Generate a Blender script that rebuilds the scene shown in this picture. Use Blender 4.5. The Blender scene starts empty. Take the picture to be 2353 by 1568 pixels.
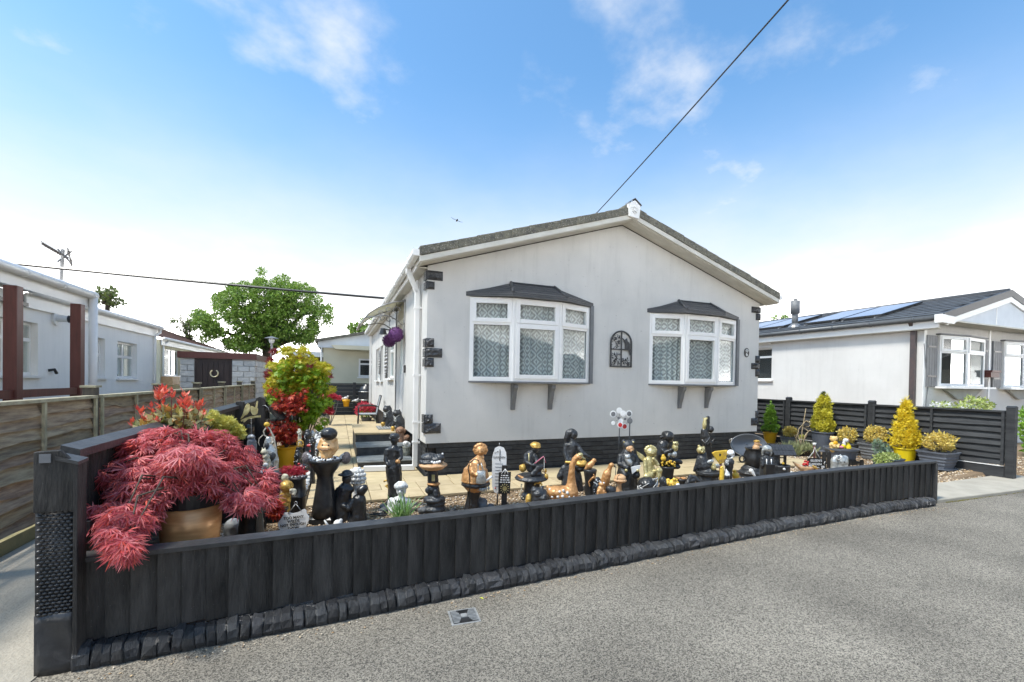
import bpy, math, random, bmesh
import numpy as np
from mathutils import Vector, Matrix
random.seed(7); RN = np.random.default_rng(11)
R = math.radians
scene = bpy.context.scene
# ------------------------------------------------------------------ camera
F_PX, YAW, PITCH, ROLL, CX, CY, SC, CAM_H = 1038.84, .396791, -.0114309, .0168246, 1211.36, 888.678, 3840/2353., 1.4
def cam_axes():
    cy, sy = math.cos(YAW), math.sin(YAW)
    r = Vector((cy, -sy, 0)); f = Vector((sy, cy, 0)); d = Vector((0, 0, -1))
    cp, sp = math.cos(PITCH), math.sin(PITCH)
    f2 = f*cp - d*sp; d2 = d*cp + f*sp
    cr, sr = math.cos(ROLL), math.sin(ROLL)
    return r*cr - d2*sr, d2*cr + r*sr, f2
AX_R, AX_D, AX_F = cam_axes()
cam = bpy.data.cameras.new('camera'); camo = bpy.data.objects.new('camera', cam)
scene.collection.objects.link(camo)
camo.matrix_world = Matrix(((AX_R.x, -AX_D.x, -AX_F.x, 0), (AX_R.y, -AX_D.y, -AX_F.y, 0), (AX_R.z, -AX_D.z, -AX_F.z, CAM_H), (0, 0, 0, 1)))
cam.sensor_width = 36; cam.lens = F_PX/2353*36
cam.shift_x = (1176.5-CX)/2353; cam.shift_y = (CY-784)/2353
cam.clip_start = .05; cam.clip_end = 2000
scene.camera = camo
scene.render.resolution_x = 1024; scene.render.resolution_y = 682
# ------------------------------------------------------------------ sky, sun, exposure
SUN_EL, SUN_AZ = R(60), R(-97)          # azimuth from +Y towards +X
world = bpy.data.worlds.new('World'); scene.world = world; world.use_nodes = True
nt = world.node_tree; nd, lk = nt.nodes, nt.links
for n in list(nd): nd.remove(n)
def wn(t, **k):
    n = nd.new(t)
    for a, b in k.items(): setattr(n, a, b)
    return n
out = wn('ShaderNodeOutputWorld'); bg = wn('ShaderNodeBackground'); bg.inputs[1].default_value = .12
sky = wn('ShaderNodeTexSky', sky_type='NISHITA', sun_disc=False)
sky.sun_elevation = SUN_EL; sky.sun_rotation = SUN_AZ; sky.air_density = 1.0; sky.dust_density = 1.2; sky.ozone_density = 2.2
tc = wn('ShaderNodeTexCoord'); sep = wn('ShaderNodeSeparateXYZ'); lk.new(tc.outputs['Generated'], sep.inputs[0])
mx = wn('ShaderNodeMath', operation='MAXIMUM'); lk.new(sep.outputs[2], mx.inputs[0]); mx.inputs[1].default_value = 0.0
ad = wn('ShaderNodeMath', operation='ADD'); lk.new(mx.outputs[0], ad.inputs[0]); ad.inputs[1].default_value = .22
dv = wn('ShaderNodeVectorMath', operation='DIVIDE'); lk.new(tc.outputs['Generated'], dv.inputs[0])
cmb = wn('ShaderNodeCombineXYZ')
for i in range(3): lk.new(ad.outputs[0], cmb.inputs[i])
lk.new(cmb.outputs[0], dv.inputs[1])
mp = wn('ShaderNodeMapping'); lk.new(dv.outputs[0], mp.inputs[0]); mp.inputs['Location'].default_value = (3.1, 1.55, 0); mp.inputs['Scale'].default_value = (1, 1, .5); mp.inputs['Rotation'].default_value = (0, 0, R(-24))
n1 = wn('ShaderNodeTexNoise'); n1.inputs['Scale'].default_value = 2.6; n1.inputs['Detail'].default_value = 9; n1.inputs['Roughness'].default_value = .56
lk.new(mp.outputs[0], n1.inputs['Vector'])
n2 = wn('ShaderNodeTexNoise'); n2.inputs['Scale'].default_value = .9; n2.inputs['Detail'].default_value = 3
lk.new(mp.outputs[0], n2.inputs['Vector'])
mul = wn('ShaderNodeMath', operation='MULTIPLY_ADD'); lk.new(n2.outputs['Fac'], mul.inputs[0]); mul.inputs[1].default_value = .55; lk.new(n1.outputs['Fac'], mul.inputs[2])
# pale haze band low down, thin fair-weather clouds above
def wm(op, x, y=None, z=None, cl=False):
    n = wn('ShaderNodeMath', operation=op, use_clamp=cl)
    for k, q in enumerate((x, y, z)):
        if q is None: continue
        if isinstance(q, (int, float)): n.inputs[k].default_value = q
        else: lk.new(q, n.inputs[k])
    return n.outputs[0]
def wr(x, a, b, c, d):
    n = wn('ShaderNodeMapRange', interpolation_type='SMOOTHSTEP'); lk.new(x, n.inputs[0])
    for k, q in zip((1, 2, 3, 4), (a, b, c, d)): n.inputs[k].default_value = q
    return n.outputs[0]
zz_ = wm('MULTIPLY_ADD', n1.outputs['Fac'], -.10, wm('ADD', sep.outputs[2], .05))
hz1 = wm('POWER', wr(zz_, .15, .64, 1., 0.), 2.1)                # paling towards the horizon
cl = wr(mul.outputs[0], .745, 1.04, 0., .85)                        # thin fair-weather clouds
fac1 = wm('MAXIMUM', hz1, cl)
hz2 = wm('POWER', wr(zz_, -.04, .29, 1., 0.), 2.2)                                     # bright hazy horizon
cl2 = wm('MULTIPLY', wr(n1.outputs['Fac'], .40, .7, .35, 1.), hz2)
mix = wn('ShaderNodeMix', data_type='RGBA'); lk.new(fac1, mix.inputs[0]); tint = wn('ShaderNodeMix', data_type='RGBA', blend_type='MULTIPLY'); tint.inputs[0].default_value = 1; lk.new(sky.outputs[0], tint.inputs[6]); tint.inputs[7].default_value = (.47, .675, .73, 1); lk.new(tint.outputs[2], mix.inputs[6]); mix.inputs[7].default_value = (2.65, 2.7, 2.75, 1)
mixb = wn('ShaderNodeMix', data_type='RGBA'); lk.new(cl2, mixb.inputs[0]); lk.new(mix.outputs[2], mixb.inputs[6]); mixb.inputs[7].default_value = (44, 43.4, 42, 1)
lk.new(mixb.outputs[2], bg.inputs[0]); lk.new(bg.outputs[0], out.inputs[0])
sun = bpy.data.lights.new('sun', 'SUN'); sun.energy = 1.5; sun.angle = R(10); sun.color = (1, .95, .87)
suno = bpy.data.objects.new('sun', sun); scene.collection.objects.link(suno)
sd = Vector((math.sin(SUN_AZ)*math.cos(SUN_EL), math.cos(SUN_AZ)*math.cos(SUN_EL), math.sin(SUN_EL)))
suno.rotation_euler = sd.to_track_quat('Z', 'Y').to_euler()
vs = scene.view_settings; vs.view_transform = 'Standard'; vs.look = 'None'; vs.gamma = 1; vs.exposure = 1.72; vs.use_curve_mapping = False
# ------------------------------------------------------------------ photograph pixel -> place
def ray(u, v): return AX_R*((u/SC-CX)/F_PX) + AX_D*((v/SC-CY)/F_PX) + AX_F
def gz(u, v, z=0):
    d = ray(u, v); t = (z-CAM_H)/d.z; return Vector((d.x*t, d.y*t, z))
def gy(u, v, y): d = ray(u, v); t = y/d.y; return Vector((d.x*t, y, CAM_H+d.z*t))
def gx(u, v, x): d = ray(u, v); t = x/d.x; return Vector((x, d.y*t, CAM_H+d.z*t))
def pj(p):
    q = Vector(p)-Vector((0, 0, CAM_H)); c = q.dot(AX_F)
    return ((F_PX*q.dot(AX_R)/c+CX)*SC, (F_PX*q.dot(AX_D)/c+CY)*SC, c)
# ------------------------------------------------------------------ object helpers
COL = scene.collection
def tag(o, label=None, cat=None, group=None, kind=None):
    if label: o['label'] = label
    if cat: o['category'] = cat
    if group: o['group'] = group
    if kind: o['kind'] = kind
    return o
def thing(name, label, cat, loc=(0, 0, 0), rz=0, group=None):
    o = bpy.data.objects.new(name, None); COL.objects.link(o); o.empty_display_size = .1
    o.location = loc; o.rotation_euler = (0, 0, rz)
    return tag(o, label, cat, group)
def link(name, me, mat, parent=None, loc=None):
    if mat is not None and not me.materials: me.materials.append(mat)
    o = bpy.data.objects.new(name, me); COL.objects.link(o)
    if parent is not None: o.parent = parent
    if loc is not None: o.location = loc
    return o
def copy_tree(o, parent=None):
    c = o.copy(); COL.objects.link(c); c.parent = parent
    for ch in list(o.children): copy_tree(ch, c)
    return c
BOXF = [(0, 3, 2, 1), (4, 5, 6, 7), (0, 1, 5, 4), (1, 2, 6, 5), (2, 3, 7, 6), (3, 0, 4, 7)]
class G:
    def __init__(s): s.v = []; s.f = []
    def add(s, vs, fs):
        b = len(s.v); s.v += [tuple(p) for p in vs]; s.f += [tuple(b+i for i in f) for f in fs]; return s
    def hexa(s, p): return s.add(p, BOXF)
    def box(s, x0, x1, y0, y1, z0, z1):
        return s.hexa([(x0, y0, z0), (x1, y0, z0), (x1, y1, z0), (x0, y1, z0), (x0, y0, z1), (x1, y0, z1), (x1, y1, z1), (x0, y1, z1)])
    def cbox(s, c, h, m=None):
        m = m or Matrix.Identity(3); c = Vector(c)
        return s.hexa([c + m @ Vector((sx*h[0], sy*h[1], sz*h[2])) for sz in (-1, 1) for sx, sy in ((-1, -1), (1, -1), (1, 1), (-1, 1))])
    def bar(s, a, b, w, h, up=(0, 0, 1)):       # box beam from a to b
        a, b = Vector(a), Vector(b); d = (b-a).normalized(); r = d.cross(Vector(up))
        if r.length < 1e-5: r = d.cross(Vector((0, 1, 0)))
        r.normalize(); u = r.cross(d); r *= w/2; u *= h/2
        return s.hexa([a-r-u, a+r-u, b+r-u, b-r-u, a-r+u, a+r+u, b+r+u, b-r+u])
    def prism(s, pts, fn):                       # closed outline pts -> fn(p, 0|1) two faces
        n = len(pts)
        return s.add([fn(p, 0) for p in pts]+[fn(p, 1) for p in pts], [tuple(range(n-1, -1, -1)), tuple(range(n, 2*n))]+[(i, (i+1) % n, n+(i+1) % n, n+i) for i in range(n)])
    def tube(s, path, r, n=8, cap=True):
        path = [Vector(p) for p in path]; m = len(path)
        rs = [r]*m if not hasattr(r, '__len__') else r
        vs, fs = [], []; ref = None
        for i, p in enumerate(path):
            d = (path[min(i+1, m-1)]-path[max(i-1, 0)])
            d = d.normalized() if d.length > 1e-9 else Vector((0, 0, 1))
            if ref is None: ref = Vector((0, 0, 1)) if abs(d.z) < .9 else Vector((1, 0, 0))
            a = d.cross(ref)
            if a.length < 1e-6: a = d.orthogonal()
            a.normalize(); b = d.cross(a); ref = a.cross(d)
            for k in range(n):
                t = 2*math.pi*k/n; vs.append(p + (a*math.cos(t)+b*math.sin(t))*rs[i])
        for i in range(m-1):
            for k in range(n):
                fs.append((i*n+k, i*n+(k+1) % n, (i+1)*n+(k+1) % n, (i+1)*n+k))
        if cap: fs += [tuple(range(n-1, -1, -1)), tuple(range((m-1)*n, m*n))]
        return s.add(vs, fs)
    def lathe(s, prof, n=24, c=(0, 0, 0), sq=0):
        vs, fs = [], []
        for r, z in prof:
            for k in range(n):
                t = 2*math.pi*(k+.5)/n; q = 1
                if sq: q = 1/max(abs(math.cos(t)), abs(math.sin(t)))**sq
                vs.append((c[0]+r*q*math.cos(t), c[1]+r*q*math.sin(t), c[2]+z))
        for i in range(len(prof)-1):
            for k in range(n): fs.append((i*n+k, i*n+(k+1) % n, (i+1)*n+(k+1) % n, (i+1)*n+k))
        m = len(prof); fs += [tuple(range(n-1, -1, -1)), tuple(range((m-1)*n, m*n))]
        return s.add(vs, fs)
    def ball(s, c, r, n=12, m=None):
        r = (r, r, r) if not hasattr(r, '__len__') else r
        c = Vector(c); vs, fs = [], []; h = max(4, n//2)
        for i in range(1, h):
            p = math.pi*i/h
            for k in range(n):
                t = 2*math.pi*k/n; q = Vector((r[0]*math.sin(p)*math.cos(t), r[1]*math.sin(p)*math.sin(t), r[2]*math.cos(p)))
                vs.append(c + (m @ q if m else q))
        T = len(vs); q = Vector((0, 0, r[2])); q = m @ q if m else q
        vs += [c+q, c-q]
        for i in range(h-2):
            for k in range(n): fs.append((i*n+k, (i+1)*n+k, (i+1)*n+(k+1) % n, i*n+(k+1) % n))
        for k in range(n): fs += [(T, k, (k+1) % n), (T+1, (h-2)*n+(k+1) % n, (h-2)*n+k)]
        return s.add(vs, fs)
    def mesh(s, name='m', smooth=False, uv=None):
        me = bpy.data.meshes.new(name); me.from_pydata(s.v, [], s.f)
        if smooth: me.polygons.foreach_set('use_smooth', [True]*len(me.polygons))
        me.update(); return me
    def out(s, name, mat, parent=None, smooth=False, bevel=0, loc=None, auto=None):
        o = link(name, s.mesh(name, smooth), mat, parent, loc)
        if bevel:
            b = o.modifiers.new('b', 'BEVEL'); b.width = bevel; b.segments = 2; b.limit_method = 'ANGLE'; b.angle_limit = R(40)
        return o
def B(x0, x1, y0, y1, z0, z1): return G().box(x0, x1, y0, y1, z0, z1)
def text_mesh(txt, size, depth=.001, bold=0, serif=False, align='CENTER'):
    cu = bpy.data.curves.new('t', 'FONT'); cu.body = txt; cu.size = size; cu.extrude = depth; cu.align_x = align; cu.align_y = 'CENTER'; cu.offset = bold
    cu.resolution_u = 2
    ob = bpy.data.objects.new('t', cu); COL.objects.link(ob)
    dg = bpy.context.evaluated_depsgraph_get(); me = bpy.data.meshes.new_from_object(ob.evaluated_get(dg))
    bpy.data.objects.remove(ob); return me
# ------------------------------------------------------------------ materials
MATS = {}
def mat(name, c, c2=None, scale=12., rough=.6, metal=0., bump=0., bscale=60., spec=.5, rnd=None, detail=4, ramp=(.35, .65), coat=0., stretch=None, trans=0., alpha=1., obj_rnd=0., sss=0., speck=None):
    """procedural material: two colours by noise, optional bump, per-island / per-object variation"""
    if name in MATS: return MATS[name]
    m = bpy.data.materials.new(name); m.use_nodes = True; t = m.node_tree; N, L = t.nodes, t.links
    b = N['Principled BSDF']; b.inputs['Roughness'].default_value = rough; b.inputs['Metallic'].default_value = metal
    b.inputs['Specular IOR Level'].default_value = spec; b.inputs['Coat Weight'].default_value = coat; b.inputs['Coat Roughness'].default_value = .12
    c = tuple(c)+(1,); c2 = tuple(c2)+(1,) if c2 else tuple(min(1, x*.82) for x in c[:3])+(1,)
    co = N.new('ShaderNodeTexCoord'); vec = co.outputs['Object']
    if stretch:
        mp = N.new('ShaderNodeMapping'); L.new(vec, mp.inputs[0]); mp.inputs['Scale'].default_value = stretch; vec = mp.outputs[0]
    oi = N.new('ShaderNodeObjectInfo'); av = N.new('ShaderNodeVectorMath'); av.operation = 'MULTIPLY_ADD'
    L.new(oi.outputs['Random'], av.inputs[0]); av.inputs[1].default_value = (31, 17, 23); L.new(vec, av.inputs[2]); vec = av.outputs[0]
    ns = N.new('ShaderNodeTexNoise'); ns.inputs['Scale'].default_value = scale; ns.inputs['Detail'].default_value = detail; ns.inputs['Roughness'].default_value = .6
    L.new(vec, ns.inputs['Vector'])
    mr = N.new('ShaderNodeMapRange'); L.new(ns.outputs['Fac'], mr.inputs[0]); mr.inputs[1].default_value, mr.inputs[2].default_value = ramp
    mi = N.new('ShaderNodeMix'); mi.data_type = 'RGBA'; L.new(mr.outputs[0], mi.inputs[0]); mi.inputs[6].default_value = c; mi.inputs[7].default_value = c2
    col = mi.outputs[2]
    if speck:                                    # (scale, threshold, colour)
        s2 = N.new('ShaderNodeTexVoronoi'); s2.inputs['Scale'].default_value = speck[0]; L.new(vec, s2.inputs['Vector'])
        lt = N.new('ShaderNodeMath'); lt.operation = 'LESS_THAN'; L.new(s2.outputs['Distance'], lt.inputs[0]); lt.inputs[1].default_value = speck[1]
        m2 = N.new('ShaderNodeMix'); m2.data_type = 'RGBA'; L.new(lt.outputs[0], m2.inputs[0]); L.new(col, m2.inputs[6]); m2.inputs[7].default_value = tuple(speck[2])+(1,); col = m2.outputs[2]
    if rnd or obj_rnd:
        hs = N.new('ShaderNodeHueSaturation'); L.new(col, hs.inputs['Color'])
        if rnd:
            ge = N.new('ShaderNodeNewGeometry'); src = ge.outputs['Random Per Island']; a = rnd
        else: src = oi.outputs['Random']; a = obj_rnd
        m3 = N.new('ShaderNodeMapRange'); L.new(src, m3.inputs[0]); m3.inputs[3].default_value = 1-a; m3.inputs[4].default_value = 1+a; L.new(m3.outputs[0], hs.inputs['Value'])
        m4 = N.new('ShaderNodeMath'); m4.operation = 'FRACT'; m5 = N.new('ShaderNodeMath'); m5.operation = 'MULTIPLY'; L.new(src, m5.inputs[0]); m5.inputs[1].default_value = 7.31; L.new(m5.outputs[0], m4.inputs[0])
        m6 = N.new('ShaderNodeMapRange'); L.new(m4.outputs[0], m6.inputs[0]); m6.inputs[3].default_value = .5-a*.05; m6.inputs[4].default_value = .5+a*.05; L.new(m6.outputs[0], hs.inputs['Hue'])
        col = hs.outputs[0]
    L.new(col, b.inputs['Base Color'])
    if bump:
        bn = N.new('ShaderNodeTexNoise'); bn.inputs['Scale'].default_value = bscale; bn.inputs['Detail'].default_value = 5; L.new(vec, bn.inputs['Vector'])
        bp = N.new('ShaderNodeBump'); bp.inputs['Strength'].default_value = min(1, bump); bp.inputs['Distance'].default_value = .02*max(1, bump); L.new(bn.outputs['Fac'], bp.inputs['Height']); L.new(bp.outputs[0], b.inputs['Normal'])
    if sss:                                      # leaf translucency
        tr = N.new('ShaderNodeBsdfTranslucent'); L.new(col, tr.inputs[0]); ms = N.new('ShaderNodeMixShader'); ms.inputs[0].default_value = sss
        L.new(b.outputs[0], ms.inputs[1]); L.new(tr.outputs[0], ms.inputs[2]); L.new(ms.outputs[0], N['Material Output'].inputs[0])
    MATS[name] = m; return m
def leafmat(name, cols, rough=.5, sss=.35):
    """leaf colours picked per leaf from a ramp"""
    if name in MATS: return MATS[name]
    m = mat(name, cols[0], cols[0], rough=rough); t = m.node_tree; N, L = t.nodes, t.links; b = N['Principled BSDF']
    ge = N.new('ShaderNodeNewGeometry'); oi = N.new('ShaderNodeObjectInfo'); am = N.new('ShaderNodeMath'); am.operation = 'ADD'
    L.new(ge.outputs['Random Per Island'], am.inputs[0]); L.new(oi.outputs['Random'], am.inputs[1]); fr = N.new('ShaderNodeMath'); fr.operation = 'FRACT'; L.new(am.outputs[0], fr.inputs[0])
    cr = N.new('ShaderNodeValToRGB'); e = cr.color_ramp.elements
    while len(e) < len(cols): e.new(.5)
    for i, c in enumerate(cols): e[i].position = i/(len(cols)-1) if len(cols) > 1 else 0; e[i].color = tuple(c)+(1,)
    L.new(fr.outputs[0], cr.inputs[0]); L.new(cr.outputs[0], b.inputs['Base Color'])
    tr = N.new('ShaderNodeBsdfTranslucent'); L.new(cr.outputs[0], tr.inputs[0]); ms = N.new('ShaderNodeMixShader'); ms.inputs[0].default_value = sss
    L.new(b.outputs[0], ms.inputs[1]); L.new(tr.outputs[0], ms.inputs[2]); L.new(ms.outputs[0], N['Material Output'].inputs[0])
    return m
def glassmat(name, tint=(.92, .95, .95), refl=1.0):
    m = bpy.data.materials.new(name); m.use_nodes = True; t = m.node_tree; N, L = t.nodes, t.links; N.remove(N['Principled BSDF'])
    fr = N.new('ShaderNodeFresnel'); fr.inputs[0].default_value = 1.55; tr = N.new('ShaderNodeBsdfTransparent'); tr.inputs[0].default_value = tuple(tint)+(1,)
    gl = N.new('ShaderNodeBsdfGlossy'); gl.inputs['Roughness'].default_value = .01; gl.inputs[0].default_value = (1, 1, 1, 1)
    mu = N.new('ShaderNodeMath'); mu.operation = 'MULTIPLY_ADD'; mu.use_clamp = True; L.new(fr.outputs[0], mu.inputs[0]); mu.inputs[1].default_value = .17*refl; mu.inputs[2].default_value = .012*refl
    mn = N.new('ShaderNodeMath'); mn.operation = 'MINIMUM'; L.new(mu.outputs[0], mn.inputs[0]); mn.inputs[1].default_value = .05
    ms = N.new('ShaderNodeMixShader'); L.new(mn.outputs[0], ms.inputs[0]); L.new(tr.outputs[0], ms.inputs[1]); L.new(gl.outputs[0], ms.inputs[2]); L.new(ms.outputs[0], N['Material Output'].inputs[0])
    return m
def netmat():
    """net curtain: see-through weave with columns of nested diamonds"""
    m = bpy.data.materials.new('net_curtain'); m.use_nodes = True; t = m.node_tree; N, L = t.nodes, t.links; b = N['Principled BSDF']
    b.inputs['Base Color'].default_value = (.9, .9, .88, 1); b.inputs['Roughness'].default_value = .9
    co = N.new('ShaderNodeTexCoord'); se = N.new('ShaderNodeSeparateXYZ'); L.new(co.outputs['Object'], se.inputs[0])
    def M(op, a, c=None, cl=False):
        n = N.new('ShaderNodeMath'); n.operation = op; n.use_clamp = cl
        for i, x in enumerate((a, c)):
            if x is None: continue
            if isinstance(x, (int, float)): n.inputs[i].default_value = x
            else: L.new(x, n.inputs[i])
        return n.outputs[0]
    px = M('PINGPONG', se.outputs[0], .075); pz = M('PINGPONG', se.outputs[2], .10)
    d = M('ADD', M('MULTIPLY', px, 1/.075), M('MULTIPLY', pz, 1/.10))
    rings = M('GREATER_THAN', M('SINE', M('MULTIPLY', d, 9.4)), .15)
    ln = M('MULTIPLY', rings, .40)
    a = M('ADD', ln, .50, True)
    tr = N.new('ShaderNodeBsdfTransparent'); tl = N.new('ShaderNodeBsdfTranslucent'); tl.inputs[0].default_value = (.8, .8, .78, 1)
    m1 = N.new('ShaderNodeMixShader'); m1.inputs[0].default_value = .3; L.new(b.outputs[0], m1.inputs[1]); L.new(tl.outputs[0], m1.inputs[2])
    m2 = N.new('ShaderNodeMixShader'); L.new(a, m2.inputs[0]); L.new(tr.outputs[0], m2.inputs[1]); L.new(m1.outputs[0], m2.inputs[2]); L.new(m2.outputs[0], N['Material Output'].inputs[0])
    return m
M_RENDER = mat('painted_render_grey', (.62, .605, .575), (.55, .54, .515), scale=1.3, rough=.85, bump=.25, bscale=180, detail=8)
def streaks(m, amt=.10):
    t = m.node_tree; N, L = t.nodes, t.links; b = N['Principled BSDF']; src = b.inputs['Base Color'].links[0].from_socket
    co = N.new('ShaderNodeTexCoord'); mp = N.new('ShaderNodeMapping'); L.new(co.outputs['Object'], mp.inputs[0]); mp.inputs['Scale'].default_value = (5, 5, .45)
    n = N.new('ShaderNodeTexNoise'); n.inputs['Scale'].default_value = 1.6; n.inputs['Detail'].default_value = 7; n.inputs['Roughness'].default_value = .65; L.new(mp.outputs[0], n.inputs['Vector'])
    n2 = N.new('ShaderNodeTexNoise'); n2.inputs['Scale'].default_value = 26; n2.inputs['Detail'].default_value = 3; L.new(co.outputs['Object'], n2.inputs['Vector'])
    r = N.new('ShaderNodeMapRange'); L.new(n.outputs['Fac'], r.inputs[0]); r.inputs[1].default_value = .52; r.inputs[2].default_value = .78; r.inputs[3].default_value = 1; r.inputs[4].default_value = 1-amt
    r2 = N.new('ShaderNodeMapRange'); L.new(n2.outputs['Fac'], r2.inputs[0]); r2.inputs[1].default_value = .70; r2.inputs[2].default_value = .76; r2.inputs[3].default_value = 1; r2.inputs[4].default_value = .72
    mu = N.new('ShaderNodeMath'); mu.operation = 'MULTIPLY'; L.new(r.outputs[0], mu.inputs[0]); L.new(r2.outputs[0], mu.inputs[1])
    mm = N.new('ShaderNodeMix'); mm.data_type = 'RGBA'; mm.blend_type = 'MULTIPLY'; mm.inputs[0].default_value = 1; L.new(src, mm.inputs[6]); L.new(mu.outputs[0], mm.inputs[7]); L.new(mm.outputs[2], b.inputs['Base Color'])
streaks(M_RENDER, .13)
M_RENDERW = mat('painted_render_white', (.88, .865, .835), (.82, .81, .785), scale=1.1, rough=.85, bump=.2, bscale=160, detail=8)  # white paint, lightened to make up for the shade on the left home
M_RENDERR = mat('painted_render_white_dimmed', (.66, .645, .62), (.60, .585, .56), scale=1.1, rough=.85, bump=.2, bscale=160, detail=8)  # same white paint, darkened against the strong light on the right home
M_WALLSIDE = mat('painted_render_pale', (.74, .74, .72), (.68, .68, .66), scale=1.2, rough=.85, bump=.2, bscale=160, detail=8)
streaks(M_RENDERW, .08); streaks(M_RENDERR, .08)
M_CREAM = mat('cream_render', (.66, .62, .47), (.6, .56, .42), scale=1.2, rough=.85, bump=.15, bscale=120)
M_UPVC = mat('white_plastic', (.80, .79, .77), (.76, .755, .74), scale=3, rough=.35)
M_GREYP = mat('grey_paint', (.16, .165, .175), (.13, .135, .14), scale=6, rough=.5)
M_BLACK = mat('black_wood_stain', (.022, .021, .020), (.066, .062, .058), scale=4, rough=.62, spec=.16, bump=.5, bscale=22, detail=9, ramp=(.3, .75), stretch=(5, 5, .9), speck=(26, .05, (.2, .2, .19)), obj_rnd=.22)
M_BLACKH = mat('black_stained_rail', (.03, .03, .031), (.055, .055, .055), scale=9, rough=.45, spec=.35, bump=.15, bscale=50)
M_BLACKS = mat('black_painted_stone', (.02, .021, .024), (.045, .046, .05), scale=30, rough=.26, spec=.5, bump=.9, bscale=38, obj_rnd=.3)
M_KERB = mat('gloss_black_edging', (.028, .029, .032), (.068, .071, .077), scale=22, rough=.3, spec=.6, bump=.8, bscale=40, obj_rnd=.35)
M_SKIRT = mat('black_skirting_brick', (.028, .029, .031), (.05, .052, .055), scale=9, rough=.5, spec=.3, bump=.25, bscale=40, obj_rnd=.2)
M_DKGREYF = mat('dark_grey_fence_paint', (.03, .031, .033), (.05, .052, .054), scale=5, rough=.6, spec=.2, bump=.2, bscale=30, stretch=(.6, .6, 4), obj_rnd=.12)
M_OLDWOOD = mat('weathered_lap_board', (.20, .145, .10), (.38, .30, .20), scale=7, rough=.85, bump=.3, bscale=45, stretch=(3, .6, 6), obj_rnd=.3)
M_OLDRAIL = mat('weathered_rail', (.40, .37, .25), (.27, .24, .16), scale=8, rough=.85, bump=.3, bscale=30, obj_rnd=.15)
M_TILE = mat('dark_roof_tile', (.035, .037, .042), (.05, .052, .056), scale=10, rough=.45, bump=.1)
M_GLASS = glassmat('window_glass'); M_NET = netmat()
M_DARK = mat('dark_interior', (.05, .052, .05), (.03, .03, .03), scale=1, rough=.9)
M_BROWNP = mat('brown_timber_paint', (.14, .04, .03), (.10, .03, .023), scale=6, rough=.45, bump=.1, stretch=(4, 4, .5))
M_BLK = mat('gloss_black', (.014, .014, .014), (.028, .028, .029), scale=14, rough=.33, bump=.12, bscale=40)
M_BLKM = mat('weathered_black', (.02, .021, .023), (.06, .065, .072), scale=16, rough=.4, bump=.3, bscale=60, ramp=(.4, .8))
M_GOLD = mat('gold_paint', (.62, .40, .10), (.45, .26, .05), scale=18, rough=.38, metal=.35, bump=.2, bscale=60)
M_PGOLD = mat('pale_gold_paint', (.62, .54, .28), (.34, .28, .11), scale=16, rough=.35, metal=.4, bump=.25, bscale=60)
M_COPPER = mat('copper_bronze_paint', (.66, .36, .15), (.42, .2, .07), scale=12, rough=.36, metal=.3, bump=.2, bscale=50)
M_TAN = mat('tan_wood', (.62, .38, .20), (.48, .27, .13), scale=14, rough=.55, bump=.2)
M_WHITE = mat('white_stone', (.72, .72, .70), (.34, .34, .33), scale=22, rough=.7, bump=.3, ramp=(.45, .75))
M_WHITEP = mat('white_paint', (.78, .78, .77), (.72, .72, .71), scale=8, rough=.5)
M_SILVER = mat('silver_paint', (.55, .57, .56), (.3, .31, .3), scale=14, rough=.32, metal=.5, bump=.3)
M_YEL = mat('yellow_paint', (.75, .5, .06), (.62, .38, .04), scale=14, rough=.5)
M_ORANGE = mat('orange_plastic', (.78, .40, .012), (.72, .36, .01), scale=8, rough=.45)
M_YELPOT = mat('yellow_plastic', (.78, .6, .01), (.74, .55, .01), scale=8, rough=.4)
M_GREYPOT = mat('grey_blue_plastic', (.12, .135, .16), (.1, .11, .135), scale=20, rough=.5, bump=.1, bscale=120)
M_GREYPOT2 = mat('grey_plastic', (.17, .175, .18), (.13, .135, .14), scale=20, rough=.55, bump=.1, bscale=120)
M_BLKPOT = mat('black_plastic_pot', (.012, .012, .013), (.02, .02, .021), scale=6, rough=.35)
M_RED = mat('red_paint', (.55, .02, .02), (.4, .015, .015), scale=10, rough=.35)
M_SOIL = mat('soil', (.05, .035, .024), (.08, .06, .045), scale=40, rough=.95, bump=.8, bscale=80)
M_ROCKG = mat('grey_rock', (.16, .165, .17), (.07, .072, .075), scale=9, rough=.7, bump=.8, bscale=18)
M_BARK = mat('bark', (.1, .075, .055), (.06, .045, .035), scale=14, rough=.9, bump=.8, bscale=30)
M_METAL = mat('grey_metal', (.3, .3, .3), (.24, .24, .24), scale=10, rough=.4, metal=.7)
M_STONEB = mat('white_stone_block', (.62, .60, .57), (.52, .5, .47), scale=8, rough=.85, bump=.7, bscale=14, obj_rnd=.08)
M_PURPLE = mat('purple_leaves', (.085, .02, .11), (.16, .05, .19), scale=40, rough=.7, rnd=.4)
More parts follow.
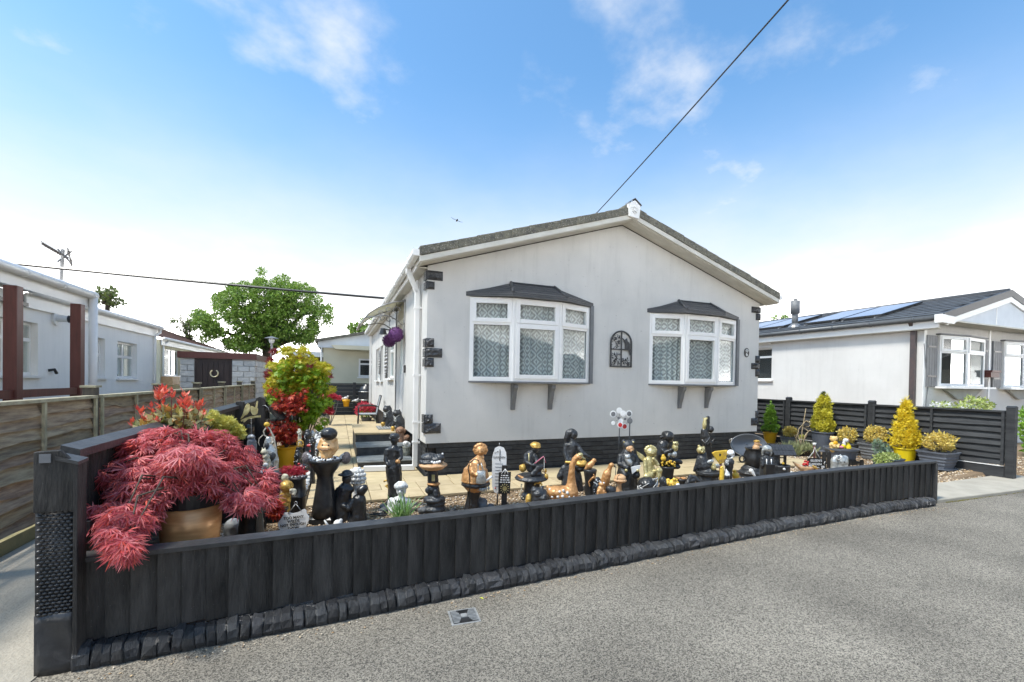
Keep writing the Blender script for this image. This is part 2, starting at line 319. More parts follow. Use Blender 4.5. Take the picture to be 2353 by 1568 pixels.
# ================================================================== SETTING
FC = np.polyfit([-1.125, -.847, -.549, -.336, .366, .883, 1.501, 2.249, 3.066, 3.264, 4.47, 6.449], [2.743+.13, 2.727+.13, 2.743+.13, 2.746+.13, 2.826+.13, 2.819+.13, 2.857+.13, 2.907+.13, 2.939+.13, 2.959+.13, 3.052+.13, 3.032+.13], 3)
def fy(x): return float(np.polyval(FC, x))
def asphalt():
    m = bpy.data.materials.new('asphalt'); m.use_nodes = True; t = m.node_tree; N, L = t.nodes, t.links; b = N['Principled BSDF']; b.inputs['Roughness'].default_value = .85; b.inputs['Specular IOR Level'].default_value = .3
    co = N.new('ShaderNodeTexCoord')
    v = N.new('ShaderNodeTexVoronoi'); v.inputs['Scale'].default_value = 170; L.new(co.outputs['Object'], v.inputs['Vector'])
    w = N.new('ShaderNodeTexNoise'); w.inputs['Scale'].default_value = 240; w.inputs['Detail'].default_value = 3; L.new(co.outputs['Object'], w.inputs['Vector'])
    se = N.new('ShaderNodeSeparateColor'); L.new(v.outputs['Color'], se.inputs[0])
    mu = N.new('ShaderNodeMath'); mu.operation = 'MULTIPLY_ADD'; L.new(se.outputs[0], mu.inputs[0]); mu.inputs[1].default_value = .6; L.new(w.outputs['Fac'], mu.inputs[2])
    cr = N.new('ShaderNodeValToRGB'); e = cr.color_ramp.elements; e[0].position = .38; e[0].color = (.032, .028, .023, 1); e[1].position = 1.0; e[1].color = (.365, .325, .262, 1)
    k = e.new(.62); k.color = (.122, .109, .089, 1); L.new(mu.outputs[0], cr.inputs[0])
    n = N.new('ShaderNodeTexNoise'); n.inputs['Scale'].default_value = .9; n.inputs['Detail'].default_value = 6; L.new(co.outputs['Object'], n.inputs['Vector'])
    mr = N.new('ShaderNodeMapRange'); L.new(n.outputs['Fac'], mr.inputs[0]); mr.inputs[1].default_value = .3; mr.inputs[2].default_value = .7; mr.inputs[3].default_value = .66; mr.inputs[4].default_value = 1.14
    mm = N.new('ShaderNodeMix'); mm.data_type = 'RGBA'; mm.blend_type = 'MULTIPLY'; mm.inputs[0].default_value = 1; L.new(cr.outputs[0], mm.inputs[6]); L.new(mr.outputs[0], mm.inputs[7]); L.new(mm.outputs[2], b.inputs['Base Color'])
    bp = N.new('ShaderNodeBump'); bp.inputs['Strength'].default_value = .8; bp.inputs['Distance'].default_value = .006; L.new(mu.outputs[0], bp.inputs['Height']); L.new(bp.outputs[0], b.inputs['Normal'])
    return m
M_ASPH = asphalt()
M_CONC = mat('concrete', (.42, .38, .31), (.33, .30, .245), scale=3.5, rough=.9, bump=.5, bscale=60, detail=9)
M_SLAB = mat('buff_paving', (.50, .40, .24), (.42, .33, .19), scale=5, rough=.85, bump=.35, bscale=50, obj_rnd=.07)
M_GRAVB = mat('gravel_bed', (.34, .24, .14), (.16, .11, .07), scale=70, rough=.95, bump=1, bscale=90)
M_GROUND = mat('rough_ground', (.14, .13, .09), (.1, .11, .06), scale=2, rough=.95, bump=.5)
def sheet(name, pts, z, m):
    g = G(); g.add([(x, y, z) for x, y in pts], [tuple(range(len(pts)))]); return tag(g.out(name, m), kind='structure')
sheet('ground', [(-400, -400), (400, -400), (400, 400), (-400, 400)], -.03, M_GROUND)
xs = np.linspace(-1.2, 6.72, 24)
sheet('road', [(-60, -14), (60, -14), (60, 3.05), (9.9, 3.10), (6.8, 3.14)]+[(x, fy(x)+.06) for x in xs[::-1]]+[(-1.3, 2.9), (-60, 2.8)], 0, M_ASPH)
sheet('concrete_path', [(-4.0, 2.28), (-1.30, 2.34), (-1.26, 2.8), (-1.26, 12), (-2.45, 12), (-2.45, 2.6), (-4, 2.6)], .005, M_CONC)
g = G().prism([(6.74, 3.12), (8.3, 3.06), (9.95, 3.04), (9.95, 3.72), (8.1, 3.69), (6.74, 3.72)], lambda p, k: (p[0], p[1], (-.02, .045)[k]))
tag(g.out('driveway_slab', M_CONC, bevel=.012), kind='structure')
gb = [(x, fy(x)+.03) for x in xs]+[(6.75, 3.7), (9.5, 3.7), (9.5, 17.5), (7.55, 17.5), (7.55, 6.36), (1.2, 6.36), (1.2, 5.3), (-.3, 5.3), (-.3, 17.5), (-1.22, 17.5), (-1.22, 2.95)]
sheet('gravel_bed', gb, .008, M_GRAVB)
sheet('neighbour_gravel', [(9.6, 3.45), (30, 3.4), (30, 30), (9.6, 30)], .006, M_GRAVB)
# paving slabs: front terrace and side path, each slab its own piece
patio = G().box(.36, 7.9, 5.33, 6.35, -.02, .02).out('patio', M_CONC); tag(patio, kind='structure')
def slab(par, x0, x1, y0, y1, z0=.02, z1=.052):
    j = lambda: random.uniform(-.003, .003)
    g = G().hexa([(x0+.004, y0+.004, z0), (x1-.004, y0+.004, z0), (x1-.004, y1-.004, z0), (x0+.004, y1-.004, z0), (x0+.004, y0+.004, z1+j()), (x1-.004, y0+.004, z1+j()), (x1-.004, y1-.004, z1+j()), (x0+.004, y1-.004, z1+j())])
    return g.out('paving_slab', M_SLAB, par, bevel=.005)
for r, (y0, y1) in enumerate(((5.3, 5.75), (5.75, 6.05), (6.05, 6.36))):
    x = .36-(0, .3, .12)[r]
    while x < 7.85:
        w = .6 if r != 1 else .45; slab(patio, max(x, .36), min(x+w, 7.9), y0, y1); x += w
slab(patio, .24, .36, 5.3, 5.85); slab(patio, .24, .36, 5.85, 6.36)
path = G().box(-.29, 1.12, 5.33, 18, -.02, .015).out('side_path', M_CONC); tag(path, kind='structure')
for c, (x0, x1) in enumerate(((-.3, .24), (.24, .68), (.68, 1.13))):
    y = 5.3-(0, .22, .1)[c] if c == 0 else 5.3+.0
    while y < 18:
        l = random.choice((.45, .6, .6, .75)); y1 = min(y+l, 18)
        if not (x1 > .36 and y < 6.36): slab(path, x0, x1, max(y, 5.3), y1, .015, .045)
        elif y1 > 6.4: slab(path, x0, x1, 6.37, y1, .015, .045)
        y = y1
bk = G().hexa([(7.9, 3.75, 0), (9.49, 3.75, 0), (9.49, 12, 0), (7.9, 12, 0), (8.2, 3.95, .012), (9.49, 3.8, .078), (9.49, 12, .078), (8.2, 12, .012)]); tag(bk.out('gravel_bank', M_GRAVB), kind='structure')
def bankz(X, Y): return np.clip((X-8.2)/1.29, 0, 1)*.066*np.clip((Y-3.75)/.2, 0, 1)
# loose gravel (stuff): thousands of pebbles
def pebbles(name, n, fn, smin, smax, m, flat=.6, z=.006):
    base = np.array([(0, 0, 1), (.9, 0, .2), (.2, .9, .1), (-.85, .2, .2), (-.1, -.9, .15), (.3, .2, -.6)], float)
    tri = np.array([(0, 1, 2), (0, 2, 3), (0, 3, 4), (0, 4, 1), (5, 2, 1), (5, 3, 2), (5, 4, 3), (5, 1, 4)])
    P = np.array(fn(n)); n = len(P)
    s = RN.uniform(smin, smax, n)[:, None]*np.stack([RN.uniform(.7, 1.2, n), RN.uniform(.7, 1.2, n), RN.uniform(.7, 1.1, n)*flat], 1)
    a = RN.uniform(0, 6.28, n); ca, sa = np.cos(a), np.sin(a)
    V = base[None]*s[:, None]; V = V*(1+RN.uniform(-.18, .18, V.shape))
    X = V[..., 0]*ca[:, None]-V[..., 1]*sa[:, None]; Y = V[..., 0]*sa[:, None]+V[..., 1]*ca[:, None]
    V = np.stack([X+P[:, 0:1], Y+P[:, 1:2], V[..., 2]+P[:, 2:3]+s[:, 2:3]*.5], -1).reshape(-1, 3)
    T = (tri[None]+np.arange(n)[:, None, None]*6).reshape(-1, 3)
    return npmesh(name, V, T, m)
def npmesh(name, V, T, m, parent=None, smooth=True, k=3):
    me = bpy.data.meshes.new(name); me.vertices.add(len(V)); me.vertices.foreach_set('co', np.ascontiguousarray(V, dtype=np.float32).ravel())
    me.loops.add(T.size); me.loops.foreach_set('vertex_index', np.ascontiguousarray(T, dtype=np.int32).ravel())
    me.polygons.add(len(T)); me.polygons.foreach_set('loop_start', np.arange(0, T.size, T.shape[1], dtype=np.int32)); me.polygons.foreach_set('loop_total', np.full(len(T), T.shape[1], np.int32))
    if smooth: me.polygons.foreach_set('use_smooth', np.ones(len(T), bool))
    me.update(calc_edges=True); me.validate()
    return link(name, me, m, parent)
def inpoly(n, x0, x1, y0, y1, cond, z=.01):
    X = RN.uniform(x0, x1, n); Y = RN.uniform(y0, y1, n); k = cond(X, Y)
    return np.stack([X[k], Y[k], np.full(k.sum(), z)+(bankz(X[k], Y[k]) if x0 > 6.6 and x1 < 9.6 else 0)+RN.uniform(0, .008, k.sum())], 1)
M_PEB = leafmat('gravel_stones', [(.62, .5, .34), (.32, .2, .1), (.7, .62, .5), (.45, .28, .13), (.2, .15, .11), (.58, .42, .24), (.75, .7, .62)], rough=.8, sss=0.001)
tag(pebbles('gravel', 30000, lambda n: inpoly(n, -1.2, 6.75, 2.9, 5.29, lambda X, Y: Y > np.polyval(FC, X)+.05), .009, .017, M_PEB), 'loose buff and orange gravel filling the front bed', 'gravel', kind='stuff')
tag(pebbles('gravel', 14000, lambda n: inpoly(n, 6.7, 9.48, 3.72, 8.5, lambda X, Y: (X > 7.95) | (Y < 5.3)), .012, .024, M_PEB), 'coarser pale gravel beside the dark grey fence', 'gravel', kind='stuff')
tag(pebbles('gravel', 9000, lambda n: inpoly(n, -1.18, -.32, 5.3, 12, lambda X, Y: X < 9), .010, .02, M_PEB), 'gravel strip beside the side path', 'gravel', kind='stuff')
tag(pebbles('gravel', 5000, lambda n: inpoly(n, 9.75, 13, 3.5, 6.5, lambda X, Y: X < 90), .012, .024, M_PEB), 'gravel beyond the dark grey fence end post', 'gravel', kind='stuff')
# ================================================================== MAIN HOUSE
HX0, HX1, HY0, HY1, HZB, HZT, HXC = 1.14, 7.53, 6.374, 17.5, .505, 2.99, 4.335
RS = .322                                            # roof slope
YV = 6.06                                            # verge front
house = thing('park_home', 'grey rendered single-storey park home with two bay windows and lichened gable verge', 'house', (HXC, HY0, 0))
def hp(o): o.parent = house; o.matrix_parent_inverse = Matrix.Translation((-HXC, -HY0, 0)); return o
def HO(g, name, m, **k): return hp(g.out(name, m, **k))
def wall_boxes(g, a0, a1, z0, z1, holes, t0, t1, axis='x'):
    """solid wall in a..z with rectangular holes, built from butted boxes"""
    xs = sorted({a0, a1}|{h[0] for h in holes}|{h[1] for h in holes}); zs = sorted({z0, z1}|{h[2] for h in holes}|{h[3] for h in holes})
    for i in range(len(xs)-1):
        run = None
        for j in range(len(zs)-1):
            cx, cz = (xs[i]+xs[i+1])/2, (zs[j]+zs[j+1])/2
            solid = not any(h[0] < cx < h[1] and h[2] < cz < h[3] for h in holes)
            if solid:
                run = [zs[j], zs[j+1]] if run is None else [run[0], zs[j+1]]
            if (not solid or j == len(zs)-2) and run:
                if axis == 'x': g.box(xs[i], xs[i+1], t0, t1, run[0], run[1])
                else: g.box(t0, t1, xs[i], xs[i+1], run[0], run[1])
                run = None
    return g
BAYS = [(1.75, 3.75, 2.36, 3.12), (4.935, 6.935, 5.53, 6.29)]
BZ0, BZ1, BD = 1.40, 2.615, .2
g = wall_boxes(G(), HX0, HX1, HZB, HZT, [(b[0]+.06, b[1]-.06, BZ0+.05, BZ1-.05) for b in BAYS], HY0, HY0+.15)
zap = HZT+(HXC-HX0)*RS
g.prism([(HX0, HZT), (HX1, HZT), (HXC, zap)], lambda p, k: (p[0], HY0+.15*k, p[1]))
HO(g, 'front_wall', M_RENDER)
SW = [(10.45, 11.6, 1.42, 2.36), (12.95, 13.6, 1.36, 2.34), (14.1, 15.2, 1.36, 2.34)]       # side windows y0,y1,z0,z1
DOOR = (8.82, 9.80, .50, 2.56)
g = wall_boxes(G(), HY0+.15, HY1, HZB, HZT, SW+[DOOR], HX0, HX0+.15, 'y'); HO(g, 'side_wall', M_RENDER)
HO(B(HX1-.15, HX1, HY0+.15, HY1, HZB, HZT), 'side_wall', M_RENDER)
g = B(HX0+.15, HX1-.15, HY1-.15, HY1, HZB, HZT); g.prism([(HX0, HZT), (HX1, HZT), (HXC, zap)], lambda p, k: (p[0], HY1-.15+.15*k, p[1])); HO(g, 'rear_wall', M_RENDER)
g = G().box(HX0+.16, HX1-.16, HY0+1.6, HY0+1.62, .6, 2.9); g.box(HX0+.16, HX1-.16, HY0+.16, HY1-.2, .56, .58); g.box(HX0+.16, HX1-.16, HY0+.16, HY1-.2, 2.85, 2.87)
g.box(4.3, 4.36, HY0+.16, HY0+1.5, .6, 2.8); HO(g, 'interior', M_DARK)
# black brick skirting
sk = HO(G().box(HX0+.05, HX1-.05, HY0+.07, HY0+.12, 0, HZB-.004).box(HX0+.07, HX0+.12, HY0+.12, HY1, 0, HZB-.004), 'skirting', M_BLACK)
bh = HZB/7
bm_ = G().box(-.1138, .1138, 0, .05, 0, bh-.007).mesh('brick'); bm_.materials.append(M_SKIRT)
for r in range(7):
    x = HX0+.045+(.115 if r % 2 else 0)
    while x+.11 < HX1+.02:
        o = link('brick', bm_, None, sk); o.location = (min(x+.112, HX1-.14), HY0+.02+random.uniform(-.002, .002), r*bh+.003); x += .23
    if r >= 0:
        for j in range(4):
            o = link('brick', bm_, None, sk); o.location = (HX0+.03, HY0+.16+(.115 if r % 2 else 0)+j*.23, r*bh+.003); o.rotation_euler.z = -R(90)
# quoins (rock-faced painted stones on the corners)
def quoin(x0, x1, z0, z1, yd=.03, side=None):
    pts = []
    g = G()
    x0_, x1_ = x0+.012, x1-.012
    # bevelled cushion with an uneven face
    nx, nz = 5, 4; V = []; Fc = []
    for j in range(nz+1):
        for i in range(nx+1):
            e = (i in (0, nx)) or (j in (0, nz))
            V.append((x0+(x1-x0)*i/nx, HY0-(.012 if e else yd+random.uniform(-.006, .008)), z0+(z1-z0)*j/nz))
    for j in range(nz):
        for i in range(nx): a = j*(nx+1)+i; Fc.append((a, a+1, a+nx+2, a+nx+1))
    g.add(V, Fc); g.box(x0, x1, HY0-.0118, HY0-.001, z0, z1)
    if side is not None:
        s0, s1 = (side, side+.0) if False else (0, 0)
        if side < 0: g.box(HX0-.03, HX0-.001, HY0-.011, HY0+.16, z0+.006, z1-.006)
        else: g.box(HX1+.001, HX1+.03, HY0-.011, HY0+.16, z0+.006, z1-.006)
    HO(g, 'quoin', M_BLACKS)
def vz(u, v): return gy(u, v, HY0)
QL = [(1602, 1014, 1660, 1055), (1602, 1055, 1629, 1087), (1596, 1268, 1627, 1303), (1590, 1305, 1657, 1342), (1596, 1342, 1626, 1377), (1590, 1555, 1622, 1588), (1587, 1589, 1652, 1625)]
for u0, v0, u1, v1 in QL:
    a, b = vz(u0, v0), vz(u1, v1); quoin(HX0-.012, b.x, b.z, a.z, side=-1)
for u0, v0, u1, v1 in [(2818, 1150, 2850, 1176), (2834, 1176, 2852, 1203), (2832, 1335, 2852, 1362), (2817, 1362, 2852, 1386), (2832, 1386, 2852, 1413), (2832, 1542, 2852, 1568), (2816, 1569, 2852, 1595)]:
    a, b = vz(u0, v0), vz(u1, v1); quoin(a.x, HX1+.012, b.z, a.z, side=1)
# ---- bay windows
def facet(par, A, Bp, z0, z1, opener, top=.37):
    """one glazed facet between plan points A,B: frame, transom, sash, panes, net"""
    A, Bp = Vector((A[0], A[1], 0)), Vector((Bp[0], Bp[1], 0)); d = (Bp-A); L = d.length; d.normalize(); n = Vector((d.y, -d.x, 0))
    def bx(g, a0, a1, c0, c1, o0, o1):          # along, z, out
        P = lambda a, o, z: A+d*a+n*o+Vector((0, 0, z))
        return g.hexa([P(a0, o0, c0), P(a1, o0, c0), P(a1, o1, c0), P(a0, o1, c0), P(a0, o0, c1), P(a1, o0, c1), P(a1, o1, c1), P(a0, o1, c1)])
    fw = .062; zt = z1-top
    g = G()
    bx(g, 0, fw, z0, z1, -.06, 0); bx(g, L-fw, L, z0, z1, -.06, 0); bx(g, fw, L-fw, z0, z0+fw, -.06, -.001); bx(g, fw, L-fw, z1-.05, z1, -.06, -.001); bx(g, fw, L-fw, zt-.03, zt+.03, -.06, -.002)
    hp_sub(g.out('window_frame', M_UPVC, bevel=.004), par)
    g = G(); s = .05
    lights = [(zt+.03, z1-.05, opener in ('top', 'all')), (z0+fw, zt-.03, opener == 'all')]
    for c0, c1, sash in lights:
        a0, a1 = fw, L-fw; o = -.02
        if sash:
            a0 -= .028; a1 += .028; c0s, c1s = c0-.022, c1+.022
            g2 = G(); bx(g2, a0, a0+s+.012, c0s, c1s, -.05, .014); bx(g2, a1-s-.012, a1, c0s, c1s, -.05, .014); bx(g2, a0+s+.012, a1-s-.012, c0s, c0s+s+.012, -.05, .013); bx(g2, a0+s+.012, a1-s-.012, c1s-s-.012, c1s, -.05, .013)
            hp_sub(g2.out('opening_sash', M_UPVC, bevel=.004), par); pa0, pa1, pc0, pc1 = a0+s, a1-s, c0s+s, c1s-s
        else: pa0, pa1, pc0, pc1 = a0, a1, c0, c1
        g3 = G(); bx(g3, pa0, pa1, pc0, pc1, -.03, -.024); hp_sub(g3.out('pane', M_GLASS), par)
        g4 = G()                                     # dark gasket
        for q in ((pa0, pa0+.006, pc0, pc1), (pa1-.006, pa1, pc0, pc1), (pa0, pa1, pc0, pc0+.006), (pa0, pa1, pc1-.006, pc1)): bx(g4, q[0], q[1], q[2], q[3], -.032, -.022)
        hp_sub(g4.out('gasket', M_GREYP), par)
def hp_sub(o, par): o.parent = par; return o
for (xa, xb, m0, m1) in BAYS:
    ya, ym = HY0, HY0-BD
    plan = [(xa, ya), (m0, ym), (m1, ym), (xb, ya)]
    g = G()                                          # sill board and head board
    ex = [(xa-.01, ya-.002), (m0-.01, ym-.012), (m1+.01, ym-.012), (xb+.03, ya-.002)]
    g.prism(ex, lambda p, k: (p[0], p[1], BZ0-.03+.025*k))
    bay = HO(g, 'bay_window', M_GREYP, bevel=.004)
    hp_sub(G().prism(ex, lambda p, k: (p[0], p[1], BZ1+.002+.001*k)).out('head_board', M_GREYP), bay)
    for i in range(3): facet(bay, plan[i], plan[i+1], BZ0-.004, BZ1, ('top', 'all' if i == 1 else 'top', 'top')[i])
    for (x, y) in plan[1:3]: hp_sub(G().tube([(x, y+.012, BZ0-.003), (x, y+.012, BZ1)], .022, 8).out('corner_post', M_UPVC), bay)
    # grey return strip at the far end
    hp_sub(B(xb-.004, xb+.055, HY0-.035, HY0-.001, BZ0-.02, BZ1+.02).out('return_strip', M_GREYP), bay)
    # net curtain: folded sheet following the bay inside
    V, Fc = [], []; n = 150; tot = 0; segs = []
    for i in range(3): segs.append((Vector(plan[i]), Vector(plan[i+1])))
    Ls = [(b-a).length for a, b in segs]; LT = sum(Ls)
    for k in range(n+1):
        s = LT*k/n; i = 0
        while i < 2 and s > Ls[i]: s -= Ls[i]; i += 1
        p = segs[i][0].lerp(segs[i][1], min(1, s/Ls[i])); p = Vector((p.x, p.y+.11+.022*math.sin(k*.9)+.012*math.sin(k*.37)))
        p.x = HXC + (p.x-HXC)
        V += [(p.x, p.y, BZ0+.03), (p.x, p.y, BZ1-.03)]
        if k: Fc.append((2*k-2, 2*k, 2*k+1, 2*k-1))
    hp_sub(G().add(V, Fc).out('net_curtain', M_NET, smooth=True), bay)
    # tiled hip roof, one strip per course and facet
    ov = .10; dx = (m0-xa)/BD
    eave = [(xa-.06, ya-.0), (m0-.06, ym-ov), (m1+.06, ym-ov), (xb+.06, ya-.0)]
    ridge = [(xa+.30, HY0-.005), (m0+.02, HY0-.005), (m1-.02, HY0-.005), (xb-.30, HY0-.005)]
    ze, zr = BZ1+.045, 2.865; C = 4
    zs_e = [ze, ze, ze, ze]; zs_r = [ze+.001, zr, zr, ze+.001]
    tip = [(xa-.06, HY0-.004), (xb+.06, HY0-.004)]
    for f in range(3):
        if f == 1: e0, e1, r0, r1, zr0, zr1 = eave[1], eave[2], ridge[1], ridge[2], zr, zr
        elif f == 0: e0, e1, r0, r1, zr0, zr1 = eave[0], eave[1], (xa-.06+.001, HY0-.004), ridge[1], ze+.0, zr
        else: e0, e1, r0, r1, zr0, zr1 = eave[2], eave[3], ridge[2], (xb+.06-.001, HY0-.004), zr, ze
        E0, E1 = Vector((*e0, ze)), Vector((*e1, ze)); R0, R1 = Vector((*r0, zr0)), Vector((*r1, zr1))
        for c in range(C):
            a, b = c/C, (c+1)/C+.02
            p0, p1, q0, q1 = E0.lerp(R0, a), E1.lerp(R1, a), E0.lerp(R0, min(b, 1)), E1.lerp(R1, min(b, 1))
            up = Vector((0, 0, .022)); lo = Vector((0, 0, .004))
            g = G().hexa([p0, p1, q1, q0, p0+up, p1+up, q1+lo, q0+lo]); hp_sub(g.out('roof_tile_course', M_TILE), bay)
    hp_sub(G().prism([(eave[0][0], HY0-.003), eave[1], eave[2], (eave[3][0], HY0-.003)], lambda p, k: (p[0], p[1], ze-.04+.038*k)).out('eave_board', M_TILE), bay)
    for a, b in ((eave[1], ridge[1]), (eave[2], ridge[2])): hp_sub(G().tube([Vector((*a, ze+.02)), Vector((*b, zr+.015))], .024, 8).out('hip_ridge', M_TILE, smooth=True), bay)
    hp_sub(G().tube([(ridge[1][0], HY0-.012, zr+.008), (ridge[2][0], HY0-.012, zr+.008)], .016, 6).out('top_flashing', M_TILE), bay)
    for bxx in (m0+.04, m1-.10):
        pr = [(0, 0), (.15, 0), (.15, -.05), (.11, -.10), (.085, -.2), (.05, -.29), (.035, -.385), (0, -.385)]
        g = G().prism(pr, lambda p, k: (bxx+.065*k, HY0-.002-p[0], BZ0-.048+p[1])); hp_sub(g.out('support_bracket', M_GREYP, bevel=.004), bay)
# ---- gable verge, soffit, ridge plaque, roof, gutters
M_VERGE = mat('lichened_concrete_verge', (.085, .083, .073), (.175, .165, .125), scale=13, rough=.95, bump=.9, bscale=35, detail=8, speck=(40, .2, (.36, .35, .31)))
M_ROOF = mat('concrete_roof_tile', (.10, .095, .08), (.17, .16, .12), scale=5, rough=.95, bump=.6, bscale=30)
M_SOFF = mat('soffit_board', (.62, .60, .54), (.54, .52, .46), scale=4, rough=.6)
XT0, XT1, ZT = .976, 7.694, 3.145
for s in (-1, 1):
    xt = XT0 if s < 0 else XT1
    zr_ = lambda x: ZT+(abs(x-xt))*RS
    n = 13
    for k in range(n):                                # verge tiles, slightly uneven
        xa_, xb_ = xt+(HXC-xt)*k/n, xt+(HXC-xt)*(k+1)/n*1.0
        j = random.uniform(-.004, .004); g = G(); y0_ = YV+random.uniform(-.006, .006)
        pts = [(xa_, zr_(xa_)-.112+j), (xb_, zr_(xb_)-.112+j), (xb_, zr_(xb_)+.006+j), (xa_, zr_(xa_)+.012+j)]
        if s > 0: pts = pts[::-1]
        g.prism(pts, lambda p, k: (p[0], y0_+.05*k, p[1])); HO(g, 'verge_tile', M_VERGE, bevel=.008)
    # white trim under verge, soffit boards
    pts = [(xt, zr_(xt)-.185), (HXC, zr_(HXC)-.185), (HXC, zr_(HXC)-.114), (xt, zr_(xt)-.114)]
    HO(G().prism(pts if s < 0 else pts[::-1], lambda p, k: (p[0], YV+.012+.03*k, p[1])), 'barge_board', M_SOFF)
    for q in range(2):
        y0_, y1_ = YV+.045+.135*q, YV+.175+.135*q
        pts = [(xt, zr_(xt)-.195), (HXC, zr_(HXC)-.195), (HXC, zr_(HXC)-.18), (xt, zr_(xt)-.18)]
        HO(G().prism(pts if s < 0 else pts[::-1], lambda p, k: (p[0], (y0_, y1_)[k], p[1])), 'soffit_board', M_SOFF)
    # roof slope with stepped courses
    g = G(); C = 14; V, Fc = [], []
    for c in range(C):
        a, b = c/C, (c+1)/C; x0_, x1_ = xt+(HXC-xt)*a, xt+(HXC-xt)*b
        V = [(x0_, YV+.05, zr_(x0_)-.012), (x0_, HY1+.3, zr_(x0_)-.012), (x1_, HY1+.3, zr_(x1_)-.02), (x1_, YV+.05, zr_(x1_)-.02), (x0_, YV+.05, zr_(x0_)+.01), (x0_, HY1+.3, zr_(x0_)+.01), (x1_, HY1+.3, zr_(x1_)-.008), (x1_, YV+.05, zr_(x1_)-.008)]
        g.add(V, BOXF)
    HO(g, 'roof_slope', M_ROOF)
    # eave fascia, gutter with brackets
    xe = xt+(.02 if s < 0 else -.02); dx = -1 if s < 0 else 1
    HO(B(min(xe, xe-dx*.02), max(xe, xe-dx*.02), YV+.06, HY1+.28, ZT-.19, ZT-.02), 'fascia', M_UPVC)
    HO(B(min(xe-dx*.02, HX0 if s < 0 else HX1), max(xe-dx*.02, HX0 if s < 0 else HX1), HY0, HY1, ZT-.195, ZT-.18), 'eave_soffit', M_SOFF)
    gx0 = xe+dx*.10
    prof = [(0, 0), (.10, 0), (.10, -.055), (.075, -.085), (.025, -.085), (0, -.06), (.006, -.06), (.03, -.078), (.07, -.078), (.093, -.05), (.093, -.008), (0, -.008)]
    HO(G().prism([(xe+dx*.002+dx*p[0], ZT-.03+p[1]) for p in ([(0, -.01), (.008, -.01), (.008, -.06), (.03, -.075), (.075, -.075), (.095, -.05), (.095, 0), (.103, 0), (.103, -.055), (.08, -.085), (.025, -.085), (0, -.065)][::-1 if s > 0 else 1])], lambda p, k: (p[0], (YV+.02, HY1+.28)[k], p[1])), 'gutter', M_UPVC)
    HO(B(min(xe+dx*.002, xe+dx*.103), max(xe+dx*.002, xe+dx*.103), YV+.012, YV+.019, ZT-.112, ZT-.03), 'gutter_end', M_UPVC)
    y = YV+.5
    while y < HY1:
        HO(B(min(xe+dx*.0, xe+dx*.112), max(xe+dx*.0, xe+dx*.112), y, y+.03, ZT-.122, ZT-.026), 'gutter_bracket', M_UPVC); y += .78
g = G().prism([(HXC-.10, 4.05), (HXC+.09, 4.03), (HXC+.115, 4.24), (HXC, 4.32), (HXC-.115, 4.25)], lambda p, k: (p[0], YV-.03+.06*k, p[1]))
fin = HO(g, 'ridge_plaque', M_UPVC, bevel=.006)
g = G()
for a in np.linspace(.6, 5.4, 9): g.ball((HXC+.045*math.cos(a), YV-.032, 4.16+.05*math.sin(a)), .012, 6)
g.tube([(HXC-.06, YV-.032, 4.2), (HXC-.02, YV-.034, 4.15), (HXC+.03, YV-.034, 4.13), (HXC+.06, YV-.032, 4.17)], .008, 6); hp_sub(g.out('crest_relief', M_WHITE), fin)
HO(G().prism([(HXC-.13, 4.255), (HXC, 4.34), (HXC+.13, 4.245), (HXC+.13, 4.255), (HXC, 4.352), (HXC-.13, 4.265)], lambda p, k: (p[0], YV-.04+.09*k, p[1])), 'plaque_cap', M_GREYP)
HO(G().tube([(HXC, YV+.05, 4.25), (HXC, HY1+.3, 4.25)], .075, 10), 'ridge_tile', M_ROOF, smooth=True)
# ---- side: downpipes, door, canopy, windows
DX, DY = 1.075, 6.86
g = G().bar((DX, DY, .10), (DX, DY, 2.72), .07, .07); g.bar((DX, DY, 2.70), (DX-.13, DY, 2.98), .07, .07); g.bar((DX-.13, DY, 2.96), (DX-.13, DY, 3.06), .075, .075)
dp = HO(g, 'downpipe', M_UPVC, bevel=.006)
for z in (.45, .75, 1.45, 2.45): hp_sub(B(DX-.043, HX0-.002, DY-.043, DY+.043, z, z+.03).out('pipe_clip', M_UPVC), dp)
g = G().bar((DX, DY, .09), (.36, DY+.1, .09), .075, .075); hp_sub(g.out('ground_pipe', M_UPVC, bevel=.006), dp)
HO(G().tube([(1.1, 6.98, .55), (1.1, 6.98, 2.9)], .022, 8), 'waste_pipe', M_UPVC)
HO(G().bar((DX, 17.2, .05), (DX, 17.2, 3.0), .07, .07), 'downpipe', M_UPVC)
y0, y1, z0, z1 = DOOR
door = HO(B(HX0+.05, HX0+.095, y0+.06, y1-.06, z0+.06, z1-.06), 'door', M_UPVC, bevel=.004)
hp_sub(wall_boxes(G(), y0+.002, y1-.002, z0, z1-.002, [(y0+.06, y1-.06, z0+.06, z1-.06)], HX0-.01, HX0+.11, 'y').out('door_frame', M_UPVC), door)
hp_sub(B(HX0+.044, HX0+.049, y0+.2, y1-.2, 1.5, 2.3).out('pane', M_GLASS), door); hp_sub(B(HX0+.042, HX0+.049, y0+.2, y1-.2, .75, 1.3).out('door_panel', M_UPVC, bevel=.004), door)
hp_sub(G().bar((HX0+.02, y0+.14, 1.5), (HX0+.02, y0+.14, 1.66), .02, .02).out('handle', M_METAL), door)
HO(B(HX0-.09, HX0+.03, y0-.02, y1+.02, z0-.04, z0-.003), 'door_sill', M_UPVC)
HO(B(HX0-.025, HX0-.001, y1+.003, y1+.09, z0, z1), 'door_reveal', M_GREYP)
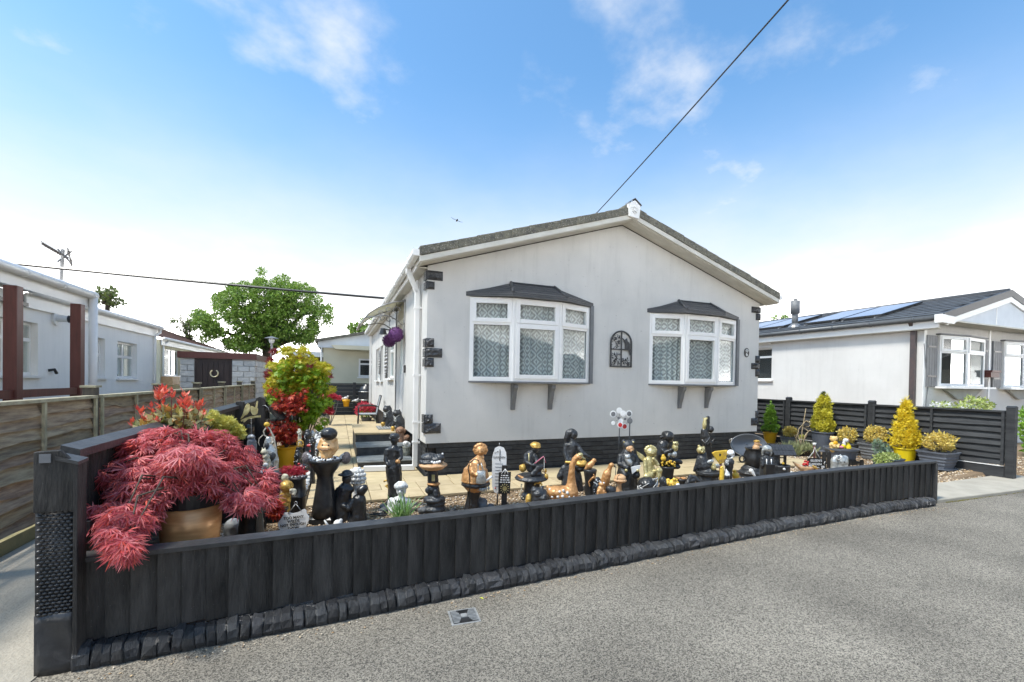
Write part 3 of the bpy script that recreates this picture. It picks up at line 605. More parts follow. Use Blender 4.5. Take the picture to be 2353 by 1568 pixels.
for (a, b, c, d) in SW:
    w = HO(wall_boxes(G(), a+.002, b-.002, c+.002, d-.002, [(a+.06, b-.06, c+.06, d-.32), (a+.06, b-.06, d-.26, d-.06)], HX0+.05, HX0+.1, 'y'), 'side_window', M_UPVC)
    hp_sub(B(HX0+.07, HX0+.076, a+.05, b-.05, c+.05, d-.05).out('pane', M_GLASS), w); hp_sub(B(HX0+.18, HX0+.19, a+.02, b-.02, c+.02, d-.02).out('blind_or_dark_backing', M_WHITEP), w)
    HO(B(HX0-.07, HX0+.05, a-.05, b+.05, c-.04, c-.002), 'window_sill', M_UPVC)
    HO(B(HX0-.012, HX0-.001, b+.002, b+.09, c, d), 'window_reveal', M_GREYP)
# wall lamp, doorbell box
HO(G().box(HX0-.012, HX0-.001, 11.0, 11.1, 2.5, 2.6).tube([(HX0-.01, 11.05, 2.55), (HX0-.18, 11.05, 2.56)], .018, 6).tube([(HX0-.18, 11.05, 2.58), (HX0-.18, 11.05, 2.44)], [.05, .09], 10), 'wall_lamp', M_BLK)
HO(B(HX0-.035, HX0-.001, 8.45, 8.53, 1.52, 1.66), 'door_bell', M_BLK, bevel=.006)
# ---- polycarbonate door canopy
can = thing('door_canopy', 'clear curved awning on grey scroll brackets over the side door', 'canopy', (HX0, 9.25, 2.7))
def cp(o): o.parent = can; o.matrix_parent_inverse = Matrix.Translation((-HX0, -9.25, -2.7)); return o
arc = [(HX0-.01, 2.86), (.95, 2.83), (.8, 2.775), (.65, 2.70), (.5, 2.59), (.40, 2.46), (.355, 2.385)]
m_poly = mat('polycarbonate', (.62, .6, .5), (.55, .53, .44), scale=5, rough=.25, sss=.55)
g = G(); V, Fc = [], []
for i, (x, z) in enumerate(arc):
    for y in (8.6, 9.9): V.append((x, y, z))
    if i: Fc.append((2*i-2, 2*i-1, 2*i+1, 2*i))
o = g.add(V, Fc).out('canopy_sheet', m_poly, smooth=True); cp(o); sf = o.modifiers.new('s', 'SOLIDIFY'); sf.thickness = .006
for y in (8.6, 9.9):
    g = G().tube([(x, y, z-.012) for x, z in arc], .013, 6)
    g.tube([(HX0-.015, y, 2.86), (HX0-.015, y, 2.43), (HX0-.06, y, 2.40), (HX0-.12, y, 2.46), (.88, y, 2.54), (.74, y, 2.56), (.6, y, 2.52), (.45, y, 2.5)], .011, 6)
    for cx, cz, r in ((.98, 2.66, .075), (.84, 2.66, .055), (.7, 2.6, .04)):
        g.tube([(cx+r*(1-.5*t/6.28)*math.cos(t), y, cz+r*(1-.5*t/6.28)*math.sin(t)) for t in np.linspace(0, 6.28, 14)], .008, 5)
    cp(g.out('scroll_bracket', M_METAL))
cp(G().bar((.356, 8.58, 2.385), (.356, 9.92, 2.385), .03, .02).out('front_rail', M_METAL)); cp(G().bar((HX0-.015, 8.58, 2.86), (HX0-.015, 9.92, 2.86), .025, .03).out('wall_rail', M_METAL))
# ---- wall plaques
def arch_plaque():
    a, b = gy(2289, 1237, HY0-.02), gy(2369, 1379, HY0-.02); w, h = (b.x-a.x), (a.z-b.z); y = HY0-.022
    t = thing('arched_cat_plaque', 'black arched metal wall plaque of a cat in a vine window', 'wall art', (a.x+w/2, HY0-.001, b.z))
    X = lambda u: (u-.5)*w; Z = lambda v: v*h
    def pl(g, pts): return g.prism([(X(u), Z(v)) for u, v in pts], lambda p, k: (p[0], -.024+.008*k, p[1]))
    r = .5; ar = [(.5+.5*math.cos(t_), (1-.5*w/h)+.5*w/h*math.sin(t_)) for t_ in np.linspace(0, math.pi, 15)]
    ai = [(.5+.43*math.cos(t_), (1-.5*w/h)+.44*w/h*math.sin(t_)) for t_ in np.linspace(0, math.pi, 15)]
    outer = [(1, 0)]+ar+[(0, 0)]; inner = [(.93, .04)]+ai+[(.07, .04)]
    g = G()
    for i in range(len(outer)-1): pl(g, [outer[i], outer[i+1], inner[i+1], inner[i]])
    pl(g, [outer[-1], outer[0], inner[0], inner[-1]]); g.out('frame', M_BLKM, t)
    g = G(); pl(g, [(.48, .04), (.535, .04), (.535, .95), (.48, .95)]); g.prism([(X(.07), Z(.465)), (X(.93), Z(.465)), (X(.93), Z(.5)), (X(.07), Z(.5))], lambda p, k: (p[0], -.0235+.007*k, p[1])); g.out('glazing_bars', M_BLKM, t)
    g = G(); cat_ = [(.66, .495), (.9, .495), (.9, .64), (.85, .69), (.79, .71), (.77, .76), (.755, .81), (.73, .785), (.68, .77), (.665, .745), (.62, .76), (.56, .80), (.545, .785), (.61, .72), (.67, .64)]
    pl(g, cat_); pl(g, [(.83, .495), (.88, .495), (.93, .36), (.90, .33), (.87, .37)]); g.out('cat_silhouette', M_BLKM, t)
    g = G(); rr = random.Random(3)
    for (u0, v0, u1, v1, n) in ((.1, .52, .42, .9, 40), (.1, .05, .46, .4, 46), (.55, .05, .9, .27, 40)):
        for _ in range(n):
            u, v = rr.uniform(u0, u1), rr.uniform(v0, v1)
            if (v-v0)/(v1-v0) > .55 and rr.random() < .6 and u > (u0+u1)/2: continue
            a_ = rr.uniform(0, 6.28); l, q = .045, .016
            pl(g, [(u+l*math.cos(a_), v+l*.55*math.sin(a_)), (u-q*math.sin(a_), v+q*math.cos(a_)*.6), (u-l*math.cos(a_), v-l*.55*math.sin(a_)), (u+q*math.sin(a_), v-q*math.cos(a_)*.6)])
    for u0, u1 in ((.2, .3), (.15, .36), (.35, .2), (.65, .72), (.8, .7)): g.tube([(X(u0), -.02, Z(.05)), (X((u0+u1)/2+.04), -.02, Z(.16 if u0 > .5 else .2)), (X(u1), -.02, Z(.24 if u0 > .5 else .4))], .004, 5)
    g.tube([(X(.14), -.02, Z(.5)), (X(.3), -.02, Z(.6)), (X(.2), -.02, Z(.72)), (X(.35), -.02, Z(.86))], .005, 5); pl(g, [(.36, .78), (.46, .78), (.42, .87)]); g.out('vine_leaves', M_BLKM, t)
    for q in ((-.4, .08), (.4, .08), (-.4, .6), (.4, .6)): G().tube([(q[0]*w, -.018, q[1]*h), (q[0]*w, -.0005, q[1]*h)], .006, 6).out('fixing_stud', M_BLKM, t)
arch_plaque()
c = gy(2800, 1323, HY0-.01)
nm = thing('house_number', 'small black oval number plate reading 6 beside the right bay', 'number plate', (c.x, HY0-.001, c.z))
ov = lambda a, b, m=20: [(a*math.cos(t), b*math.sin(t)) for t in np.linspace(0, 6.2832, m, endpoint=False)]
G().prism(ov(.062, .088), lambda p, k: (p[0], -.014+.013*k, p[1])).out('plate', M_BLK, nm)
o = link('numeral', text_mesh('6', .10, .001, .002), M_WHITEP, nm, (0, -.016, -.035)); o.rotation_euler = (R(90), 0, 0)
g = G()
for i in range(7): g.ball((.028*math.cos(i*.9), -.015, .038+.018*math.sin(i*.9)), .011, 6)
g.out('flower_motif', M_WHITE, nm)
for yy, zz, a, b in ((11.95, 1.86, .2, .43), (13.85, 1.88, .15, .33)):
    t = thing('oval_mirror', 'oval metal-framed mirror on the sunlit side wall, '+('larger one nearer the door' if a > .18 else 'smaller one farther from the door'), 'mirror', (HX0, yy, zz))
    P_ = ov(a, b, 28); g = G()
    for i in range(28):
        p, q = P_[i], P_[(i+1) % 28]; g.tube([(-.02, p[0], p[1]), (-.02, q[0], q[1])], .022, 6)
    g.out('mirror_frame', M_METAL, t, smooth=True); G().prism(ov(a*.95, b*.95, 28), lambda p, k: (-.018+.012*k, p[0], p[1])).out('glass', mat('mirror', (.7, .72, .74), rough=.08, metal=1), t)
# ---- door steps
st = thing('door_steps', 'black painted three-tread steps and buff landing at the side door', 'steps', (.72, 8.4, 0))
def sp(o): o.parent = st; o.matrix_parent_inverse = Matrix.Translation((-.72, -8.4, 0)); return o
M_STEP = mat('worn_black_paint', (.022, .024, .027), (.055, .058, .06), scale=7, rough=.55, bump=.5, bscale=30)
for i, (y0, y1, z) in enumerate(((7.32, 7.84, .147), (7.84, 8.40, .304), (8.40, 10.09, .452))):
    sp(B(.30 if i else .30, HX0-.02, y0, 10.05 if i == 2 else y1, 0, z-.035).out('riser_block', M_STEP, bevel=.008))
    if i < 2:
        g = B(.29, HX0-.02, y0-.012, y1, z-.034, z-.014)
        for k in range(9): g.box(.30, HX0-.03, y0+.02+k*.052, y0+.045+k*.052, z-.014, z)
        sp(g.out('ribbed_tread', mat('ribbed_rubber', (.30, .32, .32), (.2, .21, .21), scale=10, rough=.6), None))
    else: sp(B(.28, HX0-.02, y0-.02, 10.09, z-.034, z).out('landing_slab', M_SLAB, bevel=.006))
mt = thing('door_mat', 'grey striped mat on the landing by the door', 'mat', (.9, 9.15, .452)); g = B(-.19, .15, -.32, .32, 0, .008); g.out('mat_base', M_GREYPOT2, mt)
for k in range(6): B(-.18+k*.054, -.155+k*.054, -.31, .31, .008, .016).out('mat_rib', mat('mat_rib', (.3, .3, .28), rough=.8), mt)
# ================================================================== FENCES
ff = thing('front_fence', 'low black stained boarded fence bowing along the road edge', 'fence', (2.7, 3.3, 0))
def fp(o, root): o.parent = root; o.matrix_parent_inverse = Matrix.Translation(-root.location); return o
x = -1.145; i = 0
while x < 6.66:
    w = random.uniform(.098, .110); x1 = min(x+w+.012, 6.70); ya, yb = fy(x), fy(x1); t = random.uniform(0, .003)+(.010 if x < 2.6 else .0)
    z0, z1 = .10+random.uniform(-.006, .006), .492
    g = G().hexa([(x, ya-.016-t, z0), (x1, yb-.006, z0), (x1, yb+.008, z0), (x, ya+.008, z0), (x, ya-.016-t, z1), (x1, yb-.006, z1), (x1, yb+.008, z1), (x, ya+.008, z1)])
    fp(g.out('board', M_BLACK), ff); x += w
cuts = [-1.15, 1.27, 4.32, 6.72]
for a, b in zip(cuts[:-1], cuts[1:]):
    n = 10; V, Fc = [], []
    for k in range(n+1):
        xx = a+.003+(b-a-.006)*k/n; y = fy(xx); dz = random.uniform(-.002, .002)
        V += [(xx, y-.034, ( .490)+dz), (xx, y+.04, .494+dz), (xx, y+.04, .522+dz), (xx, y-.034, .512+dz)]
        if k:
            o = 4*(k-1)
            for q in range(4): Fc.append((o+q, o+(q+1) % 4, o+4+(q+1) % 4, o+4+q))
    Fc += [(0, 1, 2, 3), (4*n+3, 4*n+2, 4*n+1, 4*n)]
    fp(G().add(V, Fc).out('cap_rail', M_BLACKH), ff)
fp(B(6.70, 6.735, fy(6.7)-.04, fy(6.7)+.05, 0, .49).out('end_post', M_BLACKH, bevel=.004), ff)
for xx in (.3, 1.27, 2.8, 4.32, 5.6): fp(B(xx-.035, xx+.035, fy(xx)+.012, fy(xx)+.08, 0, .45).out('post', M_BLACK), ff)
for zz in (.2, .4): fp(G().tube([(xx, fy(xx)+.011+.012, zz) for xx in np.linspace(-1.05, 6.68, 14)], .014, 4).out('back_rail', M_BLACK), ff)
# painted stone edging at its foot
ed = thing('stone_edging', 'row of black painted edging stones along the foot of the low fence', 'edging', (2.7, 3.2, 0))
V, Fc = [], []
for k_, xx in enumerate(np.linspace(-1.15, 6.62, 30)):
    V += [(xx, fy(xx)-.085, 0), (xx, fy(xx)+.02, 0), (xx, fy(xx)+.02, .098), (xx, fy(xx)-.06, .085)]
    if k_: Fc += [(4*k_-4+q, 4*k_-4+(q+1) % 4, 4*k_+(q+1) % 4, 4*k_+q) for q in range(4)]
fp(G().add(V, Fc).out('mortar_bed', M_BLACKS), ed)
SM = []
for k in range(8):
    g = G(); V, Fc = [], []; pr = [(0, .0), (-.035, .0), (-.052, .035), (-.045, .078), (-.02, .104), (.03, .106), (.035, 0)]
    n = len(pr)
    for s_ in (-.5, -.36, .36, .5):
        q = .86 if abs(s_) > .45 else 1
        for (py, pz) in pr: V.append((s_+random.uniform(-.06, .06), (py*q+random.uniform(-.006, .006)), max(0, pz*q+random.uniform(-.007, .007)) if pz > 0 else -.01))
    for r_ in range(3):
        for q in range(n): Fc.append((r_*n+q, r_*n+(q+1) % n, (r_+1)*n+(q+1) % n, (r_+1)*n+q))
    Fc += [tuple(range(n))[::-1], tuple(range(3*n, 4*n))]
    me = G().add(V, Fc).mesh('stone', False); me.materials.append(M_KERB); SM.append(me)
x = -1.14
while x < 6.55:
    w = random.uniform(.042, .066); 
    if random.random() < .02: w = .13
    o = link('edging_stone', random.choice(SM), None); fp(o, ed); o.location = (x+w/2, fy(x)-.065+random.uniform(-.008, .006), random.uniform(-.008, .004)); o.scale = (w*.97, 1.15, random.uniform(.86, 1.02)); o.rotation_euler = (0, R(random.uniform(-7, 7)), math.atan(.1)); x += w
# corner post with woven cladding
gp = thing('gate_post', 'tall black corner post with woven strip cladding and slanted cap', 'post', (-1.203, 2.785, 0))
def gpp(o): o.parent = gp; return o
PW = .068
gpp(B(-PW, PW, 0, .05, 0, .97).out('post_core', M_BLACK))
g = G().prism([(-PW-.003, .76), (PW+.002, .76), (PW+.002, .985), (.02, 1.045), (-PW-.003, 1.04)], lambda p, k: (p[0], -.028+.026*k, p[1])); gpp(g.out('upper_board', M_BLACK, bevel=.004))
g = G().prism([(-PW, .965), (PW+.012, .965), (PW+.012, .988), (.02, 1.052), (-PW, 1.048)], lambda p, k: (p[0], -.026+.13*k, p[1])); 
gpp(B(PW+.001, PW+.018, -.03, .055, .02, .98).out('side_board', M_BLACK, bevel=.003))
g = G().hexa([(PW-.06, -.034, 1.0), (PW+.022, -.034, .975), (PW+.022, .06, .98), (PW-.06, .06, 1.005), (PW-.06, -.034, 1.018), (PW+.022, -.034, .990), (PW+.022, .06, .995), (PW-.06, .06, 1.02)]); gpp(g.out('cap', M_BLACKH))
g = G()
for r in range(30):                                  # woven strip: offset rows of bulging strands
    z = .285+r*.0163
    for c in range(7):
        cx = -PW+.011+c*.0212+(.0106 if r % 2 else 0)
        if cx > PW: continue
        g.ball((cx, -.012, z), (.0125, .010, .0072), 8)
g.box(-PW-.002, PW, -.012, -.002, .275, .775); wv = gpp(g.out('woven_cladding', mat('woven_rattan', (.022, .023, .025), (.04, .041, .044), scale=20, rough=.3), smooth=True)); wv['kind'] = 'stuff'
V, Fc = [], []
for j in range(7):
    for i in range(7):
        V.append((-PW-.004+(2*PW+.006)*i/6, -.014-.016*math.sin(j*.9+i*.5)*(0 if i in (0, 6) else 1)*.6, .0+.282*j/6))
        if i and j: a = j*7+i; Fc.append((a-8, a-7, a, a-1))
o = gpp(G().add(V, Fc).out('lower_sheet', mat('black_rubber_sheet', (.02, .021, .024), (.045, .046, .05), scale=7, rough=.35, bump=.4, bscale=10), smooth=True)); sf = o.modifiers.new('s', 'SOLIDIFY'); sf.thickness = .006
gpp(B(-PW+.02, -PW+.06, -.034, -.029, .99, 1.03).out('hinge_plate', M_GREYP))
# black side fence running back from the post
sf_ = thing('side_fence', 'black stained slatted side fence behind the red maple', 'fence', (-1.2, 6, 0))
y = 2.93
while y < 9.3:
    fp(B(-1.235, -1.218, y, y+.092, .04, 1.0+random.uniform(-.004, .004)).out('slat', M_BLACK), sf_); y += .1
for a, b in ((2.92, 4.9), (4.9, 6.9), (6.9, 9.35)):
    fp(G().hexa([(-1.25, a, 1.0), (-1.175, a, .985), (-1.175, b-.006, .985), (-1.25, b-.006, 1.0), (-1.25, a, 1.05), (-1.175, a, 1.025), (-1.175, b-.006, 1.025), (-1.25, b-.006, 1.05)]).out('top_rail', M_BLACKH), sf_)
    fp(B(-1.216, -1.14, a+.01, b-.01, .60, .66).out('mid_rail', M_BLACKH), sf_); fp(B(-1.216, -1.15, a+.01, b-.01, .2, .26).out('low_rail', M_BLACK), sf_)
for y in (4.85, 6.85, 9.3): fp(B(-1.216, -1.13, y, y+.09, 0, 1.07).out('post', M_BLACK), sf_)
# lapped fence builder -------------------------------------------------------
def wavy_slat(L, h, wob, m, name='slat'):
    n = 14; V, Fc = [], []; ph = [random.uniform(0, 6.28) for _ in range(3)]
    for k in range(n+1):
        t = k/n; w = wob*(math.sin(t*5+ph[0])+.6*math.sin(t*13+ph[1])+.35*math.sin(t*27+ph[2])); b = .004+abs(wob)*.5*math.sin(t*7+ph[2])
        V += [(.050+b, t*L, -h*.56+w), (.040+b, t*L, -h*.56+w-.001), (.002, t*L, h*.62), (.012, t*L, h*.62)]
        if k:
            o = 4*(k-1)
            for q in range(4): Fc.append((o+q, o+(q+1) % 4, o+4+(q+1) % 4, o+4+q))
    Fc += [(0, 1, 2, 3), (4*n+3, 4*n+2, 4*n+1, 4*n)]
    me = G().add(V, Fc).mesh(name); me.materials.append(m); return me
def lap_fence(name, label, xf, posts, ztop, zpost, sgn, wob, ms, mr, mp, nsl, zb, board_m, cap=False, mid=True):
    root = thing(name, label, 'fence', (xf, posts[0], 0))
    me_c = {}
    for k, y in enumerate(posts):
        fp(B(xf-.05, xf+.05, y-.05, y+.05, -.01, zpost).out('post', mp, bevel=.004), root)
        if cap: fp(B(xf-.065, xf+.065, y-.065, y+.065, zpost, zpost+.022).out('post_cap', mr), root)
        else: fp(G().prism([(-.055, 0), (.055, 0), (0, .028)], lambda p, q: (xf+p[0], y-.055+.11*q, zpost+p[1])).out('post_cap', mp), root)
    for a, b in zip(posts[:-1], posts[1:]):
        y0, y1 = a+.055, b-.055; L = y1-y0
        h = (ztop-.03-zb)/nsl
        for s in range(nsl):
            o = link('slat', wavy_slat(L, h, wob*(1.6 if random.random() < .25 else 1), ms), None); fp(o, root); o.location = (xf if sgn > 0 else xf, y0 if sgn > 0 else y1, zb+(s+.5)*h); o.rotation_euler.z = 0 if sgn > 0 else math.pi
        for yy in ((y0, y0+.035), (y1-.035, y1))+((((y0+y1)/2-.018, (y0+y1)/2+.018),) if mid else ()):
            fp(B(*sorted((xf+sgn*.058, xf+sgn*.078)), yy[0], yy[1], zb, ztop-.03).out('batten', mr), root)
        fp(B(xf-.012, xf+sgn*.082 if sgn > 0 else xf+.012, y0, y1, ztop-.028, ztop).out('top_rail', mr) if sgn > 0 else B(xf-.082, xf+.012, y0, y1, ztop-.028, ztop).out('top_rail', mr), root)
        fp(B(*sorted((xf+sgn*.01, xf+sgn*.05)), y0, y1, 0.01, zb-.022).out('gravel_board', board_m), root)
    return root
M_GBOARD = mat('mossy_gravel_board', (.28, .24, .12), (.2, .18, .09), scale=6, rough=.9, bump=.3)
M_GREYPOST = mat('weathered_post', (.1, .085, .065), (.065, .055, .045), scale=9, rough=.85, bump=.4, stretch=(6, 6, .6))
lap_fence('lapped_fence', 'weathered brown wavy-edged lap fence beside the white neighbouring home', -2.38, [2.2, 4.2, 6.12, 8.05, 9.97, 11.9, 13.85, 15.9], 1.18, 1.26, 1, .012, M_OLDWOOD, M_OLDRAIL, M_GREYPOST, 10, .14, M_GBOARD, cap=True)
rf = lap_fence('grey_panel_fence', 'dark grey painted lap panel fence along the pots of golden shrubs', 9.5, [3.50, 5.46, 7.20, 9.1, 11.0], 1.075, 1.12, -1, .004, M_DKGREYF, M_DKGREYF, M_DKGREYF, 8, .235, M_DKGREYF)
for a, b in ((3.56, 5.40), (5.52, 7.14)): fp(B(9.440, 9.452, a, b, .214, .226).out('pale_joint', M_WHITEP), rf)
# dark rear fence across the end of the path
bf = thing('rear_fence', 'dark navy fence closing the far end of the side path', 'fence', (.5, 18.25, 0))
M_NAVY = mat('navy_fence', (.018, .022, .028), (.03, .036, .042), scale=5, rough=.6, bump=.2, obj_rnd=.2)
for r in range(8): fp(B(-1.3, 1.6, 18.25, 18.27+.004*(r % 2), .02+r*.146, .02+r*.146+.14).out('slat', M_NAVY), bf)
for xx in (-.45, .58, 1.5): fp(B(xx-.05, xx+.05, 18.17, 18.25, 0, 1.25).out('post', M_NAVY), bf)
fp(B(-1.3, 1.6, 18.22, 18.29, 1.19, 1.22).out('top_rail', M_NAVY), bf)
# ================================================================== NEIGHBOURS
M_BRTILE = mat('brown_roof_tile', (.13, .055, .035), (.08, .04, .03), scale=8, rough=.85, bump=.5, bscale=20)
def win_x(par, xf, sgn, y0, y1, z0, z1, mull=None, trans=.3, depth=.09, sill=True):
    """window in a wall whose outside faces sgn*x, set back in its reveal"""
    xo = xf-sgn*depth; q = lambda a, b: sorted((a, b))
    holes = []
    ys = [y0+.05]+([mull-.03, mull+.03] if mull else [])+[y1-.05]
    for k in range(0, len(ys), 2):
        if trans: holes += [(ys[k], ys[k+1], z0+.05, z1-trans-.03), (ys[k], ys[k+1], z1-trans+.03, z1-.05)]
        else: holes += [(ys[k], ys[k+1], z0+.05, z1-.05)]
    w = wall_boxes(G(), y0+.002, y1-.002, z0+.002, z1-.002, holes, *q(xo, xo-sgn*.05), 'y').out('window', M_UPVC, par)
    for h in holes: B(*q(xo-sgn*.02, xo-sgn*.026), *h).out('pane', M_GLASS, w)
    B(*q(xo-sgn*.3, xo-sgn*.31), y0, y1, z0, z1).out('blind_or_dark_backing', M_DARK, w)  # dark sheet, not a window covering: the unlit room put in as colour
    if sill: B(*q(xf-sgn*.04, xf+sgn*.07), y0-.06, y1+.06, z0-.045, z0-.003).out('sill', M_UPVC, w)
    return w
LX = -4.85
ln = thing('white_bungalow', 'white rendered neighbouring home with brown-posted porch and white gutters', 'house')
LW = [(9.25, 10.62, 1.36, 2.27), (12.62, 13.1, 1.33, 2.20), (13.72, 14.86, 1.31, 2.20)]
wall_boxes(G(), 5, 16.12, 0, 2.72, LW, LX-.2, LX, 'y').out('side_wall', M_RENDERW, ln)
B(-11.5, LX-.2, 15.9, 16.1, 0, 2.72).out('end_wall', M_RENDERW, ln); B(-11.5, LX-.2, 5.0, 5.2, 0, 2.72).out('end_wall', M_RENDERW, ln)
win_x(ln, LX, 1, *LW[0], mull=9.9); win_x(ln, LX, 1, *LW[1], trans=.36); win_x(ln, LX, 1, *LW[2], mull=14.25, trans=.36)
for a, b, m_ in ((10.0, 10.5, 0), (14.3, 14.8, 0)): B(LX-.26, LX-.25, a, b, 1.4, 2.1).out('curtain', M_WHITEP, ln)
g = G()
for c in range(12):
    x0, x1 = -4.72-c*.32, -4.72-(c+1)*.32; z0, z1 = 2.79+c*.093, 2.79+(c+1)*.093
    g.hexa([(x0, 5, z0-.03), (x1, 5, z1-.03), (x1, 16.3, z1-.03), (x0, 16.3, z0-.03), (x0, 5, z0+.02), (x1, 5, z1), (x1, 16.3, z1), (x0, 16.3, z0+.02)])
g.out('roof_slope', M_BRTILE, ln)
B(-4.83, -4.80, 10.2, 16.2, 2.50, 2.74).out('fascia', M_UPVC, ln)
def gut(par, x, y0, y1, z, m=M_UPVC, r=.055): 
    g = G().tube([(x, y0, z), (x, y1, z)], r, 10); o = g.out('gutter', m, par, smooth=True)
    y = y0+.4
    while y < y1: G().tube([(x, y, z), (x, y+.03, z)], r*1.12, 10).out('gutter_clip', m, par); y += .9
gut(ln, -4.73, 10.2, 16.25, 2.76)
G().tube([(-4.73, 16.1, 2.74), (-4.73, 16.1, 2.62), (-4.8, 15.95, 2.5), (-4.8, 15.95, .1)], .034, 8).out('downpipe', M_UPVC, ln, smooth=True)
# porch
po = -4.0
B(po-.02, po, 5.2, 10.25, 2.56, 2.74).out('porch_fascia', M_UPVC, ln); gut(ln, po+.06, 5.2, 10.25, 2.77, r=.065)
B(LX-.1, po-.02, 5.2, 10.2, 2.755, 2.765).out('porch_roof', mat('translucent_roof_sheet', (.8, .81, .8), (.74, .75, .74), scale=3, rough=.4, sss=.75), ln)
B(LX+.05, LX+.1, 5.3, 10.15, 2.50, 2.56).out('porch_beam', M_BLK, ln)
for y in (8.24, 9.86): B(po-.08, po+.06, y-.07, y+.07, 0, 2.56).out('porch_post', M_BROWNP, ln, bevel=.008)
B(po-.04, po+.03, 5.3, 8.17, 1.06, 1.17).out('porch_rail', M_BROWNP, ln); B(po-.04, po+.03, 8.35, 9.77, 1.06, 1.17).out('porch_rail', M_BROWNP, ln)
G().tube([(po+.06, 10.2, 2.74), (po+.06, 10.2, .1)], .06, 10).out('downpipe', M_UPVC, ln, smooth=True)
p = gx(205, 1195, LX)
G().tube([(LX, p.y, p.z), (LX+.04, p.y, p.z)], .13, 14).tube([(LX+.03, p.y, p.z), (LX+.2, p.y, p.z)], .06, 10).out('boiler_flue', M_WHITEP, ln); G().tube([(LX+.2, p.y, p.z), (LX+.34, p.y, p.z)], [.07, .05], 10).out('flue_cap', M_BLK, ln)
p = gx(188, 1390, LX); G().tube([(LX, p.y-.06, p.z), (LX+.06, p.y, p.z+.02), (LX+.06, p.y+.07, p.z-.05)], .025, 8).out('outlet_pipe', M_BLK, ln)
# tv aerial
p = gx(226, 1060, -6.6)
ae = thing('tv_aerial', 'television aerial on a thin mast above the white neighbouring roof', 'aerial', (p.x, p.y, 3.28))
k = (p-Vector((0, 0, CAM_H))).dot(AX_F)/(F_PX*SC)
def ap(u, v): return Vector(((u-226)*k*.9, (u-226)*k*.3, (1060-v)*k+(p.z-3.28)))
G().tube([(0, 0, -.02), ap(228, 1055), ap(233, 935)], .034, 6).out('mast', M_METAL, ae)
G().tube([ap(176, 924), ap(248, 966)], .03, 6).out('boom', M_METAL, ae)
g = G()
for t in np.linspace(.05, .8, 12):
    q = ap(176, 924).lerp(ap(248, 966), t); g.tube([q+Vector((-.05, .2, -.02)), q+Vector((.05, -.2, .02))], .013, 4)
g.out('directors', M_METAL, ae); g = G()
for du, dv in ((-1, -1), (1, -1), (-1, 1), (1, 1)):
    g.tube([ap(238, 960), ap(238+du*20, 960+dv*24)], .016, 4)
for s in (-1, 1):
    for q in range(4): g.tube([ap(252+s*3, 952+s*16+q*6)+Vector((-.1, .3, 0)), ap(252+s*3, 952+s*16+q*6)+Vector((.1, -.3, 0))], .014, 4)
g.out('reflector', M_METAL, ae)
# cream home beyond, with the shed in front
cn = thing('cream_home', 'cream home with brown tiled roof behind the stone shed', 'house')
CXW = -6.0
a, b = gx(612, 1305, CXW), gx(676, 1410, CXW)
wall_boxes(G(), 20.4, 31, 0, 2.72, [(a.y, b.y, b.z, a.z)], CXW-.2, CXW, 'y').out('side_wall', M_CREAM, cn); B(-11, CXW-.2, 20.4, 20.6, 0, 2.72).out('front_wall', M_CREAM, cn)
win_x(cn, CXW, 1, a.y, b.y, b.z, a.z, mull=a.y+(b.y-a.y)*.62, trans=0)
B(CXW, CXW+.35, a.y-.2, b.y+.1, 1.05, 1.36).out('window_box', M_TAN, cn)
g = G()
for c in range(12):
    x0, x1 = CXW+.1-c*.32, CXW+.1-(c+1)*.32; z0, z1 = 2.8+c*.12, 2.8+(c+1)*.12
    g.hexa([(x0, 20.1, z0-.03), (x1, 20.1, z1-.03), (x1, 31, z1-.03), (x0, 31, z0-.03), (x0, 20.1, z0+.02), (x1, 20.1, z1), (x1, 31, z1), (x0, 31, z0+.02)])
g.out('roof_slope', M_BRTILE, cn); B(CXW+.06, CXW+.09, 20.3, 31, 2.5, 2.72).out('fascia', M_UPVC, cn); gut(cn, CXW+.16, 20.3, 31, 2.74)
G().tube([(CXW+.16, 20.9, 2.72), (CXW+.05, 20.6, 2.5), (CXW+.05, 20.6, .1)], .034, 8).out('downpipe', M_UPVC, cn, smooth=True)
SY = 16.4
a, b = gy(674, 1322, SY), gy(957, 1330, SY); zt = (a.z+b.z)/2
sh = thing('stone_shed', 'white stone-block shed with brown double door and horseshoe', 'shed', ((a.x+b.x)/2, SY, 0))
d0, d1 = gy(735, 1352, SY), gy(864, 1352, SY)
fp(B(a.x+.02, b.x-.02, SY+.06, SY+.1, 0, zt-.16).out('front_wall', M_STONEB), sh); fp(B(b.x-.1, b.x-.02, SY+.1, SY+3.4, 0, zt-.16).out('side_wall', M_STONEB), sh)
rows = 11; rh = (zt-.2)/rows
for r in range(rows):
    if r < 4: continue
    for (x0, x1) in ((a.x, d0.x-.04), (d1.x+.04, b.x)):
        n = max(1, round((x1-x0)/.34)); off = .5 if r % 2 else 0
        cutsx = sorted({x0, x1}|{x0+(x1-x0)*(i+off)/n for i in range(n) if 0 < (i+off)/n < 1})
        for p, q in zip(cutsx[:-1], cutsx[1:]): fp(B(p+.006, q-.006, SY+.005+random.uniform(0, .012), SY+.06, r*rh+.006, (r+1)*rh-.006).out('stone_block', M_STONEB, bevel=.012), sh)
    y = SY+.06+(0 if r % 2 else .17)
    for j in range(9):
        y0, y1 = SY+.07+j*.36+(.18 if r % 2 else 0), SY+.07+(j+1)*.36+(.18 if r % 2 else 0)
        fp(B(b.x-.02, b.x+.02+random.uniform(0, .01), y0+.006, min(y1, SY+3.4)-.006, r*rh+.006, (r+1)*rh-.006).out('stone_block', M_STONEB, bevel=.012), sh)
fp(B(a.x-.06, b.x+.04, SY-.02, SY+3.5, zt-.16, zt+.03).out('fascia', M_BROWNP), sh)
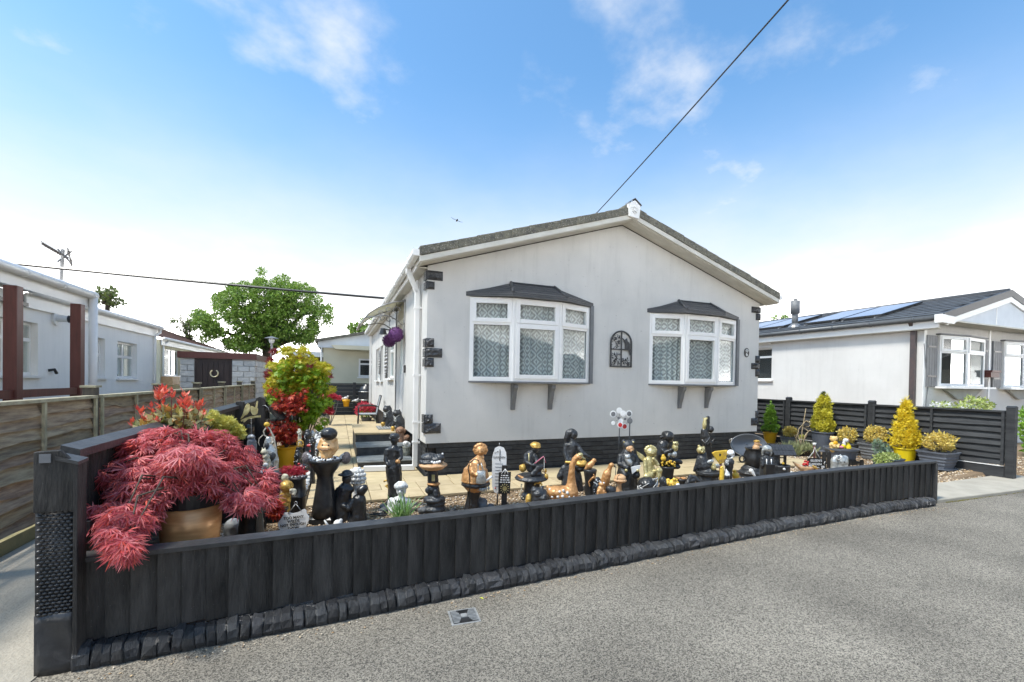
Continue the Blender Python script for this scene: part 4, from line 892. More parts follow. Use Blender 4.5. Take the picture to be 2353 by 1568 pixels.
M_DOORB = mat('dark_brown_door', (.05, .03, .025), (.035, .022, .02), scale=6, rough=.6, stretch=(4, 4, .5))
dr = fp(B(d0.x-.04, d1.x+.04, SY+.03, SY+.058, .0, zt-.165).out('door_frame', M_DOORB), sh)
n = 6
for i in range(n):
    x0, x1 = d0.x+.03+(d1.x-d0.x-.06)*i/n, d0.x+.03+(d1.x-d0.x-.06)*(i+1)/n; o = B(x0+.005, x1-.005, SY+.008, SY+.03, .05, zt-.3).out('door_plank', M_DOORB); o.parent = dr; o.matrix_parent_inverse = sh.matrix_world.inverted()@Matrix.Identity(4); o.matrix_parent_inverse = Matrix.Identity(4)
c = gy(804, 1401, SY)
G().tube([(c.x+.1*math.sin(t), SY-.01, c.z-.1*math.cos(t)*1.05) for t in np.linspace(.5-math.pi-.0, math.pi-.5, 14)], .02, 6).out('horseshoe', mat('brass', (.7, .62, .4), rough=.4, metal=.4), dr)
# pale house closing the view, carport roof, street lamp
yh = thing('yellow_home', 'pale yellow home with white gable boards beyond the dark rear fence', 'house')
YY = 20.0
wa, wb = gy(1345, 1345, YY), gy(1420, 1415, YY)
wall_boxes(G(), -.55, 6, 0, 2.62, [(wa.x, wb.x, wb.z, wa.z)], YY, YY+.2, 'x').out('front_wall', M_CREAM, yh)
wf = wall_boxes(G(), wa.x+.003, wb.x-.003, wb.z+.003, wa.z-.003, [(wa.x+.07, wb.x-.07, wb.z+.07, wb.z+.5), (wa.x+.07, wb.x-.07, wb.z+.57, wa.z-.07)], YY+.02, YY+.08, 'x').out('window', M_UPVC, yh)
B(wa.x+.06, wb.x-.06, YY+.05, YY+.056, wb.z+.06, wa.z-.06).out('pane', M_GLASS, wf); B(wa.x, wb.x, YY+.3, YY+.31, wb.z, wa.z).out('blind_or_dark_backing', M_DARK, wf)  # the sheet behind the pane is coloured dark for the unlit room
B(wa.x-.05, wb.x+.05, YY-.05, YY+.02, wb.z-.06, wb.z-.003).out('sill', M_UPVC, yh)
B(-.55, -.45, YY+.2, 30, 0, 2.62).out('side_wall', M_CREAM, yh)
M_FASC = mat('blue_white_boards', (.66, .70, .74), (.6, .64, .68), scale=3, rough=.6)
G().prism([(-.75, 2.62), (6, 2.62), (6, 4.35), (-.75, 2.86)], lambda p, k: (p[0], YY-.14+.1*k, p[1])).out('gable_boards', M_FASC, yh)
G().prism([(-.85, 2.83), (6, 4.33), (6, 4.43), (-.85, 2.93)], lambda p, k: (p[0], YY-.3+10*k, p[1])).out('roof_slope', M_VERGE, yh)
G().prism([(-.1, 2.56), (6, 2.56), (6, 2.76), (-.25, 2.72)], lambda p, k: (p[0], YY-.45+.3*k, p[1])).out('blind_box', M_CREAM, yh)
G().tube([(-.62, YY-.05, 2.8), (-.62, YY-.05, .1)], .035, 8).out('downpipe', M_UPVC, yh)
cpz = thing('carport', 'low white-fronted carport roof behind the yellow maple', 'carport')
a, b = gy(1080, 1318, 24), gy(1222, 1340, 24)
B(a.x, b.x+.3, 24, 24.1, b.z, a.z).out('fascia', M_FASC, cpz); B(a.x, b.x+.3, 24.1, 28, b.z+.1, a.z+.03).out('roof', M_GREYP, cpz)
for xx in (a.x+.1, b.x): B(xx-.05, xx+.05, 24.02, 24.12, 0, b.z).out('post', M_BROWNP, cpz)
B(a.x, b.x+.3, 27.8, 28, 0, b.z+.1).out('back_panel', M_BROWNP, cpz)
p = gy(1018, 1330, 23)
la = thing('lamp_post', 'slim grey lamp post with a small hat lantern before the big tree', 'lamp post', (p.x, 23, 0)); zt = gy(1018, 1262, 23).z
G().tube([(0, 0, 0), (0, 0, zt-.3)], .045, 8).out('pole', M_METAL, la); G().lathe([(.08, 0), (.13, .14), (.1, .2)], 10, (0, 0, zt-.3)).out('lantern', M_WHITEP, la); G().lathe([(.3, 0), (.24, .03), (.03, .1)], 14, (0, 0, zt-.1)).out('hat', M_GREYP, la)
# ---------------------------------------------------------------- right neighbour
rn = thing('solar_bungalow', 'white neighbouring home with solar panels, grey shutters and dark tiled roof', 'house')
RX, RY, RYV = 12.15, 5.95, 5.5
sw = [(9.81, 10.9, 1.57, 2.56)]
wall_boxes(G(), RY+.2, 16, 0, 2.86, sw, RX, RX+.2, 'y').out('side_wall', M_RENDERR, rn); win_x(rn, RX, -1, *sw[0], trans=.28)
B(RX-.03, RX+.0, 9.86, 16, 2.66, 2.72).out('wall_trim', M_UPVC, rn)
RW = [(12.67, 14.6, 1.45, 2.62), (15.52, 17.1, 1.45, 2.62)]
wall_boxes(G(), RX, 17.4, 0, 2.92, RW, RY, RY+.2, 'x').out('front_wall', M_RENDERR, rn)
XA, ZA = 14.785, 3.745; rs = (ZA-3.0)/(XA-12.0)
for (x0, x1, z0, z1) in RW:
    xm = (x0+x1)/2-.02; w = B(x0-.1, x1+.1, RY-.24, RY-.001, z0-.05, z0-.004).out('bay_sill', M_UPVC, rn)
    facet(w, (x0, RY-.06), (xm, RY-.16), z0, z1, 'top', .38); facet(w, (xm, RY-.16), (x1, RY-.06), z0, z1, 'top', .38)
    G().prism([(x0-.06, RY), (x0-.06, RY-.1), (xm, RY-.2), (x1+.06, RY-.1), (x1+.06, RY)], lambda p, k: (p[0], p[1], z1+.003+.03*k)).out('bay_head', M_GREYP, w)
    G().prism([(x0+.15, z0-.052), (x1-.1, z0-.052), (x1-.55, z0-.3), (x0+.75, z0-.3)], lambda p, k: (p[0], RY-.02-.06*(1-k), p[1])).out('bay_apron', mat('grey_apron', (.36, .37, .35), (.3, .31, .29), scale=4, rough=.8), w)
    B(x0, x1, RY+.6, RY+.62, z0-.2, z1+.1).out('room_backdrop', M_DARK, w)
    for xs, ws in ((x0-.46, .42), (x1+.02, .22)):
        s = B(xs, xs+ws, RY-.012, RY-.001, z0-.02, z1-.02).out('shutter', M_GREYP, rn)
        for q in range(4 if ws > .3 else 2): B(xs+.008+q*.103, xs+.1+q*.103, RY-.034, RY-.012, z0-.02, z1-.02).out('shutter_plank', M_GREYP, s)
        for zz in (z0+.2, z1-.3): B(xs+.04, xs+ws-.02, RY-.04, RY-.034, zz, zz+.04).out('shutter_hinge', M_BLK, s)
B(14.90, 14.96, RY-.02, RY-.001, .3, 2.86).out('cover_strip', M_UPVC, rn); B(RX-.012, RX+.09, RY-.014, RY-.001, 0, 2.9).out('corner_trim', M_UPVC, rn)
# roof: tiles as pieces
zr = lambda x: 3.0+(x-12.0)*rs
G().prism([(11.98, 2.985), (XA, zr(XA)-.012), (XA, zr(XA)-.06), (11.98, 2.93)], lambda p, k: (p[0], RYV+.06+10.6*k, p[1])).out('roof_deck', M_TILE, rn)
G().prism([(XA, zr(XA)-.012), (17.6, 3.0), (17.6, 2.95), (XA, zr(XA)-.06)], lambda p, k: (p[0], RYV+.06+10.6*k, p[1])).out('roof_slope', M_TILE, rn)
tl = .33; ang = math.atan(rs)
me = G().hexa([(-.05, -.148, 0), (tl, -.148, -.012), (tl, .148, -.012), (-.05, .148, 0), (-.05, -.148, .026), (tl, -.148, .004), (tl, .148, .004), (-.05, .148, .026)]).mesh('tile'); me.materials.append(mat('grey_slate_tile', (.05, .053, .058), (.085, .09, .095), scale=6, rough=.55, obj_rnd=.25))
nc = 9; rest = G()
for c in range(nc):
    xx = 12.0+c*(XA-12.03)/nc
    for j in range(34):
        yy = RYV+.22+j*.3+(.15 if c % 2 else 0)
        if yy > 15.9: continue
        if j < 33: 
            o = link('roof_tile', me, None, rn); o.location = (xx, yy, zr(xx)+.004); o.rotation_euler.y = -ang
        else: rest.cbox((xx+.15, yy, zr(xx+.15)+.02), (.16, .148, .01))
G().tube([(XA, RYV+.05, zr(XA)+.005), (XA, 16, zr(XA)+.005)], .07, 8).out('ridge_tile', M_TILE, rn, smooth=True)
for s, xe in ((1, 11.96), (-1, 17.6)):
    pts = [(xe, zr(11.96)-.13), (XA, ZA-.13), (XA, ZA+.035), (xe, zr(11.96)+.03)]
    G().prism(pts if s > 0 else pts[::-1], lambda p, k: (p[0], RYV+.07*k, p[1])).out('verge_trim', mat('charcoal_trim', (.04, .043, .048), rough=.45), rn)
    pts = [(xe+.15*s, zr(11.96)-.22), (XA, ZA-.26), (XA, ZA-.135), (xe+.15*s, zr(11.96)-.10)]
    G().prism(pts if s > 0 else pts[::-1], lambda p, k: (p[0], RYV+.012+.03*k, p[1])).out('barge_board', M_UPVC, rn)
G().prism([(12.3, 2.90), (17.3, 2.90), (XA, ZA-.2)], lambda p, k: (p[0], RYV+.05+.04*k, p[1])).out('pediment', M_FASC, rn)
for xx in (14.2, 15.5): B(xx, xx+.03, RYV+.042, RYV+.05, 2.92, 3.35).out('cover_strip', M_UPVC, rn)
B(12.05, 17.5, RYV+.045, RY, 2.87, 2.90).out('front_soffit', M_SOFF, rn)
g = G().prism([(11.84, 2.99), (12.06, 2.97), (12.36, 2.96), (12.36, 2.84), (12.3, 2.80), (11.84, 2.81)][::-1], lambda p, k: (p[0], RYV-.02+.14*k, p[1])); g.out('box_end', M_UPVC, rn)
gut(rn, 11.93, RYV+.12, 15.9, 2.93, mat('grey_gutter', (.09, .095, .1), rough=.4), .06); B(11.98, 12.0, RYV+.1, 15.9, 2.72, 2.95).out('fascia', M_UPVC, rn)
B(12.0, RX, RYV+.12, 15.9, 2.70, 2.72).out('eave_soffit', M_SOFF, rn)
G().bar((12.09, 6.12, 0), (12.09, 6.12, 2.72), .075, .1).bar((12.09, 6.12, 2.7), (11.95, 6.12, 2.9), .07, .07).out('downpipe', mat('brown_grey_pipe', (.1, .07, .065), (.07, .06, .06), rough=.4), rn)
G().tube([(12.12, 5.93, 2.4), (12.2, 5.925, 1.9), (12.3, 5.925, 1.4), (12.2, 5.925, .8), (12.15, 5.93, .3)], .009, 5).out('cable', M_GREYP, rn)
p = gx(3370, 1238, RX); G().cbox((RX-.08, p.y, p.z), (.07, .14, .035)).out('flood_light', M_METAL, rn)
# solar panels: (y0,y1) groups
M_PV = mat('solar_glass', (.13, .19, .33), (.10, .16, .30), scale=2, rough=.09, spec=.8)
for y0 in (7.05, 8.1, 9.75, 10.8, 11.85, 12.9):
    xa, xb = 12.55, 14.3; P = lambda x, y, h: (x, y, zr(x)+h)
    o = G().hexa([P(xa, y0, .05), P(xb, y0, .05), P(xb, y0+1.0, .05), P(xa, y0+1.0, .05), P(xa, y0, .09), P(xb, y0, .09), P(xb, y0+1.0, .09), P(xa, y0+1.0, .09)]).out('solar_panel', M_BLK, rn)
    G().hexa([P(xa+.04, y0+.03, .0905), P(xb-.04, y0+.03, .0905), P(xb-.04, y0+.97, .0905), P(xa+.04, y0+.97, .0905), P(xa+.04, y0+.03, .093), P(xb-.04, y0+.03, .093), P(xb-.04, y0+.97, .093), P(xa+.04, y0+.97, .093)]).out('solar_glass', M_PV, o)
    for y in (y0+.1, y0+.9): G().hexa([P(xa-.1, y-.02, .02), P(xb+.1, y-.02, .02), P(xb+.1, y+.02, .02), P(xa-.1, y+.02, .02), P(xa-.1, y-.02, .049), P(xb+.1, y-.02, .049), P(xb+.1, y+.02, .049), P(xa-.1, y+.02, .049)]).out('panel_rail', M_METAL, o)
p = gx(3073, 1205, 12.6); zb_ = zr(12.6)
fl = thing('roof_flue', 'grey metal flue standing between the solar panels', 'flue', (12.6, 9.42, zb_-.02))
G().lathe([(.2, 0), (.16, .06), (.09, .12)], 14).out('flashing', M_METAL, fl); G().tube([(0, 0, .05), (0, 0, .55)], .085, 14).out('pipe', M_GREYPOT2, fl, smooth=True); G().tube([(0, 0, .42), (0, 0, .8)], .125, 14).out('cowl', M_GREYPOT2, fl, smooth=True); G().tube([(0, 0, .8), (0, 0, .86)], .05, 10).out('cap', M_GREYP, fl)
p = gy(3718, 1405, 5.86); bb = thing('bird_box', 'small brown wooden box on the neighbouring front wall between shutters', 'bird box', (p.x, 5.93, p.z)); B(-.2, .2, -.14, -.001, -.07, .05).out('box', M_BROWNP, bb); G().prism([(-.23, .05), (.23, .05), (.2, .1), (-.2, .1)], lambda q, k: (q[0], -.17+.168*k, q[1])).out('lid', M_BROWNP, bb)
# red brick planter beyond the grey fence
pl = thing('brick_planter', 'low red painted planter wall beyond the grey fence end post', 'planter', (10.4, 4.6, 0)); 
for r in range(3):
    for q in range(5): B(-.6+q*.3+(.0 if r % 2 else -.1), -.31+q*.3+(.0 if r % 2 else -.1), -.1, .1, r*.09, r*.09+.082).out('block', M_RED, pl, bevel=.005)
# bungalow across the road, seen in the window reflections
for bx_, hh, lab, rc in ((-6, 4.2, 'plain cream bungalow across the road at the quiet end', M_BRTILE), (8, 4.0, 'plain cream bungalow across the road facing the gable', M_TILE), (22, 4.4, 'plain cream bungalow across the road facing the golden shrubs', M_BRTILE), (36, 4.1, 'plain cream bungalow across the road beyond the solar roofed home', M_TILE)):
    ac = thing('opposite_bungalow', lab, 'house', (bx_, -10, 0))
    B(-5, 5, -6, 0, 0, 2.7).out('wall', M_CREAM, ac); G().prism([(-5.4, 2.65), (5.4, 2.65), (0, hh)], lambda p, k: (p[0], -6.2+6.5*k, p[1])).out('roof', rc, ac)
    for x in (-3, 2.2):
        w = B(x-.8, x+.8, .001, .03, .9, 2.1).out('window', M_UPVC, ac); B(x-.72, x-.04, .031, .036, .98, 2.02).out('pane', M_DARK, w); B(x+.04, x+.72, .031, .036, .98, 2.02).out('pane', M_DARK, w)
    B(-.5, .5, .001, .03, 0, 2.1).out('door', M_BROWNP, ac)
    for s in (-1, 1): G().prism([(s*5.4, 2.6), (0, hh-.05), (0, hh+.08), (s*5.4, 2.73)], lambda p, k: (p[0], .301+.03*k, p[1])).out('barge_board', M_UPVC, ac)
# ================================================================== WIRES, DRAIN, BIRD
wi = thing('overhead_cable', 'black overhead cable rising from behind the gable across the sky', 'cable')
A, Bq = gy(2237, 800, 9.5), gy(2994, 0, 3.6); C_ = Bq+(Bq-A)*.9
pts = []
for t in np.linspace(0, 1, 30):
    q = A.lerp(C_, t); q.z -= .35*4*t*(1-t)*.25; pts.append(q)
tq = min(range(30), key=lambda i: abs(pts[i].y-3.6)); off = gy(2994, 0, pts[tq].y).z-pts[tq].z
G().tube([q+Vector((0, 0, off*min(1, i/ max(1, tq)))) for i, q in enumerate(pts)], .011, 6).out('wire', M_BLK, wi)
A2 = A.copy(); G().tube([(A.x, A.y, 3.6), (A.x, A.y, A.z+.02)], .02, 6).out('mount', M_METAL, wi)
wi = thing('telephone_wire', 'thin black wire strung from the white neighbouring porch to the grey home', 'cable')
A, Bq = gy(10, 985, 11.5), gy(1462, 1121, 10.5)
G().tube([A.lerp(Bq, t)-Vector((0, 0, .02*4*t*(1-t))) for t in np.linspace(0, 1, 20)], .026, 5).out('wire', M_BLK, wi)
c = gz(1740, 2312)
M_DRAIN = mat('worn_steel', (.44, .44, .43), (.28, .28, .27), scale=30, rough=.5, metal=.4)
dr_ = thing('drain_grate', 'small square metal drain grate set in the asphalt', 'drain', (c.x, c.y, .002), R(-4))
hw = .085
wall_boxes(G(), -hw, hw, -hw, hw, [(-hw+.012, hw-.012, -hw+.012, hw-.012)], 0, .006, 'x').out('frame', M_DRAIN, dr_).rotation_euler = (R(-90), 0, 0)
dr_.children[0].location = (0, 0, .0)
B(-hw+.012, hw-.012, -hw+.012, hw-.012, -.001, .001).out('recess', M_BLK, dr_)
for q in range(9):
    yy = -hw+.022+q*.0155
    for s in (-1, 1):
        e = .018+.02*abs((q-4)/4)**1.5; B(*sorted((s*e, s*(hw-.014))), yy-.0035, yy+.0035, .001, .006).out('bar', M_DRAIN, dr_)
B(-.018, .018, -.02, .02, .001, .0065).out('hub', M_DRAIN, dr_)
c = gy(1713, 828, 22)
bd = thing('flying_bird', 'small dark bird flying in the pale sky left of the gable', 'bird', c)
G().ball((0, 0, 0), (.05, .12, .045), 8).ball((0, -.13, .01), .035, 8).out('body', M_BLKM, bd, smooth=True)
for s in (-1, 1): G().prism([(0, 0), (s*.16, .05), (s*.3, .02), (s*.14, .1)], lambda p, k: (p[0], p[1]-.02, .02+abs(p[0])*.35*(1 if s < 0 else -.6)+.006*k)).out('wing', M_BLKM, bd)

# grit and a fallen leaf along the road edge
def grit(n):
    X = RN.uniform(-1.1, 6.6, n); return np.stack([X, np.polyval(FC, X)-.135-np.abs(RN.normal(0, .05, n)), np.full(n, .001)], 1)
tag(pebbles('road_grit', 420, grit, .003, .009, M_PEB), 'stray grit along the foot of the black edging stones', 'grit', kind='stuff')
q = gz(1806, 2247); fl_ = thing('fallen_leaf', 'single yellow-green leaf lying on the asphalt near the drain', 'leaf', (q.x, q.y, .003), .6)
G().add([(0, -.018, 0), (.008, 0, .005), (0, .018, .003), (-.008, 0, .006)], [(0, 1, 2, 3)]).out('blade', mat('leaf_yellow', (.6, .62, .08), rough=.5), fl_)
def mossf(n):
    X = RN.uniform(6.9, 9.9, n); return np.stack([X, 3.115-(X-6.74)*.024+RN.normal(0, .012, n), np.full(n, .0)], 1)
tag(pebbles('moss', 900, mossf, .004, .012, mat('moss', (.2, .17, .04), (.12, .12, .03), scale=30, rough=.95)), 'moss growing along the front edge of the driveway slab', 'moss', kind='stuff')
# ================================================================== VEGETATION
def tmpl(kind):
    V, T = [], []
    def lobe(a, L, w, droop=0., mid=.45):
        b = len(V); s, c = math.sin(a), math.cos(a)
        for (l, q, z) in ((0, 0, 0), (L*mid, w, .02-droop*.3), (L, 0, -droop), (L*mid, -w, .02-droop*.3)): V.append((s*l+c*q, c*l-s*q, z))
        T.extend([(b, b+1, b+2), (b, b+2, b+3)])
    if kind == 'oval': lobe(0, 1, .24)
    elif kind == 'long': lobe(0, 1, .2, .05)
    elif kind == 'maple':
        for a, L in ((-1.25, .62), (-.62, .9), (0, 1), (.62, .9), (1.25, .62)): lobe(a, L, .12, .12)
    elif kind == 'lace':
        for a, L in ((-1.5, .6), (-1.0, .85), (-.5, .98), (0, 1.05), (.5, .98), (1.0, .85), (1.5, .6)): lobe(a, L, .062, .3)
    elif kind == 'tuft':
        for a, L in ((-.7, .8), (-.25, 1), (.25, .95), (.7, .75)): lobe(a, L, .09, -.1)
    elif kind == 'needle': 
        for a, L in ((-.4, .9), (0, 1), (.4, .85)): lobe(a, L, .06)
    return np.array(V, float), np.array(T, int)
TM = {k: tmpl(k) for k in ('oval', 'long', 'maple', 'lace', 'tuft', 'needle')}
def nrm(a): return a/np.maximum(np.linalg.norm(a, axis=-1, keepdims=True), 1e-9)
def leaf_arrays(P, D, N, S, kind):
    V, T = TM[kind]; D = nrm(D); X = nrm(np.cross(D, N)); Nn = np.cross(X, D)
    W = P[:, None, :]+S[:, None, None]*(V[None, :, 0, None]*X[:, None]+V[None, :, 1, None]*D[:, None]+V[None, :, 2, None]*Nn[:, None])
    return W.reshape(-1, 3), (T[None]+np.arange(len(P))[:, None, None]*len(V)).reshape(-1, 3)
def leaf_mesh(name, P, D, N, S, kind, m, parent=None, stuff=True, loc=None):
    V, T = leaf_arrays(P, D, N, S, kind)
    o = npmesh(name, V, T, m, parent, smooth=False)
    if stuff and parent is None: pass
    return o
def blob_pts(els, n, y, dy):
    """points through a crown given as picture ellipses (u,v,ru,rv[,y]) at depth y"""
    A = np.array([e[2]*e[3] for e in els], float); idx = RN.choice(len(els), n, p=A/A.sum())
    d = nrm(RN.normal(size=(n, 3))); r = RN.uniform(0, 1, n)**.42
    P, O = [], []
    for k in range(n):
        e = els[idx[k]]; yy = (e[4] if len(e) > 4 else y)
        u, v = e[0]+e[2]*d[k, 0]*r[k], e[1]-e[3]*d[k, 2]*r[k]
        p = gy(u, v, yy+dy*d[k, 1]*r[k]); P.append(p); O.append((d[k, 0], d[k, 1], d[k, 2]))
    return np.array(P), np.array(O)
def crown(name, els, y, dy, n, size, kind, m, parent, up=.3, droop=0., jit=.7, out_=1.):
    P, O = blob_pts(els, n, y, dy)
    D = nrm(O*out_+RN.normal(size=P.shape)*jit+np.array([0, 0, up-droop])); N = nrm(O*.6+RN.normal(size=P.shape)*.5+np.array([0, 0, .9]))
    return leaf_mesh(name, P, D, N, RN.uniform(.7, 1.25, n)*size, kind, m, parent)
def relto(o, root):
    o.parent = root; o.matrix_parent_inverse = Matrix.Translation(-Vector(root.location)); return o
def pts_local(root): return Vector(root.location)
G_TREE = leafmat('sycamore_leaves', [(.10, .20, .02), (.15, .28, .03), (.24, .37, .06), (.045, .10, .012), (.30, .40, .09), (.07, .15, .018)], .55, .3)
G_IVY = leafmat('ivy_leaves', [(.012, .03, .008), (.025, .055, .012), (.035, .075, .015)], .4, .15)
G_THIN = leafmat('olive_leaves', [(.09, .13, .03), (.14, .18, .05), (.05, .08, .02)], .55, .3)
G_ACERY = leafmat('golden_acer_leaves', [(.52, .47, .02), (.62, .50, .04), (.40, .44, .02), (.56, .40, .04), (.34, .42, .02)], .5, .4)
G_ACERG = leafmat('green_acer_leaves', [(.18, .34, .012), (.27, .42, .02), (.12, .24, .01), (.36, .46, .03)], .5, .4)
G_RED = leafmat('crimson_maple_leaves', [(.56, .09, .11), (.72, .2, .22), (.38, .05, .07), (.78, .30, .30), (.62, .13, .16), (.76, .14, .10), (.68, .24, .24)], .5, .35)
G_SCAR = leafmat('scarlet_maple_leaves', [(.60, .05, .02), (.45, .03, .03), (.68, .12, .03), (.36, .025, .03), (.26, .05, .04)], .5, .38)
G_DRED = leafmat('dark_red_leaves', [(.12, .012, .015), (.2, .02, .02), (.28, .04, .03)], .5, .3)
G_PINK = leafmat('pink_red_leaves', [(.58, .05, .09), (.45, .03, .06), (.66, .10, .13)], .5, .35)
G_PHOT = leafmat('photinia_red_leaves', [(.66, .085, .045), (.74, .15, .09), (.56, .05, .04), (.78, .24, .15)], .35, .35)
G_VARI = leafmat('variegated_leaves', [(.20, .24, .05), (.62, .56, .30), (.12, .16, .04), (.70, .62, .38), (.45, .36, .08), (.5, .2, .06)], .4, .3)
G_YCON = leafmat('golden_conifer', [(.55, .50, .07), (.66, .60, .16), (.42, .40, .05), (.72, .66, .24)], .6, .25)
G_GCON = leafmat('green_conifer', [(.14, .30, .02), (.22, .40, .03), (.09, .20, .02), (.30, .46, .05)], .6, .25)
G_OCON = leafmat('old_gold_conifer', [(.58, .52, .03), (.70, .62, .05), (.42, .40, .03), (.78, .68, .1)], .6, .25)
G_BCON = leafmat('bright_gold_conifer', [(.84, .64, .02), (.74, .56, .02), (.88, .72, .08), (.62, .5, .02)], .6, .3)
G_BOX = leafmat('golden_box_leaves', [(.66, .47, .07), (.76, .58, .14), (.52, .36, .05), (.80, .68, .30), (.6, .52, .09)], .5, .25)
G_CREEP = leafmat('creeping_variegated', [(.28, .36, .06), (.55, .58, .24), (.16, .24, .04), (.44, .5, .14)], .5, .25)
G_GRASS = leafmat('grass_blades', [(.14, .28, .07), (.22, .38, .12), (.30, .44, .18), (.09, .2, .05)], .45, .3)
G_DRY = leafmat('dry_grass', [(.34, .38, .18), (.46, .46, .26), (.24, .28, .12)], .7, .25)
def Z3(*a): return [(600+x*.4782, 950+y*.4782, rx*.4782, ry*.4782) for x, y, rx, ry in a]
def limb(g, a, b, r0, r1, bend=.15, n=6):
    a, b = Vector(a), Vector(b); L = (b-a).length; off = Vector((random.uniform(-1, 1), random.uniform(-1, 1), random.uniform(-.3, 1)))*bend*L
    pts = [a.lerp(b, t)+off*math.sin(math.pi*t)*.5 for t in np.linspace(0, 1, n)]
    g.tube(pts, [r0+(r1-r0)*t for t in np.linspace(0, 1, n)], 7); return pts
def tree(name, label, els, y, dy, n, size, m, ub, kind='oval', r=.2, nl=10, extra=None, group=None, fill=None):
    base = gy(ub, 1420, y); base.z = 0
    t = thing(name, label, 'tree', base, group=group)
    g = G(); tips = []
    cu = sum(e[0] for e in els)/len(els); cv = max(e[1]+e[3]*.3 for e in els)
    fork = gy(ub*.6+cu*.4, cv, y); limb(g, base, fork, r, r*.7, .03)
    for e in sorted(els, key=lambda e: -e[2]*e[3])[:nl]:
        tip = gy(e[0], e[1], y+random.uniform(-dy, dy)*.4); p = limb(g, fork, tip, r*.5, r*.1, .12)
        for q in range(4):
            tp = gy(e[0]+random.uniform(-1, 1)*e[2]*.9, e[1]+random.uniform(-1, 1)*e[3]*.9, y+random.uniform(-dy, dy)*.7); limb(g, p[random.randint(2, 4)], tp, r*.16, r*.03, .15, 4)
    relto(g.out('trunk', M_BARK, smooth=True), t)
    relto(crown('crown', list(els)+(fill or []), y, dy, n, size, kind, m, None), t)
    if extra: relto(crown('ivy', extra[0], y-dy*.3, dy*.5, extra[1], size*.6, 'oval', G_IVY, None), t)
    return t
# clumped crown: many small ellipses inside the big outline
def clumps(big, n, rr, seed=1):
    rg = random.Random(seed); A = [e[2]*e[3] for e in big]; res = []
    for _ in range(n):
        e = rg.choices(big, A)[0]; a = rg.uniform(0, 6.28); q = rg.uniform(0, 1)**.5
        res.append((e[0]+e[2]*q*math.cos(a), e[1]+e[3]*q*math.sin(a), rr*rg.uniform(.7, 1.4), rr*rg.uniform(.5, 1.0)))
    return res
BIG = Z3((380, 560, 140, 150), (330, 480, 80, 60), (620, 330, 110, 110), (560, 450, 160, 140), (790, 260, 120, 110), (800, 170, 40, 30), (960, 290, 130, 110), (1150, 330, 110, 110), (1230, 450, 110, 130), (1330, 430, 50, 60), (900, 470, 300, 160), (760, 400, 120, 110), (760, 620, 260, 130), (1050, 600, 220, 130), (1330, 560, 50, 40), (640, 740, 180, 70), (1120, 690, 90, 60))
tree('sycamore_tree', 'large bright green spreading tree rising behind the stone shed', clumps(BIG, 170, 22, 5), 31, 2.6, 52000, .155, G_TREE, 1010, r=.38, nl=14, extra=(Z3((900, 560, 70, 90), (870, 700, 90, 80), (980, 620, 60, 80)), 2600), fill=[(e[0], e[1], e[2]*.55, e[3]*.55) for e in BIG])
tree('thin_tree', 'thin half-bare tree with sparse olive leaves left of the big green tree', clumps(Z3((160, 570, 80, 70), (240, 640, 60, 60), (90, 540, 40, 20)), 26, 9, 2), 29, 1.5, 330, .16, G_THIN, 720, r=.08, nl=18)
tree('roof_tree', 'olive green tree top showing above the white neighbouring roof', clumps([(395, 1112, 38, 30), (440, 1140, 22, 18)], 22, 10, 3), 24, 1.2, 520, .17, G_THIN, 400, r=.12, nl=12)
tree('hedge_tree', 'dark green tree behind the pale yellow home', clumps([(1350, 1240, 45, 26), (1385, 1218, 30, 24)], 18, 12, 4), 32, 1.5, 900, .22, G_TREE, 1350, r=.14, nl=8)
tree('far_tree', 'green tree top peeping over the solar panelled roof', clumps([(2905, 1200, 18, 12), (2945, 1198, 14, 11)], 10, 7, 6), 30, 1.2, 420, .2, G_TREE, 2920, r=.12, nl=6)
# ---------------------------------------------------------------- pots
def potscale(u, vb, z=.012):
    p = gz(u, vb, z); return p, pj(p)[2]/(F_PX*SC)
def plant_thing(name, label, u, vb, cat='potted plant', group=None, y=None, z=.012, x=None):
    if x is not None:
        p = gx(u, vb, x); p.z = .076; k = pj(p)[2]/(F_PX*SC)
    elif y is None: p, k = potscale(u, vb, z)
    else:
        p = gy(u, vb, y); p.z = z; k = pj(p)[2]/(F_PX*SC)
    return thing(name, label, cat, p, 0, group), p, k
def pot(t, h, r1, r0, m, rib=0, sq=0, rim=.02, n=28, soil=True, dish=False):
    prof = [(r0*.9, 0), (r0, .004)]
    st_ = 10
    for i in range(st_+1):
        q = i/st_; r = r0+(r1-r0)*q
        if rib and .1 < q < .85: r += rib*(1 if i % 2 else -1)
        prof.append((r, .004+(h-rim-.004)*q))
    prof += [(r1*1.05, h-rim), (r1*1.06, h), (r1*.94, h), (r1*.93, h-.02)]
    o = G().lathe(prof, n, sq=sq).out('pot', m, t, smooth=not rib)
    if soil: G().lathe([(r1*.93, h-.03), (r1*.9, h-.022)], n, sq=sq).out('soil', M_SOIL, t)
    if dish: G().lathe([(r0*1.1, -.004), (r0*1.35, .015), (r0*1.3, .018)], n, sq=sq).out('saucer', M_GREYPOT, t)
    return o
